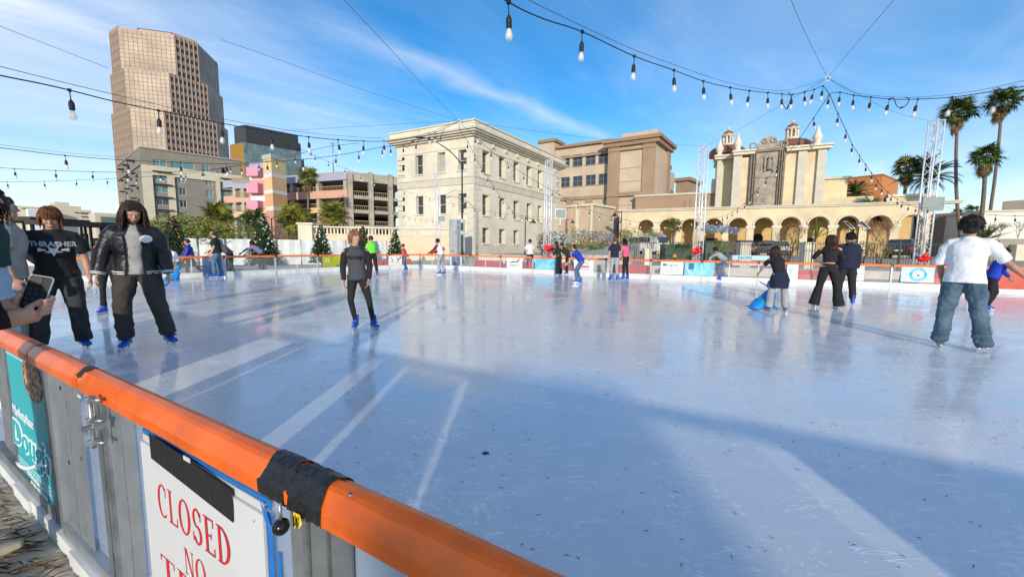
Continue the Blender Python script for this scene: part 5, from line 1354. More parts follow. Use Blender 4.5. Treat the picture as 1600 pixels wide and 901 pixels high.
m = MB(); m.box(0.01, F.L, -.04, .04, -.09, .12, F=F); m.build('kick_board', M_KICK, b)
m = MB(); m.box(0.01, F.L, -.006, 0, .125, .755, F=F); m.build('acrylic_pane', M_ACRYL, b)
# ------------------------------------------------------------------ lattice towers round the rink
def lattice_tower(px, py_top, Y, label, H=None, ang=0.0, w=.29, base=-.1):
 tp = at(px, py_top, Y=Y); H = tp.z
 b = root('lattice_tower', (tp.x, tp.y, base), label, 'lattice tower', 'white lattice towers holding the string lights')
 ca, sa = math.cos(ang), math.sin(ang)
 cs = [Vector((tp.x + ca * sx * w / 2 - sa * sy * w / 2, tp.y + sa * sx * w / 2 + ca * sy * w / 2, 0)) for sx, sy in ((-1, -1), (1, -1), (1, 1), (-1, 1))]
 for c in cs:
  m = MB(); m.tube([(c.x, c.y, base), (c.x, c.y, H)], .026, 8); m.build('chord', M_ALU, b)
 n = int((H - base) / (w * .95)); st = (H - base - .1) / n
 for s in range(4):
  p, q = cs[s], cs[(s + 1) % 4]; dirv = (q - p); ln = math.hypot(w, st); me = None
  for k in range(n):
   z0 = base + .05 + st * k; a, c = (p, q) if k % 2 == 0 else (q, p)
   m = MB(); m.tube([(a.x, a.y, z0), (c.x, c.y, z0 + st)], .011, 5, cap=False); m.build('brace', M_ALU, b)
  for z in (base + .02, H - .03, (base + H) / 2):
   m = MB(); m.tube([(p.x, p.y, z), (q.x, q.y, z)], .015, 5, cap=False); m.build('brace', M_ALU, b)
 m = MB(); m.box(tp.x - .3, tp.x + .3, tp.y - .3, tp.y + .3, base, base + .03); m.build('base_plate', M_STEEL, b)
 return Vector((tp.x, tp.y, H))
TW = []
TW.append(lattice_tower(683, 270, 26.2, 'white lattice tower left of the street light, against the cream building', ang=.3))
TW.append(lattice_tower(857.5, 250, 21.9, 'white lattice tower against the right face of the cream building', ang=.3))
TW.append(lattice_tower(1100, 227, 18.0, 'white lattice tower in front of the yellow arcade', ang=.6))
TW.append(lattice_tower(1464, 188, 15.4, 'nearest white lattice tower, between the arcade and the tall palms', ang=.12, w=.30))
def panel_box(px0, py0, px1, py1, Y, label):
 a = at(px0, py1, Y=Y); c = at(px1, py1, Y=Y); F = Frame(a, c); z0 = a.z; z1 = at(px0, py0, Y=Y).z
 b = root('flood_panel', (a.x, a.y, z0), label, 'panel', 'grey panels clamped to the towers')
 m = MB(); m.box(0, F.L, 0, .05, z0, z1, F=F); m.build('panel', mat('grey_green_panel', (.27, .31, .29), .7, var=.05), b)
 m = MB(); e = .015
 for q in ((-e, F.L + e, z0 - e, z0), (-e, F.L + e, z1, z1 + e), (-e, 0, z0, z1), (F.L, F.L + e, z0, z1)): m.box(q[0], q[1], -.01, .06, q[2], q[3], F=F)
 m.build('frame', M_STEEL, b)
 m = MB(); m.tube([F.p(F.L * .5, .06, (z0 + z1) / 2), F.p(F.L * .5, .30, (z0 + z1) / 2)], .02, 6); m.build('bracket', M_BLKMETAL, b)
panel_box(1441, 308, 1473, 328, 14.9, 'grey flat panel on the nearest tower')
panel_box(868, 327, 873 + 11, 341, 21.4, 'grey flat panel on the tower before the cream building right face')
panel_box(684, 337, 696, 346, 25.8, 'small grey panel on the tower left of the street light')
def heart(px, py, Y, s, label):
 p = at(px, py, Y=Y); F = Frame((p.x - 1, p.y + .3), (p.x + 1, p.y - .3)); b = root('heart_ornament', p, label, 'heart', 'red hearts on the towers')
 pts = []
 for k in range(24):
  t = 2 * math.pi * k / 24; x = 16 * math.sin(t) ** 3; y = 13 * math.cos(t) - 5 * math.cos(2 * t) - 2 * math.cos(3 * t) - math.cos(4 * t)
  pts.append((F.L / 2 + x / 17 * s, p.z + y / 17 * s))
 m = MB(); m.extr(pts[::-1], -.05, .03, F); m.extr([((x - F.L / 2) * .8 + F.L / 2, (z - p.z) * .8 + p.z) for x, z in pts[::-1]], -.09, -.051, F)
 m.build('heart', mat('bright_red_foil', (.70, .008, .012), .35, var=.1), b)
heart(688, 391, 25.4, .33, 'red heart at the foot of the leftmost tower, beside the varsity striped skater'); heart(859, 389, 21.3, .33, 'red heart at the foot of the tower behind the leaning pair')
def bow(px, py, Y, s, label):
 p = at(px, py, Y=Y); b = root('red_bow', p, label, 'bow', 'red bows on the towers')
 m = MB()
 for sx in (-1, 1): m.ball((p.x + sx * s * .6, p.y, p.z), (s * .6, s * .3, s * .5), 10, 7)
 m.ball((p.x, p.y - .04, p.z + s * .5), (s * .45, s * .3, s * .5), 8, 6); m.ball((p.x - s * .2, p.y, p.z - s * .3), (s * .45, s * .3, s * .4), 8, 6)
 for v in range(len(m.v)):
  q = Vector(m.v[v]); w = noise.noise(q * 9) * .05; m.v[v] = (q.x + w, q.y - w, q.z + w)
 m.build('ribbon', mat('bright_red_foil', (.70, .008, .012)), b)
bow(1089, 392, 17.3, .21, 'red bow at the foot of the tower in front of the arcade'); bow(1443, 404, 14.8, .19, 'red bow at the foot of the nearest tower')

# ------------------------------------------------------------------ string lights
M_CABLE = mat('black_cable', (0.012, 0.012, 0.014), 0.55, var=0)
M_WIRE = mat('steel_wire', (0.10, 0.11, 0.13), 0.5, metal=0.4, var=0)
M_BULB = mat('clear_bulb_glass', (0.88, 0.86, 0.80), 0.06, var=0, alpha=0.42, spec=1.0, trans=0.0)
M_FIL = mat('frosted_filament', (0.90, 0.82, 0.66), 0.4, var=0)
m = MB(); m.tube([(0, 0, 0), (.004, 0, -.04), (0, 0, -.085)], .0045, 6); m.lathe([(.004, -.08), (.014, -.095), (.021, -.11), (.023, -.135), (.020, -.15), (.022, -.152), (.021, -.172), (.016, -.176)], (0, 0, 0), 10); m.box(-.014, .014, -.012, .012, -.012, .012); SOCK = m.mesh('bulb_socket', M_CABLE)
m = MB(); m.lathe([(.012, -.176), (.018, -.19), (.027, -.215), (.029, -.232), (.024, -.252), (.010, -.264), (.002, -.266)], (0, 0, 0), 12); BULB = m.mesh('bulb', M_BULB)
m = MB(); m.lathe([(.004, -.18), (.010, -.195), (.013, -.22), (.012, -.238), (.004, -.248)], (0, 0, 0), 6); FIL = m.mesh('filament', M_FIL)
def catmull(P, n=5):
 out = []
 for i in range(len(P) - 1):
  p0 = P[max(i - 1, 0)]; p1 = P[i]; p2 = P[i + 1]; p3 = P[min(i + 2, len(P) - 1)]
  for k in range(n):
   t = k / n; out.append(.5 * ((2 * p1) + (p2 - p0) * t + (2 * p0 - 5 * p1 + 4 * p2 - p3) * t * t + (3 * p1 - p0 - 3 * p2 + p3) * t ** 3))
 out.append(P[-1]); return out
def light_string(label, pts, r=.0058, group='festoon light strings over the rink'):
 P = [at(p[0], p[1], Y=p[2]) for p in pts]
 b = root('light_string', P[0], label, 'light string', group)
 m = MB(); m.tube(catmull(P), r, 6); m.build('cable', M_CABLE, b)
 rr = random.Random(len(pts))
 for p, q in zip(pts, P):
  if len(p) > 3 and p[3]:
   o = inst('bulb_socket', SOCK, b, q - P[0], (R(rr.uniform(-7, 7)), R(rr.uniform(-9, 9)), rr.uniform(0, 6)))
   inst('bulb', BULB, o); inst('filament', FIL, o)
 return b
light_string('festoon string sweeping from the top centre down to the hub with the largest bulbs', [(690, -65, 2.6), (795, 4, 3.1, 1), (850, 30, 3.5), (910, 50, 3.9, 1), (991, 88, 4.6, 1), (1053, 110, 5.2, 1), (1099, 127, 5.8, 1), (1141, 137, 6.3, 1), (1171, 142, 6.8, 1), (1200, 145, 7.1, 1), (1222, 147, 7.4, 1), (1238, 148, 7.6, 1), (1257, 144, 7.7, 1), (1272, 140, 7.8, 1), (1286, 135, 7.9, 1), (1296, 148, 8, 1)])
light_string('festoon string running from the hub to the right edge past the palm tops', [(1297, 146, 8), (1312.5, 144.5, 7.9, 1), (1334, 149, 7.6, 1), (1361, 152, 7.3, 1), (1390, 155, 6.9, 1), (1410, 155.5, 6.7), (1434, 155, 6.4, 1), (1487.6, 152, 5.8, 1), (1556, 142, 5.0, 1), (1620, 131, 4.6, 1), (1720, 106, 4.0)])
light_string('festoon string descending from the hub to the grey panel of the nearest tower', [(1296, 147, 8), (1309.5, 178, 8.6, 1), (1322, 204, 9.2, 1), (1331.5, 226, 9.8, 1), (1343, 243, 10.3, 1), (1352.5, 257, 10.9, 1), (1361.5, 270, 11.4, 1), (1371, 283, 11.9, 1), (1378, 291, 12.2, 1), (1387, 300, 12.5, 1), (1393, 305, 12.8, 1), (1402, 311, 13, 1), (1411, 316, 13.3, 1), (1420, 320, 13.5, 1), (1432, 323, 13.8, 1), (1450, 325, 14.7, 1)])
light_string('festoon string falling from the hub to the tower before the arcade', [(1295, 149, 8), (1271, 185, 9.2, 1), (1249.5, 216, 10.3, 1), (1231, 240, 11.3), (1214, 261, 12, 1), (1198, 279, 12.8, 1), (1185, 294, 13.6, 1), (1173.5, 307, 14.4, 1), (1163, 318, 15.1, 1), (1153, 325, 15.8, 1), (1145, 331, 16.3, 1), (1137, 335, 16.7, 1), (1129, 338, 17.1, 1), (1120, 340, 17.5, 1), (1105, 342, 17.9, 1)])
light_string('uppermost festoon string crossing the tower on the left', [(-120, 92, 2.9), (0, 118, 3.3), (60, 130, 3.6), (108.5, 141, 3.8, 1), (180, 159, 4.2), (248, 173, 4.6, 1), (347.7, 193, 5.4, 1), (422.5, 206, 6.1, 1), (482, 214, 6.7, 1), (528, 218.5, 7.3, 1), (568, 220.5, 7.8, 1), (600, 220.5, 8.3, 1), (640, 215, 9.2), (670, 208, 9.9, 1), (695, 198, 10.4), (716, 190, 10.8)])
light_string('second festoon string on the left rising towards the cream building', [(-120, 220, 6.2), (0, 231, 7.2), (101.5, 243, 7.8, 1), (198.5, 250.5, 8.1, 1), (282, 254, 8.5, 1), (353.5, 256, 9, 1), (417, 253, 9.3, 1), (474, 249, 9.5, 1), (525, 243, 9.8, 1), (560, 237, 10, 1), (597, 230, 10.3, 1), (610, 228.5, 10.4, 1), (630, 227, 10.5, 1), (650.5, 222, 10.6, 1), (663, 214, 10.7), (680, 207, 10.7, 1), (697, 200, 10.8), (716, 191, 10.8)])
light_string('third festoon string low on the left in front of the grey block', [(-40, 259, 10.2), (22.5, 263.5, 10.5, 1), (87, 266.5, 10.8, 1), (145, 268.5, 11, 1), (198, 269, 11.2, 1), (250, 269, 11.5, 1), (281, 268, 11.8, 1), (316, 266, 12, 1), (352, 262, 12.3, 1), (376, 259, 12.5, 1), (405, 254, 12.9, 1), (433, 249, 13.3, 1), (462, 243, 13.7, 1), (486, 235, 14, 1), (520, 228, 13.5), (560, 224, 13)])
light_string('lowest festoon string on the left above the skaters heads', [(-30, 285, 14), (11, 284, 14.2, 1), (69, 283.5, 14.5, 1), (120, 281.5, 14.8, 1), (167, 279.5, 15, 1), (213, 277, 15.2, 1), (254, 274.5, 15.6, 1), (290, 271, 16, 1), (318, 268, 16.5, 1), (340, 264, 17, 1), (360, 260, 17.5, 1), (430, 246, 18.5), (475, 238, 19)])
light_string('festoon string dropping from the left hub to the tower by the panel', [(717, 190, 10.8), (720, 205, 11.2), (731, 222, 12, 1), (742, 243, 13.2, 1), (752, 262, 14.3, 1), (762, 277, 15.3, 1), (771, 291, 16.2, 1), (779.5, 303, 17.1, 1), (787, 312.5, 17.9, 1), (794, 321, 18.6, 1), (801, 329, 19.2, 1), (808, 334, 19.7, 1), (815, 337, 20.1, 1), (824, 340, 20.5, 1), (833, 342, 20.9, 1), (843, 343, 21.3, 1), (855, 344, 21.9, 1)])
light_string('long festoon string from the left hub past the tan block to the arcade tower', [(717, 190, 10.8), (742, 213, 11.4, 1), (767.5, 236, 12, 1), (793.5, 255, 12.7, 1), (818.5, 272, 13.3, 1), (841.5, 286, 13.9, 1), (863, 298, 14.4, 1), (884, 309, 14.9, 1), (902.5, 319, 15.3, 1), (921, 328, 15.7, 1), (938, 334, 16, 1), (955, 339, 16.3, 1), (970, 342, 16.6, 1), (985, 345, 16.8, 1), (1000, 347, 17, 1), (1020, 348, 17.2, 1), (1040, 348, 17.4, 1), (1062, 346, 17.6, 1), (1080, 343, 17.8, 1), (1095, 341, 18, 1)])
light_string('faint festoon string across the lower storey of the cream building', [(440, 225, 13.8), (470, 233, 14.8), (492, 243, 15.6, 1), (513, 253, 16.4, 1), (539, 263, 17.4, 1), (564, 274, 18.4, 1), (585, 282, 19.3, 1), (609, 292, 20.2, 1), (631, 298, 20.8, 1), (652, 304, 21.3, 1), (671, 309, 21.7, 1), (690, 314, 22, 1), (707.5, 318, 22.2, 1), (725, 322, 22.3, 1), (742, 326, 22.3, 1), (758, 329, 22.3, 1), (774, 332, 22.2, 1), (789, 335, 22.1, 1), (805, 337, 22.1, 1), (821, 338, 22, 1), (850, 339, 22)])
light_string('dotted festoon string hanging low left of the leftmost tower', [(560, 300, 24), (590, 320, 24.5), (604, 327, 24.8, 1), (613, 331, 25, 1), (622, 334, 25.2, 1), (631, 337, 25.4, 1), (640, 339, 25.6, 1), (649, 341, 25.7, 1), (658, 342, 25.9, 1), (667, 343, 26, 1), (676, 343, 26.1, 1)])
light_string('festoon string low behind the palms at the right edge', [(1475, 322, 15.2), (1490, 327, 14.5), (1503, 329, 14, 1), (1530, 334, 13.4), (1556, 336, 13, 1), (1586, 337, 12.5, 1), (1640, 337, 12)])
def loop(label, pts):
 P = [at(*q[:2], Y=q[2]) for q in pts]; b = root('cable_loop', P[0], label, 'cable')
 m = MB(); m.tube(catmull(P), .006, 6); m.build('cable', M_CABLE, b)
 m = MB(); k = len(P) // 2; m.tube([P[k], P[k] * .4 + P[k + 1] * .6], .014, 8); m.build('connector', M_CABLE, b)
loop('drooping black connector loop right of the hub', [(1391, 156, 6.9), (1394, 153, 6.88), (1397, 155, 6.85), (1401, 165, 6.8), (1407, 169, 6.78), (1414, 166, 6.72), (1419, 160, 6.7), (1420, 154, 6.7), (1414, 152.5, 6.7)])
loop('drooping black connector loop left of the hub', [(1222, 147, 7.4), (1222, 158, 7.42), (1226, 168, 7.45), (1230, 170, 7.5), (1233, 162, 7.55), (1236, 152, 7.6), (1232, 144, 7.6)])
loop('cable loop with connector before the cream building cornice', [(631, 227, 10.5), (636, 231, 10.5), (643, 222, 10.6), (651, 218, 10.6), (654, 222, 10.6)])
loop('second cable loop before the cream building cornice', [(682, 208, 10.7), (684, 218, 10.7), (688, 219, 10.7), (690, 210, 10.7), (694, 201, 10.8)])
def wire(label, pts, r=.0035):
 P = [at(*q[:2], Y=q[2]) for q in pts]; b = root('support_wire', P[0], label, 'wire', 'steel wires carrying the light strings')
 m = MB(); m.tube(catmull(P, 6), r, 5); m.build('strand', M_WIRE, b)
wire('steel wire running above the top centre festoon string', [(720, -60, 2.6), (826, 0, 3.15), (910, 41, 3.9), (991, 78, 4.6), (1053, 101, 5.2), (1100, 117.5, 5.8), (1141, 130, 6.3), (1180, 138, 6.9), (1222, 142, 7.4), (1258, 134, 7.8), (1293, 122, 8)], .003)
wire('steel wire rising from the hub to the top edge, left one', [(1293, 122, 8), (1262, 60, 6), (1236, 0, 4.6), (1210, -70, 3.6)], .003)
wire('steel wire rising from the hub to the top edge, right one', [(1293, 122, 8), (1340, 66, 6), (1397, 0, 4.6), (1450, -60, 3.6)], .003)
wire('steel wire from the hub above the right festoon string', [(1293, 122, 8), (1320, 139, 7.8), (1345, 147, 7.5), (1400, 152, 6.8), (1450, 151, 6.2), (1520, 143, 5.4), (1600, 126, 4.7), (1700, 100, 4)], .003)
wire('steel wire from the hub down to the nearest tower top', [(1293, 122, 8), (1350, 152, 9.8), (1400, 176, 11.6), (1455, 190, 15.2)], .004)
wire('steel wire from the hub down towards the arcade tower', [(1293, 122, 8), (1214, 168, 10.5), (1150, 205, 13.5), (1103, 228, 17.9)], .004)
wire('steel wire above the uppermost left festoon string', [(-120, 75, 2.9), (0, 104, 3.3), (108, 131, 3.8), (248, 164, 4.6), (348, 186, 5.4), (422, 199, 6.1), (482, 207.5, 6.7), (568, 215, 7.8), (600, 216, 8.3)], .003)
wire('steel wire above the second left festoon string', [(-100, 214, 6.3), (0, 226, 7.2), (101, 238.5, 7.8), (198, 246.5, 8.1), (300, 252, 8.6)], .003)
wire('steel wire descending from the top edge to the left hub', [(500, -40, 4.2), (537, 0, 4.8), (600, 66, 6.2), (660, 132, 8.3), (717, 189, 10.8)], .0035)
wire('faint steel wire slanting down from the left edge past the tower', [(-60, 14, 5), (0, 41, 5.6), (90, 76, 6.8), (170, 107, 8)], .0035)
wire('faint steel wire from behind the tower to the left hub', [(345, 62, 6.5), (440, 95, 7.6), (560, 138, 9), (717, 189, 10.8)], .0035)
wire('steel wire from the left hub across the sky to the arcade tower', [(717, 189, 10.8), (800, 200, 12), (900, 213, 13.8), (1000, 223, 15.8), (1097, 228, 18)], .0045)
wire('steel wire from the left hub to the tower before the cream building', [(717, 189, 10.8), (770, 212, 13.5), (857, 250, 21.8)], .0045)
wire('thin wire slanting behind the cream building roof line', [(440, 205, 10), (520, 200, 10.3), (620, 194, 10.6), (717, 189, 10.8)], .0035)
for nm, px, py, Y in (('white steel ring where the right wires meet', 1293, 123, 8), ('steel ring where the left wires meet', 717, 190, 10.8)):
 p = at(px, py, Y=Y); b = root('wire_hub', p, nm, 'ring'); m = MB(); r = .045
 m.tube([p + Vector((r * math.cos(t * math.pi / 6), 0, r * math.sin(t * math.pi / 6))) for t in range(13)], .009, 6); m.build('ring', M_ALU, b)
# ------------------------------------------------------------------ plants
M_PALM = mat('palm_green', (0.10, 0.14, 0.028), 0.55, var=0.25, vs=1.5)
M_PALMY = mat('palm_yellow_green', (0.26, 0.25, 0.04), 0.55, var=0.25, vs=1.5)
M_PALMD = mat('palm_dark_green', (0.035, 0.065, 0.018), 0.55, var=0.25, vs=1.5)
M_DEAD = mat('dead_frond', (0.23, 0.15, 0.075), 0.85, var=0.25, vs=2)
M_TRUNK = mat('palm_trunk_bark', (0.20, 0.145, 0.10), 0.9, var=0.25, vs=6, bump=0.6, bs=12, stretch=(1, 1, 3))
def fan_frond(m_, L=1.0, name='fan_frond', seed=0):
 r = random.Random(seed); m = MB()
 m.tube([(0, 0, 0), (0, L * .28, .03), (0, L * .52, 0)], [.018 * L, .014 * L, .010 * L], 4)
 n = 17
 for k in range(n):
  a = R(-112 + 224 * k / (n - 1)); l = L * (.62 - .16 * abs(a) / 2) * r.uniform(.88, 1.08)
  dx, dy = math.sin(a), math.cos(a); px, py = dy, -dx; w = .038 * L
  c = Vector((0, L * .5, 0)); dr = -.22 * L * r.uniform(.6, 1.3)
  m.add([c, c + Vector((dx * l * .5 + px * w, dy * l * .5 + py * w, .03 * L)), c + Vector((dx * l, dy * l, dr)), c + Vector((dx * l * .5 - px * w, dy * l * .5 - py * w, .0))], [(0, 1, 3), (1, 2, 3)])
 return m.mesh(name, m_)
def feather_frond(m_, L=1.0, name='feather_frond', seed=0):
 r = random.Random(seed); m = MB(); N = 22
 def sp(t): return Vector((0, L * t * (1 - .12 * t), L * (.32 * t - .62 * t * t)))
 m.tube([sp(k / 8) for k in range(9)], [.02 * L * (1 - .8 * k / 8) for k in range(9)], 4)
 for k in range(2, N):
  t = k / N; p = sp(t); l = L * .26 * math.sin(math.pi * min(1, t * .9 + .12)) * r.uniform(.85, 1.1)
  for s in (-1, 1):
   q = p + Vector((s * l * .85, l * .6, -.10 * l)); w = .014 * L
   m.add([p - Vector((0, w, 0)), q, p + Vector((0, w, .01))], [(0, 1, 2)])
 return m.mesh(name, m_)
FANS = {k: [fan_frond(v, seed=s) for s in range(3)] for k, v in (('g', M_PALM), ('y', M_PALMY), ('d', M_PALMD), ('x', M_DEAD))}
FEA = {k: [feather_frond(v, seed=s) for s in range(3)] for k, v in (('g', M_PALM), ('y', M_PALMY), ('d', M_PALMD))}
def palm(px, pyc, Y, rad, label, base_px=None, z0=None, mix='g', kind='fan', nf=34, skirt=10, tr=.2, group=None, curve=0.0, seed=0, mid=None, flare=1.3):
 c = at(px, pyc, Y=Y); r = random.Random(seed + int(px))
 bx = xat(base_px, Y) if base_px else c.x
 z0 = gz(bx, Y) if z0 is None else z0
 b = root('palm_tree', (bx, Y, z0), label, 'palm tree', group)
 m = MB(); pts = []; rs = []; n = 14
 for k in range(n + 1):
  t = k / n; pts.append((bx + (c.x - bx) * t + curve * math.sin(math.pi * t), Y, z0 + (c.z - z0) * t)); rs.append(tr * (flare - (flare - .9) * min(1, t * 5)) * (1 + .04 * (k % 2)) * (1.25 if (t > .93 and skirt) else 1) * (1 - .25 * t))
 m.tube(pts, rs, 9); m.build('trunk', M_TRUNK, b)
 src = FANS if kind == 'fan' else FEA
 for k in range(nf):
  az = 2.399 * k + r.uniform(-.2, .2); t = k / nf
  el = R(78 - 118 * t ** .9) + r.uniform(-.12, .12)
  me = r.choice(src[r.choice(mix)]); s = rad * r.uniform(.68, 1.02) * (1.0 if el > -.2 else .85)
  inst('frond', me, b, c - Vector((bx, Y, z0)) + Vector((0, 0, -.1 * rad * t)), (el, r.uniform(-.35, .35), az), (s, s, s))
 for k in range(skirt):
  az = 2.399 * k + r.uniform(-.3, .3); s = rad * r.uniform(.6, .85)
  inst('dead_frond', r.choice(FANS['x']), b, c - Vector((bx, Y, z0)) + Vector((0, 0, -.12 * rad - rad * .35 * (k / max(1, skirt)))), (R(r.uniform(-92, -72)), r.uniform(-.3, .3), az), (s * .8, s, s))
 return b
G_TALL = 'tall fan palms at the right'
palm(1497, 176, 45, 2.0, 'tall slender fan palm left of the other two, with leaning thin trunk', 1506, mix='ggd', nf=40, skirt=12, group=G_TALL, curve=-.5, tr=.19)
palm(1566, 160, 52, 2.2, 'tallest fan palm at top right with pale trunk leaning left at the foot', 1536, mix='ggd', nf=38, skirt=16, group=G_TALL, curve=.3, tr=.20)
palm(1540, 246, 42, 1.75, 'shorter fan palm with thick brown skirt below the tallest one', 1524, mix='ggd', nf=36, skirt=26, group=G_TALL, curve=.25, tr=.22)
palm(1418, 262, 60, 2.4, 'fan palm with shaggy skirt left of the nearest tower', mix='gyd', nf=36, skirt=18, tr=.28)
palm(1451, 276, 58, 4.6, 'bushy date palm behind the nearest tower', mix='gd', kind='feather', nf=46, skirt=0, tr=.4)
palm(1337, 302, 74, 3.9, 'date palm on the cathedral wing roof before the orange block', mix='gd', kind='feather', nf=40, skirt=0, tr=.4)
palm(1352, 334, 44, 2.0, 'low fan palm in front of the arcade arches', mix='ggd', nf=34, skirt=0, tr=.22)
palm(1053, 353, 41, 1.15, 'small fan palm in front of the second arch', mix='ggy', nf=26, skirt=4, tr=.16)
palm(480, 277, 62, 2.0, 'tall fan palm standing before the parking garage', 484, mix='gyy', nf=36, skirt=14, tr=.2)
palm(461, 345, 40, 2.15, 'fat yellow green fan palm below the stair tower', mix='yyyg', nf=60, skirt=14, tr=.35)
palm(521, 337, 44, 2.0, 'yellow green fan palm behind the retaining wall left end', mix='yyyg', nf=52, skirt=10, tr=.3)
palm(341, 342, 38, 1.9, 'green fan palm behind the man in the grey cap', mix='yyg', nf=52, skirt=8, tr=.3)
palm(397, 345, 40, 1.7, 'shaded fan palm behind the white lit christmas tree', mix='gd', nf=34, skirt=6, tr=.3)
palm(1495, 333, 60, 1.0, 'small distant palm crown left of the tall trunk', mix='gd', nf=22, skirt=0, tr=.15)
palm(1518, 329, 64, 1.2, 'small distant palm crown between the tall trunks', mix='gd', nf=22, skirt=0, tr=.15)

LEAFM = {}
def foliage(mb, c, r, n, size, rr, mats_n=2, hollow=.45, shape=None):
 c = Vector(c)
 for k in range(n):
  while True:
   q = Vector((rr.uniform(-1, 1), rr.uniform(-1, 1), rr.uniform(-1, 1))); l = q.length
   if l <= 1 and l > hollow * rr.random() ** .5: break
  nz = noise.noise(Vector((q.x * 2.2 + c.x, q.y * 2.2 + c.y, q.z * 2.2))) 
  if nz < -.18: continue
  q = q * (1 + .28 * nz)
  p = c + Vector((q.x * r[0], q.y * r[1], q.z * r[2]))
  a = Vector((rr.gauss(0, 1), rr.gauss(0, 1), rr.gauss(0, 1))).normalized(); b_ = a.orthogonal().normalized(); s = size * rr.uniform(.6, 1.4)
  mb.add([p - a * s, p + b_ * s * .45, p + a * s, p - b_ * s * .45], [(0, 1, 2, 3)], rr.randrange(mats_n))
def bush(px, py, Y, r, label, mats=None, n=700, size=.07, name='shrub', cat='shrub', group=None, trunk=True, z=None, blobs=None, seed=1):
 c = at(px, py, Y=Y); rr = random.Random(seed + int(px * 7)); zb = gz(c.x, Y)
 b = root(name, (c.x, Y, zb), label, cat, group)
 m = MB()
 for (dx, dy, dz, s) in (blobs or [(0, 0, 0, 1)]):
  foliage(m, (c.x + dx * r[0], Y + dy * r[1], c.z + dz * r[2]), (r[0] * s, r[1] * s, r[2] * s), int(n * s * s), size, rr, len(mats))
 m.build('foliage', mats, b, kind=None)
 if trunk:
  m = MB()
  for k in range(4):
   a = k * 1.7; m.tube([(c.x + .05 * math.cos(a), Y + .05 * math.sin(a), zb - .05), (c.x + .2 * r[0] * math.cos(a), Y + .2 * r[1] * math.sin(a), (zb + c.z) / 2), (c.x + .5 * r[0] * math.cos(a), Y + .5 * r[1] * math.sin(a), c.z)], [.06 * r[0] + .02, .04 * r[0] + .01, .01], 5)
  m.build('stems', M_TRUNK, b)
 return b
M_L1 = mat('leaf_olive', (.12, .15, .03), .7, var=.2, vs=2); M_L2 = mat('leaf_yellow_green', (.27, .27, .05), .7, var=.2, vs=2)
M_L3 = mat('leaf_dark', (.03, .055, .018), .7, var=.2, vs=2); M_L4 = mat('leaf_grey_green', (.15, .17, .09), .7, var=.2, vs=2); M_L5 = mat('leaf_rusty', (.22, .09, .03), .7, var=.2)
B3 = [(0, 0, 0, 1), (-.8, .2, -.15, .75), (.85, -.1, -.2, .8), (.2, .1, .35, .6)]
bush(283, 362, 27, (2.6, 1.8, 1.15), 'broad yellow green mesquite tree behind the orange ornamented christmas tree', [M_L2, M_L1], 3200, .085, 'mesquite_tree', 'tree', blobs=B3)
bush(238, 366, 25, (1.2, 1.2, .9), 'small yellow green tree touching the long haired man\'s shoulder', [M_L2, M_L1], 1600, .075, 'mesquite_tree', 'tree')
bush(322, 366, 29, (1.6, 1.2, .9), 'round olive tree left of the man in the grey cap', [M_L1, M_L2], 1800, .075, 'mesquite_tree', 'tree')
bush(376, 364, 33, (1.7, 1.2, .9), 'olive shrub right of the man in the grey cap', [M_L1, M_L2, M_L3], 900, .08)
bush(430, 367, 36, (1.8, 1.2, .8), 'olive shrub under the double street lamp', [M_L1, M_L2, M_L3], 800, .08)
bush(485, 366, 38, (1.5, 1.2, .8), 'dark shrub left of the retaining wall pier', [M_L1, M_L3], 700, .08)
GP = 'planting bed shrubs left of the arcade'
for i, (px, py, Y, r, ms, lab) in enumerate((
 (849, 379, 30, (.55, .5, .8), [M_L3, M_L4], 'grey green columnar shrub left of the tower with the heart'),
 (868, 376, 29, (.8, .6, .75), [M_L1, M_L3], 'dark round shrub right of the tower with the heart'),
 (895, 374, 30, (.9, .6, .95), [M_L2, M_L1], 'bright yellow green shrub above the blue shirted boy'),
 (914, 372, 34, (1.1, .6, .75), [M_L3, M_L1], 'dark hedge below the foil garland, left piece'),
 (936, 374, 35, (1.3, .6, .75), [M_L3, M_L5], 'dark rusty hedge below the foil garland, middle piece'),
 (957, 378, 34, (1.0, .6, .7), [M_L3, M_L1], 'dark hedge below the foil garland, right piece'),
 (884, 388, 26, (.55, .5, .35), [M_L4, M_L2], 'low grey green tuft in front of the hedge'),
 (915, 386, 27, (.8, .5, .33), [M_L4, M_L2], 'low pale tuft beside the ramp'),
 (932, 384, 28, (.7, .5, .3), [M_L4, M_L2], 'low pale tuft near the ramp top'),
 (984, 370, 36, (.9, .6, .95), [M_L2, M_L5], 'golden shrub left of the white van'),
 (975, 366, 39, (.8, .6, .5), [M_L3], 'near black shrub behind the golden one'))):
 bush(px, py, Y, r, lab, ms, 600, .07, group=GP, seed=i)
GF = 'shrubs along the iron fence'
for i, (px, py, Y, r, ms, lab) in enumerate((
 (1063, 388, 24, (.9, .4, .35), [M_L3, M_L1], 'dark low shrub before the small green cabinet'),
 (1125, 386, 24, (.35, .3, .5), [M_L1, M_L2], 'small olive shrub right of the red bow'),
 (1232, 385, 27, (1.0, .5, .55), [M_L1, M_L3], 'olive shrub left of the dark round shrub'),
 (1256, 389, 26, (.55, .4, .45), [M_L3, M_L3], 'dark round shrub left of the woman in black'),
 (1376, 389, 24, (.9, .4, .45), [M_L2, M_L1], 'yellow green grassy shrub right of the navy hooded skater'),
 (1349, 388, 25, (.7, .4, .5), [M_L1, M_L4], 'twiggy olive shrub beside the solar post'))):
 bush(px, py, Y, r, lab, ms, 520, .055, group=GF, seed=40 + i)
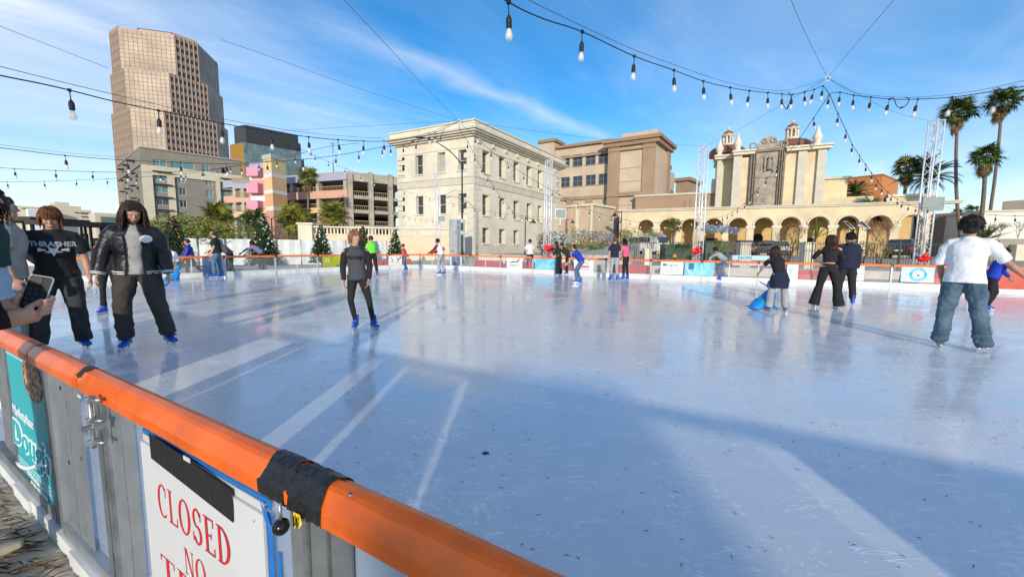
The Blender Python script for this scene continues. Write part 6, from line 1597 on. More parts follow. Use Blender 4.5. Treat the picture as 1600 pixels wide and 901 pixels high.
def bare_shrub(px, pyb, pyt, Y, label, spread=.8, leaf=None, group='bare branched shrubs before the arcade', seed=0):
 b0 = at(px, pyb, Y=Y); t = at(px, pyt, Y=Y); h = t.z - b0.z; r = random.Random(seed + int(px))
 b = root('bare_shrub', b0, label, 'shrub', group); m = MB(); tips = []
 def br(p, d, l, w, dep):
  q = p + d * l; m.tube([p, (p + q) / 2 + Vector((r.uniform(-.04, .04), 0, .02)) * l, q], [w, w * .8, w * .6], 4, cap=False)
  tips.append(q)
  if dep: 
   for _ in range(3): br(q, (d + Vector((r.gauss(0, .55) * spread, r.gauss(0, .5) * spread, r.gauss(.15, .3)))).normalized(), l * r.uniform(.55, .8), w * .62, dep - 1)
 for k in range(4): br(b0, Vector((r.gauss(0, .35) * spread, r.gauss(0, .3), 1)).normalized(), h * .42, .022, 3)
 m.build('branches', mat('grey_twig', (.22, .17, .12), .9, var=.1), b)
 if leaf:
  lm = MB()
  for q in tips:
   for _ in range(3):
    p = q + Vector((r.gauss(0, .08), r.gauss(0, .08), r.gauss(0, .08))); lm.add([p, p + Vector((.04, 0, .03)), p + Vector((0, .02, .06))], [(0, 1, 2)])
  lm.build('sparse_leaves', leaf, b)
for i, (px, pb, pt, Y, lab, lf) in enumerate(((1017, 398, 364, 27, 'bare twiggy shrub in front of the white van', M_L4), (1238, 396, 352, 28, 'large bare branched shrub between the arches right of the silver car', M_L5), (1362, 398, 345, 27, 'bare branched shrub under the low fan palm', M_L5), (1380, 398, 352, 26, 'bare branched shrub left of the dark car', M_L5), (1217, 398, 358, 29, 'slender bare shrub beside the silver car', None), (1590, 372, 345, 34, 'bare thorny shrub at the right edge before the white hall', None), (1560, 372, 350, 35, 'bare thorny shrub right of the cactus', M_L4))):
 bare_shrub(px, pb, pt, Y, lab, leaf=lf, seed=i)
def agave(px, pyb, Y, s, label, n=20, m_=M_L1, up=55):
 p = at(px, pyb, Y=Y); b = root('spiky_plant', p, label, 'plant'); r = random.Random(int(px))
 l = MB(); l.add([(-.05, 0, 0), (.05, 0, 0), (.045, .45, .05), (-.045, .45, .05), (0, 1, 0), (0, .5, .0)], [(0, 1, 2, 5), (0, 5, 3), (5, 2, 4), (5, 4, 3)]); me = l.mesh('leaf_blade', m_)
 for k in range(n): q = s * r.uniform(.8, 1.15); inst('leaf_blade', me, b, (0, 0, 0), (R(r.uniform(up - 35, up + 30)), 0, k * 2.4), (q, q, q))
agave(1540, 374, 34, 1.5, 'big spiky yucca before the white hall', 34, M_PALM, 50); agave(1512, 374, 35, .9, 'small spiky plant at the foot of the palms', 20, M_PALMD)
agave(1128, 366, 36, 1.3, 'tall tuft of aloe leaves below the foil garland', 14, M_PALM, 68)
agave(1275, 372, 30, 1.6, 'ocotillo like spiky plant left of the woman in black', 9, M_L1, 60)

def xmas(px, pyt, Y, label, half, orn, onum=34, z0=-.1, seed=0, osz=.045):
 t = at(px, pyt, Y=Y); h = t.z - z0; r = random.Random(seed + int(px))
 b = root('christmas_tree', (t.x, Y, z0), label, 'christmas tree', 'decorated christmas trees outside the rink')
 m = MB(); tiers = 19
 for k in range(tiers):
  f = k / tiers; z = z0 + .18 * h + (h * .82) * f; rad = half * (1 - f) * (1.0 if k % 2 else .9) + .04
  nb = int(14 + 34 * (1 - f))
  for j in range(nb):
   a = 2 * math.pi * j / nb + r.uniform(-.15, .15) + k; rr_ = rad * r.uniform(.78, 1.12); ln = rr_
   tip = Vector((t.x + math.cos(a) * ln, Y + math.sin(a) * ln, z - .10 * rad + r.uniform(-.05, .05)))
   root_ = Vector((t.x, Y, z + .05 * h * .5))
   for s in range(5):
    u = .35 + .65 * s / 4; p = root_.lerp(tip, u); w = .075 * (1.15 - .5 * u); pr = Vector((-math.sin(a), math.cos(a), 0)); d_ = (tip - root_).normalized()
    m.add([p - pr * w - d_ * .02, p + Vector((0, 0, .035)), p + pr * w - d_ * .02, p + d_ * .13 - Vector((0, 0, .03))], [(0, 1, 3), (1, 2, 3)], r.randrange(2))
 m.build('needles', [mat('fir_green', (.022, .045, .016), .7, var=.3, vs=4), mat('fir_mid_green', (.045, .075, .025), .7, var=.3, vs=4)], b)
 m = MB(); m.lathe([(half * .62, .2 * h), (half * .4, .45 * h), (.02, .93 * h)], (t.x, Y, z0), 10); m.build('inner_foliage', mat('fir_green', (.022, .045, .016)), b)
 m = MB(); m.tube([(t.x, Y, z0), (t.x, Y, t.z - .03)], [.06, .01], 7); m.build('trunk', M_TRUNK, b)
 mm = MB(); mm.ball((0, 0, 0), osz, 7, 5); me = mm.mesh('bauble', orn)
 for k in range(onum):
  f = ((k + .5) / onum) ** 1.1; a = math.pi * (1 + .0) + math.pi * (r.random()); rad = half * (1 - f) + .03
  aa = -math.pi * r.random() if k % 4 else r.random() * 6.28
  inst('bauble', me, b, (math.cos(aa) * rad, math.sin(aa) * rad, .18 * h + .8 * h * f), (0, 0, 0), [r.uniform(.8, 1.25)] * 3)
 return b
M_OG = mat('orange_bauble', (.75, .16, .05), .25, metal=.3, var=0); M_WB = mat('white_bauble', (.80, .78, .66), .3, var=0)
xmas(269, 336, 19.0, 'christmas tree with orange baubles behind the boy in the blue coat', .85, M_OG, 38)
xmas(410, 334, 20.5, 'christmas tree with big white baubles behind the bending purple shirted skater', .85, M_WB, 36, osz=.042)
xmas(501, 350, 24.5, 'christmas tree with small white lights above the olive banner', .70, M_WB, 60, osz=.04)
xmas(567, 352, 28.5, 'christmas tree half hidden behind the boy in grey and the green shirted skater', .65, mat('red_bauble', (.5, .06, .04), .3, var=0), 34)
xmas(617, 357, 27.5, 'christmas tree beside the red shirted boy, against the cream wall', .62, M_WB, 50, osz=.04)

# ------------------------------------------------------------------ street furniture
def street_light():
 Y = 31; top = at(722, 258, Y=Y); b = root('street_light', (top.x, Y, gz(top.x, Y)), 'tall black street light with long arm curving left across the cream building', 'street light')
 m = MB(); m.tube([(top.x, Y, gz(top.x, Y)), (top.x, Y, 1.2), (top.x, Y, top.z)], [.11, .085, .05], 10); m.build('pole', mat('dark_green_metal', (.03, .045, .045), .45, metal=.4, var=.1), b)
 P = [at(*q, Y=Y) for q in ((722, 258), (717, 251), (705, 238), (690, 227), (675, 219), (661, 215))]
 m = MB(); m.tube(catmull(P), [.05] * 6 + [.04] * 10 + [.03] * 10, 8); m.build('arm', M_BLKMETAL, b)
 q = P[-1]; m = MB(); m.ball((q.x - .25, Y, q.z), (.38, .15, .07), 12, 6); m.build('lamp_head', M_BLKMETAL, b)
 P = [at(*q, Y=Y) for q in ((719, 300), (712, 297), (704, 300), (698, 305))]
 m = MB(); m.tube(catmull(P), .022, 6); m.build('lower_arm', mat('grey_metal', (.30, .31, .30), .5, metal=.4, var=0), b)
 for z in (2.3, 3.2): m = MB(); m.box(top.x - .09, top.x + .09, Y - .2, Y - .1, z, z + .28); m.build('control_box', M_GREYTRIM, b)
street_light()
def lamp(px, pyt, Y, label, double=False, side=-1, h=None):
 t = at(px, pyt, Y=Y); g0 = gz(t.x, Y); b = root('street_lamp', (t.x, Y, g0), label, 'street lamp')
 m = MB(); m.tube([(t.x, Y, g0), (t.x, Y, g0 + .5), (t.x, Y, t.z)], [.09, .05, .04], 8); m.build('post', M_BLKMETAL, b)
 for s in ((-1, 1) if double else (side,)):
  pts = [(t.x, Y, t.z - .1), (t.x + s * .25, Y, t.z + .12), (t.x + s * .6, Y, t.z + .12), (t.x + s * .8, Y, t.z - .05)] if double else [(t.x, Y, t.z - .05), (t.x + s * .4, Y, t.z - .05), (t.x + s * .7, Y, t.z - .12)]
  m = MB(); m.tube(pts, .025, 6); m.build('arm', M_BLKMETAL, b)
  q = pts[-1]; m = MB(); m.lathe([(.04, 0), (.07, -.12), (.26, -.30), (.27, -.36), (.05, -.36)], q, 12); m.build('lamp_shade', M_BLKMETAL, b)
lamp(424, 341, 34, 'double headed grey street lamp left of the fat fan palm', True)
lamp(971.5, 330, 40, 'black street lamp with hooded shade against the tan block', side=-1)
lamp(821, 340, 36, 'black street lamp before the cream building right face', side=1)
lamp(886, 342, 50, 'small black street lamp at the corner of the cream building', side=1)
def antenna():
 p = at(521, 272, Y=76); t = at(520, 222, Y=76); b = root('antenna_mast', p, 'thin antenna mast on the garage roof', 'antenna')
 m = MB(); m.tube([p, t], .08, 6); m.build('mast', M_STEEL, b); m = MB(); m.tube([t + Vector((-.6, 0, -.4)), t + Vector((.9, 0, -.1))], .05, 5); m.build('crossbar', M_STEEL, b)
antenna()
def solar():
 Y = 23.5; c = at(1338, 352, Y=Y); b = root('solar_post', (c.x, Y, gz(c.x, Y)), 'pair of tilted solar panels on two slim posts with an orange collection box', 'solar panel')
 Mp = mat('solar_cells', (.012, .018, .035), .15, var=.1, vs=6)
 for a, c_ in (((1318, 346), (1336, 357)), ((1341, 346), (1360, 357))):
  p0 = at(*a, Y=Y + .35); p1 = at(*c_, Y=Y - .2); w = p1.x - p0.x; sh = .16
  q = [Vector((p0.x, Y + .35, p0.z)), Vector((p0.x + w * .86, Y + .35, p0.z)), Vector((p1.x, Y - .2, p1.z)), Vector((p0.x + w * .14, Y - .2, p1.z))]
  m = MB(); n = Vector((0, .02, -.03)); m.add(q + [v + n for v in q], [(0, 1, 2, 3), (7, 6, 5, 4), (0, 4, 5, 1), (1, 5, 6, 2), (2, 6, 7, 3), (3, 7, 4, 0)]); o = m.build('solar_panel', Mp, b)
  m = MB()
  for i in range(4): m.tube([q[i], q[(i + 1) % 4]], .018, 4)
  m.build('panel_frame', M_ALU, b)
 for px in (1331, 1338): x = xat(px, Y); m = MB(); m.tube([(x, Y, gz(x, Y)), (x, Y, c.z - .05)], .03, 7); m.build('post', M_BLKMETAL, b)
 x = xat(1335, Y - .3); z1 = at(1335, 387, Y=Y).z; m = MB(); m.box(x - .22, x + .22, Y - .5, Y - .1, z1 - .14, z1 + .04); m.build('orange_box', mat('pale_orange_plastic', (.72, .33, .10), .5), b); m = MB(); m.box(x - .2, x + .2, Y - .48, Y - .12, gz(x, Y), z1 - .141); m.build('bin', M_BLKMETAL, b)
solar()
def cabinet(px0, py0, px1, Y, label, dep=1.0, fl=True):
 a = at(px0, py0, Y=Y); c = at(px1, py0, Y=Y); F = Frame(a, c); g0 = gz(a.x, Y); b = root('utility_cabinet', (a.x, a.y, g0), label, 'utility box', 'green utility cabinets')
 Mg = mat('utility_green', (.055, .10, .062), .55, var=.1, vs=2)
 m = MB(); m.box(0, F.L, 0, dep, g0, a.z - .12, F=F); m.build('cabinet_body', Mg, b); m = MB(); m.box(-.05, F.L + .05, -.05, dep + .05, a.z - .119, a.z - .04, F=F); m.box(.1, F.L - .1, .1, dep - .1, a.z - .039, a.z, F=F); m.build('lid', Mg, b)
 n = max(2, int(F.L / .8))
 for k in range(n): m = MB(); m.box(F.L * k / n + .04, F.L * (k + 1) / n - .04, -.02, -.002, g0 + .15, a.z - .2, F=F); m.build('door', Mg, b)
cabinet(1103, 376, 1141, 27, 'large green utility cabinet right of the red bow'); cabinet(1040, 381, 1082, 28, 'low green utility cabinet left of the red bow')
def pillar(px0, px1, pyt, Y, label, name='gate_pier', m_=None):
 a = at(px0, pyt, Y=Y); c = at(px1, pyt, Y=Y); g0 = gz(a.x, Y); b = root(name, (a.x, Y, g0), label, 'pier', 'cream piers of the iron fence')
 m = MB(); m.box(a.x, c.x, Y, Y + .5, g0 - .1, a.z); m.build('pier_body', m_ or M_CREAM, b); m = MB(); m.box(a.x - .04, c.x + .04, Y - .04, Y + .54, a.z + .001, a.z + .06); m.build('pier_cap', M_CREAMTRIM, b)
pillar(1158, 1174, 380, 24, 'cream pier behind the pale blue sign'); pillar(1259, 1274, 380, 24, 'cream pier left of the woman in black'); pillar(1008, 1019, 390, 24, 'low cream pier before the white van')
def iron_fence():
 Y = 23.2; a = at(985, 380, Y=Y + 2.5); c = at(1560, 384, Y=Y - 3.0); F = Frame(a, c); b = root('iron_fence', (a.x, a.y, gz(a.x, a.y)), 'black iron picket fence running behind the right half of the rink', 'fence')
 zt = F.hit(1300, 377)[1]; m = MB(); n = int(F.L / .13)
 for k in range(n): u = F.L * k / n; m.box(u - .009, u + .009, -.009, .009, -.1, zt, F=F)
 m.build('picket', M_BLKMETAL, b, kind='stuff')
 for z in (.15, zt - .15): m = MB(); m.box(0, F.L, -.015, .015, z, z + .035, F=F); m.build('fence_rail', M_BLKMETAL, b)
 for k in range(10): m = MB(); u = F.L * k / 9; m.box(u - .03, u + .03, -.03, .03, -.1, zt + .06, F=F); m.build('post', M_BLKMETAL, b)
 # low planter wall in front
 F2 = Frame(at(1000, 399, Y=22.2), at(1410, 402, Y=18.2)); b2 = root('planter_wall', F2.p(0, 0, -.1), 'low pale concrete planter wall between barrier and iron fence', 'wall')
 m = MB(); m.box(0, F2.L, 0, .25, -.1, .42, F=F2); m.build('wall_body', mat('pale_concrete', (.50, .45, .38), .9, var=.08), b2)
iron_fence()
def low_walls():
 F = Frame(at(748, 395, Y=26), at(905, 397, Y=22.8)); b = root('planter_wall', F.p(0, 0, -.1), 'cream low wall with brown flowers behind the jumping dog banner', 'wall')
 m = MB(); m.box(0, F.L, 0, .3, -.1, .86, F=F); m.build('wall_body', M_CREAMTRIM, b)
 b = root('access_ramp', at(930, 392, Y=26), 'pale concrete ramp with curb climbing towards the white van', 'ramp')
 P = [at(890, 398, Y=22.5), at(985, 399, Y=22.0), at(1000, 379, Y=38), at(945, 384, Y=34)]
 m = MB(); m.add([(p.x, p.y, p.z) for p in P] + [(p.x, p.y, -.1) for p in P], [(0, 1, 2, 3), (0, 4, 5, 1), (1, 5, 6, 2), (2, 6, 7, 3), (3, 7, 4, 0)]); m.build('ramp_slab', mat('pale_concrete', (.50, .45, .38)), b)
 for A_, B_ in ((P[0], P[3]),):
  m = MB(); m.tube([A_ + Vector((0, 0, .05)), B_ + Vector((0, 0, .05))], .10, 4, smooth=False); m.build('curb', M_CONC, b)
low_walls()
def garland(pts, label, w=.32):
 P = catmull([at(*q[:2], Y=q[2]) for q in pts], 6); b = root('foil_garland', P[0], label, 'garland', 'silver foil garlands'); r = random.Random(5); m = MB()
 for k in range(len(P) - 1):
  for j in range(14):
   p = P[k].lerp(P[k + 1], r.random()) + Vector((r.gauss(0, .05), r.gauss(0, .08), -w * r.random())); a = Vector((r.gauss(0, 1), r.gauss(0, 1), r.gauss(0, 1))).normalized() * .09; c = a.orthogonal().normalized() * .06
   m.add([p - a, p + c, p + a, p - c], [(0, 1, 2, 3)])
 m.build('foil', mat('silver_foil', (.70, .72, .76), .25, metal=.8, var=.2, vs=8), b); m = MB(); m.tube(P, .012, 4); m.build('cord', M_CABLE, b)
garland([(1098, 348, 24), (1112, 352, 24), (1125, 351, 24.5), (1140, 353, 25), (1156, 355, 25)], 'crumpled silver foil garland right of the arcade tower', .45)
garland([(893, 361, 32), (915, 362, 32), (940, 364, 32), (960, 366, 32)], 'silver foil garland above the hedge left of the lamp', .5)
def xcone(px, py, Y, label):
 p = at(px, py, Y=Y); b = root('orange_pumpkin_light', p, label, 'ornament', 'small orange ornaments on the barrier'); m = MB(); m.lathe([(.02, -.07), (.08, -.05), (.09, 0), (.06, .06), (.015, .09)], p, 8); m.build('ornament_body', mat('amber_plastic', (.70, .28, .02), .4), b)
xcone(706.5, 392, 23.6, 'small amber ornament on the far rail left of the street light'); xcone(1054, 400, 17.0, 'small amber ornament on the rail left of the red bow')
def white_gazebo():
 p0 = at(862, 370, Y=42); p1 = at(884, 370, Y=41); F = Frame(p0, p1); b = root('utility_shed', (p0.x, p0.y, gz(p0.x, p0.y)), 'small grey white shed with dark vents behind the tower with the heart', 'shed')
 zt = at(872, 365, Y=41.5).z; m = MB(); m.box(0, F.L, 0, 1.2, .2, zt, F=F); m.build('shed_body', mat('grey_white_metal', (.48, .51, .52), .5, var=.05), b)
 for u, z in ((.25, .75), (.7, .75), (.7, .5)): m = MB(); m.box(F.L * u - .13, F.L * u + .13, -.03, -.003, .5 + (zt - .5) * z - .06, .5 + (zt - .5) * z + .1, F=F); m.build('vent', M_DARK, b)
white_gazebo()

# ------------------------------------------------------------------ parked vehicles
def car(px, pyb, Y, yaw, col, label, kind='suv', sc=1.0, lights=True):
 p = at(px, pyb, Y=Y); b = root('parked_van' if kind == 'van' else 'parked_car', (p.x, p.y, p.z), label, 'van' if kind == 'van' else 'car', None, R(yaw))
 if kind == 'van': L, W, Hh = 5.4, 1.95, 2.35; prof = [(-2.7, .45, 2.2, .84), (-2.6, .35, 2.33, .86), (1.3, .35, 2.35, .86), (1.9, .35, 2.1, .8), (2.35, .35, 1.15, .9), (2.7, .45, .95, .85)]
 else: L, W, Hh = 4.5, 1.82, 1.6; prof = None
 Mb = mat('car_paint_' + '_'.join('%d' % (c * 100) for c in col), col, .3, var=0, coat=.5); m = MB()
 def loft(secs, mi=0, nm='body', mm=None):
  mb = MB(); vs = []; n = None
  for x, z0, z1, w0, w1 in secs:
   ring_ = [(x, -w0, z0), (x, -w0 * 1.02, (z0 + z1) * .5), (x, -w1, z1), (x, w1, z1), (x, w0 * 1.02, (z0 + z1) * .5), (x, w0, z0)]; vs += ring_; n = len(ring_)
  fs = [(i * n + k, i * n + (k + 1) % n, (i + 1) * n + (k + 1) % n, (i + 1) * n + k) for i in range(len(secs) - 1) for k in range(n)]
  fs += [tuple(range(n - 1, -1, -1)), tuple((len(secs) - 1) * n + k for k in range(n))]
  mb.add(vs, fs, 0, False); o = bpy.data.objects.new(nm, mb.mesh(nm, mm or Mb)); COL.objects.link(o); o.parent = b
  md = o.modifiers.new('b', 'BEVEL'); md.width = .07; md.segments = 2; md.limit_method = 'ANGLE'; return o
 def bx(x0, x1, y0, y1, z0, z1, nm, mm): q = MB(); q.box(x0, x1, y0, y1, z0, z1); o = bpy.data.objects.new(nm, q.mesh(nm, mm)); COL.objects.link(o); o.parent = b; return o
 if kind == 'van':
  loft([(-2.7, .45, 1.15, .92, .95), (-2.55, .35, 1.2, .97, .97), (2.2, .35, 1.2, .97, .95), (2.65, .4, .95, .88, .82)])
  loft([(-2.68, 1.19, 2.25, .95, .80), (1.25, 1.19, 2.35, .95, .80), (1.75, 1.19, 2.15, .93, .75), (2.25, 1.19, 1.22, .92, .90)], nm='cabin')
  bx(-2.74, -2.69, -.62, .62, 1.35, 1.95, 'rear_window', M_DGLASS)
  for s in (-1, 1): bx(-2.2, 1.2, s * .955 - .015, s * .955 + .015, 1.35, 1.9, 'side_window', M_DGLASS)
  gl = bx(1.86, 2.2, -.72, .72, 1.3, 1.9, 'windscreen', M_DGLASS)
 else:
  loft([(-2.22, .42, .95, .80, .78), (-2.05, .28, 1.0, .89, .86), (-1.2, .25, 1.02, .91, .87), (1.0, .25, .98, .91, .86), (1.9, .28, .88, .88, .80), (2.25, .38, .74, .76, .70)])
  loft([(-2.0, .99, 1.05, .82, .78), (-1.6, .99, 1.52, .83, .64), (-.2, .97, 1.60, .84, .66), (.55, .97, 1.50, .84, .64), (1.25, .95, 1.0, .82, .78)], nm='cabin_glass', mm=M_DGLASS)
  loft([(-1.62, 1.50, 1.56, .66, .62), (-.2, 1.57, 1.63, .68, .64), (.5, 1.48, 1.54, .66, .62)], nm='roof')
  for s in (-1, 1):
   for x in (-1.5, -.35, .75): q = MB(); q.bar((x + .12, s * .85, .98), (x - .0, s * .68, 1.52), .03); o = bpy.data.objects.new('pillar', q.mesh('pillar', Mb)); COL.objects.link(o); o.parent = b
 for x in (-L * .31, L * .31):
  for s in (-1, 1):
   q = MB(); q.tube([(x, s * .72, .33), (x, s * .93, .33)], .33, 16); w = bpy.data.objects.new('tyre', q.mesh('tyre', M_BLACK)); COL.objects.link(w); w.parent = b
   q = MB(); q.tube([(x, s * .90, .33), (x, s * .945, .33)], .19, 12); w2 = bpy.data.objects.new('rim', q.mesh('rim', M_STEEL)); COL.objects.link(w2); w2.parent = w
 zt = .78; xe = -L / 2
 for s in (-1, 1):
  bx(xe - .02 if kind != 'van' else xe - .02, xe + .12, s * .72 - .12, s * .72 + .12, zt, zt + (.16 if kind != 'van' else .45), 'tail_light', mat('tail_light_red', (.55, .02, .015), .25, var=0))
  bx(L / 2 - .18, L / 2 - .0, s * .62 - .16, s * .62 + .12, .66, .80, 'headlight', mat('headlight_glass', (.7, .72, .72), .1, var=0))
 bx(xe - .05, xe + .1, -.8, .8, .38, .55, 'bumper', M_BLACK if kind != 'van' else Mb); bx(xe - .035, xe - .0, -.24, .24, .60, .72, 'number_plate', M_WHITE)
 if kind == 'van': bx(L / 2 - .15, L / 2 + .03, -.85, .85, .35, .55, 'bumper', M_BLACK); bx(L / 2 - .12, L / 2 - .02, -.5, .5, .6, .8, 'grille', M_BLACK)
 return b
def onground(px, Y): x = xat(px, Y); return 387 + .01 * (px - 800) + (1.32 - gz(x, Y)) * FPX / Y
car(1012, onground(1012, 46), 46, -62, (.78, .78, .76), 'white passenger van parked before the first arches', 'van')
car(1203, onground(1203, 42), 42, 86, (.50, .50, .48), 'silver hatchback seen from behind, parked between two bare shrubs')
car(1157, onground(1157, 43), 43, 75, (.02, .022, .03), 'black car parked left of the cream pier')
car(1408, onground(1408, 34), 34, 40, (.02, .02, .022), 'black estate car parked left of the nearest tower')
# ------------------------------------------------------------------ people
def V(*a): return Vector(a)
def cloth_tex(name, sc):
 t = bpy.data.textures.get(name)
 if not t: t = bpy.data.textures.new(name, 'CLOUDS'); t.noise_scale = sc; t.noise_depth = 2
 return t
def soft(mb, name, m_, parent, voxel, smooth=4, folds=0.0, fs=.10, label=None):
 o = bpy.data.objects.new(name, mb.mesh(name, m_)); COL.objects.link(o); o.parent = parent
 a = o.modifiers.new('remesh', 'REMESH'); a.mode = 'VOXEL'; a.voxel_size = voxel; a.use_smooth_shade = True
 if folds:
  d = o.modifiers.new('folds', 'DISPLACE'); d.texture = cloth_tex('folds%03d' % int(fs * 1000), fs); d.strength = folds; d.mid_level = .5; d.texture_coords = 'LOCAL'
 s = o.modifiers.new('smooth', 'SMOOTH'); s.iterations = smooth; s.factor = .5
 if label: o['label'] = label
 return o
def skin(tone):
 return mat('skin_%d' % int(tone[0] * 100), tone, .5, var=.08, vs=12)
SK_L = (.55, .30, .20); SK_M = (.40, .20, .12); SK_D = (.24, .12, .07)
BLUEB = mat('blue_skate_boot', (.01, .09, .52), .35, var=.1, vs=8); BLUED = mat('dark_blue_trim', (.01, .03, .14), .5, var=0)
def hand(mb, W, D, Nn, side, s, curl=.45, spread=.12, fseg=6):
 # W wrist, D direction of fingers, Nn palm normal, side = direction of the thumb
 D = D.normalized(); side = (side - D * side.dot(D)).normalized(); Nn = D.cross(side) if Nn is None else Nn
 Nn = (Nn - D * Nn.dot(D) - side * Nn.dot(side)).normalized()
 mb.tube([W - D * .01 * s, W + D * .03 * s, W + D * .06 * s, W + D * .092 * s], [(.024 * s, .018 * s), (.036 * s, .017 * s), (.042 * s, .016 * s), (.038 * s, .012 * s)], 10, side=side)
 ls = [.074, .082, .076, .060]
 for k in range(4):
  o = (1.5 - k) * .0205 * s
  p = W + D * (.088 - .004 * abs(k - 1)) * s + side * o; d = (D + side * (1.5 - k) * spread * .35).normalized(); pts = [p]; c = curl * (1 + .12 * k)
  for j, f in enumerate((.45, .32, .23)):
   d = (d * math.cos(c) + Nn * math.sin(c)).normalized(); p = p + d * ls[k] * f * s; pts.append(p); c *= 1.05
  mb.tube(pts, [.0098 * s, .0092 * s, .0085 * s, .0065 * s], fseg)
 p = W + D * .022 * s + side * .030 * s; d = (D * .62 + side * .75 + Nn * .25).normalized(); pts = [W + D * .02 * s + side * .01 * s, p]
 for f in (.036, .030, .022): p = p + d * f * s; pts.append(p); d = (d + D * .35 - side * .22 + Nn * .25 * curl).normalized()
 mb.tube(pts, [.014 * s, .0145 * s, .0125 * s, .0105 * s, .0075 * s], fseg)
def ik(a, t, l1, l2, pole):
 d = t - a; L = min(d.length, (l1 + l2) * .999); d.normalize(); t = a + d * L
 x = (l1 * l1 - l2 * l2 + L * L) / (2 * L); h = math.sqrt(max(0, l1 * l1 - x * x)); p = (pole - d * pole.dot(d)).normalized()
 return a + d * x + p * h, t
def person(label, px, py, H, face, arms, legs, top, bottom, hair, lean=0, side=0, head=(0, 0), tone=SK_L, det=1, build=1.0, pos=None, skates=BLUEB, group='skaters on the ice rink', lift=0, twist=0, rel=True):
 """arms/legs: ((fwd, out, fwd2, out2) left, right) absolute angles in degrees; left = the person's left. face 0 = away from the camera, 90 = to the left, 180 = towards it."""
 P = pos if pos is not None else at(px, py, z=0)
 if rel: face = face - math.degrees(math.atan2(P.x, P.y))
 b = root('person', (P.x, P.y, 0), label, 'person', group, R(face))
 k = H / 1.75
 vx = {0: (.0075, .011), 1: (.012, .016), 2: (.016, .022)}[det]
 hipw = .085 * k * build; sh = .168 * k * (build * .6 + .4)
 def dv(f, o, s): return V(s * math.sin(R(o)), math.sin(R(f)) * math.cos(R(o)), -math.cos(R(f)) * math.cos(R(o)))
 LG = []
 for s, a in ((-1, legs[0]), (1, legs[1])):
  h = V(s * hipw, 0, 0); kn = h + dv(a[0], a[1], s) * .43 * k; an = kn + dv(a[2], a[3], s) * .41 * k; LG.append([h, kn, an, a[4] if len(a) > 4 else 12, a[5] if len(a) > 5 else 0])
 low = min(l[2].z for l in LG); zoff = .085 * k + .062 - low + lift
 for l in LG:
  for i in range(3): l[i] = l[i] + V(0, 0, zoff)
 pel = V(0, 0, zoff + .02 * k)
 td = V(math.sin(R(side)), math.sin(R(lean)), math.cos(R(lean))).normalized()
 chest = pel + td * .36 * k; neck = pel + td * .50 * k + V(0, 0, .01)
 rt = Matrix.Rotation(R(twist), 3, td) @ V(1, 0, 0); rt = (rt - td * rt.dot(td)).normalized(); fw = td.cross(rt) * 1.0
 if fw.y < 0 and abs(twist) < 90: fw = -fw
 shc = pel + td * .432 * k
 AR = []
 for s, a in ((-1, arms[0]), (1, arms[1])):
  S = shc + rt * s * sh
  if a[0] == 'ik':
   t = Matrix.Rotation(-R(face), 3, 'Z') @ (Vector(a[1]) - Vector((P.x, P.y, 0))); E, W = ik(S, t, .285 * k, .255 * k, Vector(a[2]))
  else: E = S + dv(a[0], a[1], s) * .285 * k; W = E + dv(a[2], a[3], s) * .25 * k
  AR.append((S, E, W))
 hd = Matrix.Rotation(R(head[1]), 3, 'Z') @ Matrix.Rotation(-R(head[0]), 3, 'X')      # pitch down, yaw (+ = to the left)
 hup = hd @ V(0, 0, 1); HC = neck + (td * .55 + hup * .8).normalized() * .125 * k
 def hl(x, y, z): return HC + hd @ V(x * k, y * k, z * k)
 ks = k if H > 1.5 else k * 1.08
 # --- body: one continuous surface
 m = MB(); kk = ks / k
 m.ball(hl(0, 0, .015), (.074 * ks, .092 * ks, .104 * ks), 18, 14, rot=hd); m.ball(hl(0, .028, -.055), (.052 * ks, .062 * ks, .058 * ks), 14, 10, rot=hd)
 m.ball(hl(0, .058, -.092), (.026 * ks, .024 * ks, .020 * ks), 10, 8, rot=hd)
 if det < 2:
  m.tube([hl(0, .090, .022), hl(0, .104, -.002), hl(0, .110, -.020)], [.008 * ks, .011 * ks, .014 * ks], 8)
  m.ball(hl(0, .086, -.050), (.022 * ks, .013 * ks, .009 * ks), 10, 6, rot=hd); m.ball(hl(0, .080, .034), (.050 * ks, .014 * ks, .010 * ks), 10, 6, rot=hd)
  for s in (-1, 1): m.ball(hl(s * .038, .062, -.018), (.024 * ks, .022 * ks, .020 * ks), 8, 6, rot=hd)
 for s in (-1, 1): m.ball(hl(s * .076, -.006, -.004), (.010 * ks, .020 * ks, .030 * ks), 8, 6, rot=hd)
 m.tube([neck - td * .05 * k, neck + td * .02 * k, HC - hup * .05 * k], [.060 * k, .054 * k, .052 * k], 12)
 m.tube([pel - V(0, 0, .06 * k), pel + td * .12 * k, chest, shc, neck], [(.13 * k * build, .09 * k), (.115 * k * build, .085 * k), (.135 * k * build, .095 * k), (.15 * k, .08 * k), (.05 * k, .05 * k)], 14, side=rt)
 for (S, E, W), s, a in zip(AR, (-1, 1), arms):
  m.tube([S - rt * s * .03 * k, S, (S + E) / 2, E, (E * .6 + W * .4), W], [.05 * k, .052 * k, .044 * k, .037 * k, .038 * k, .025 * k], 10)
  cu = a[5] if (a[0] != 'ik' and len(a) > 5) else .45
  D = (W - E).normalized()
  thumb = (V(0, 1, 0) if abs(D.z) > .6 else V(0, 0, 1)); nn = D.cross(thumb); nn = nn if nn.x * -s > 0 else -nn
  if not (len(a) > 4 and a[4] == 'nohand'): hand(m, W, D, nn, thumb, ks * (1.15 if det == 2 else 1.0), cu)
 lw = min(1.0, bottom.get('w', 1.0)) * .84
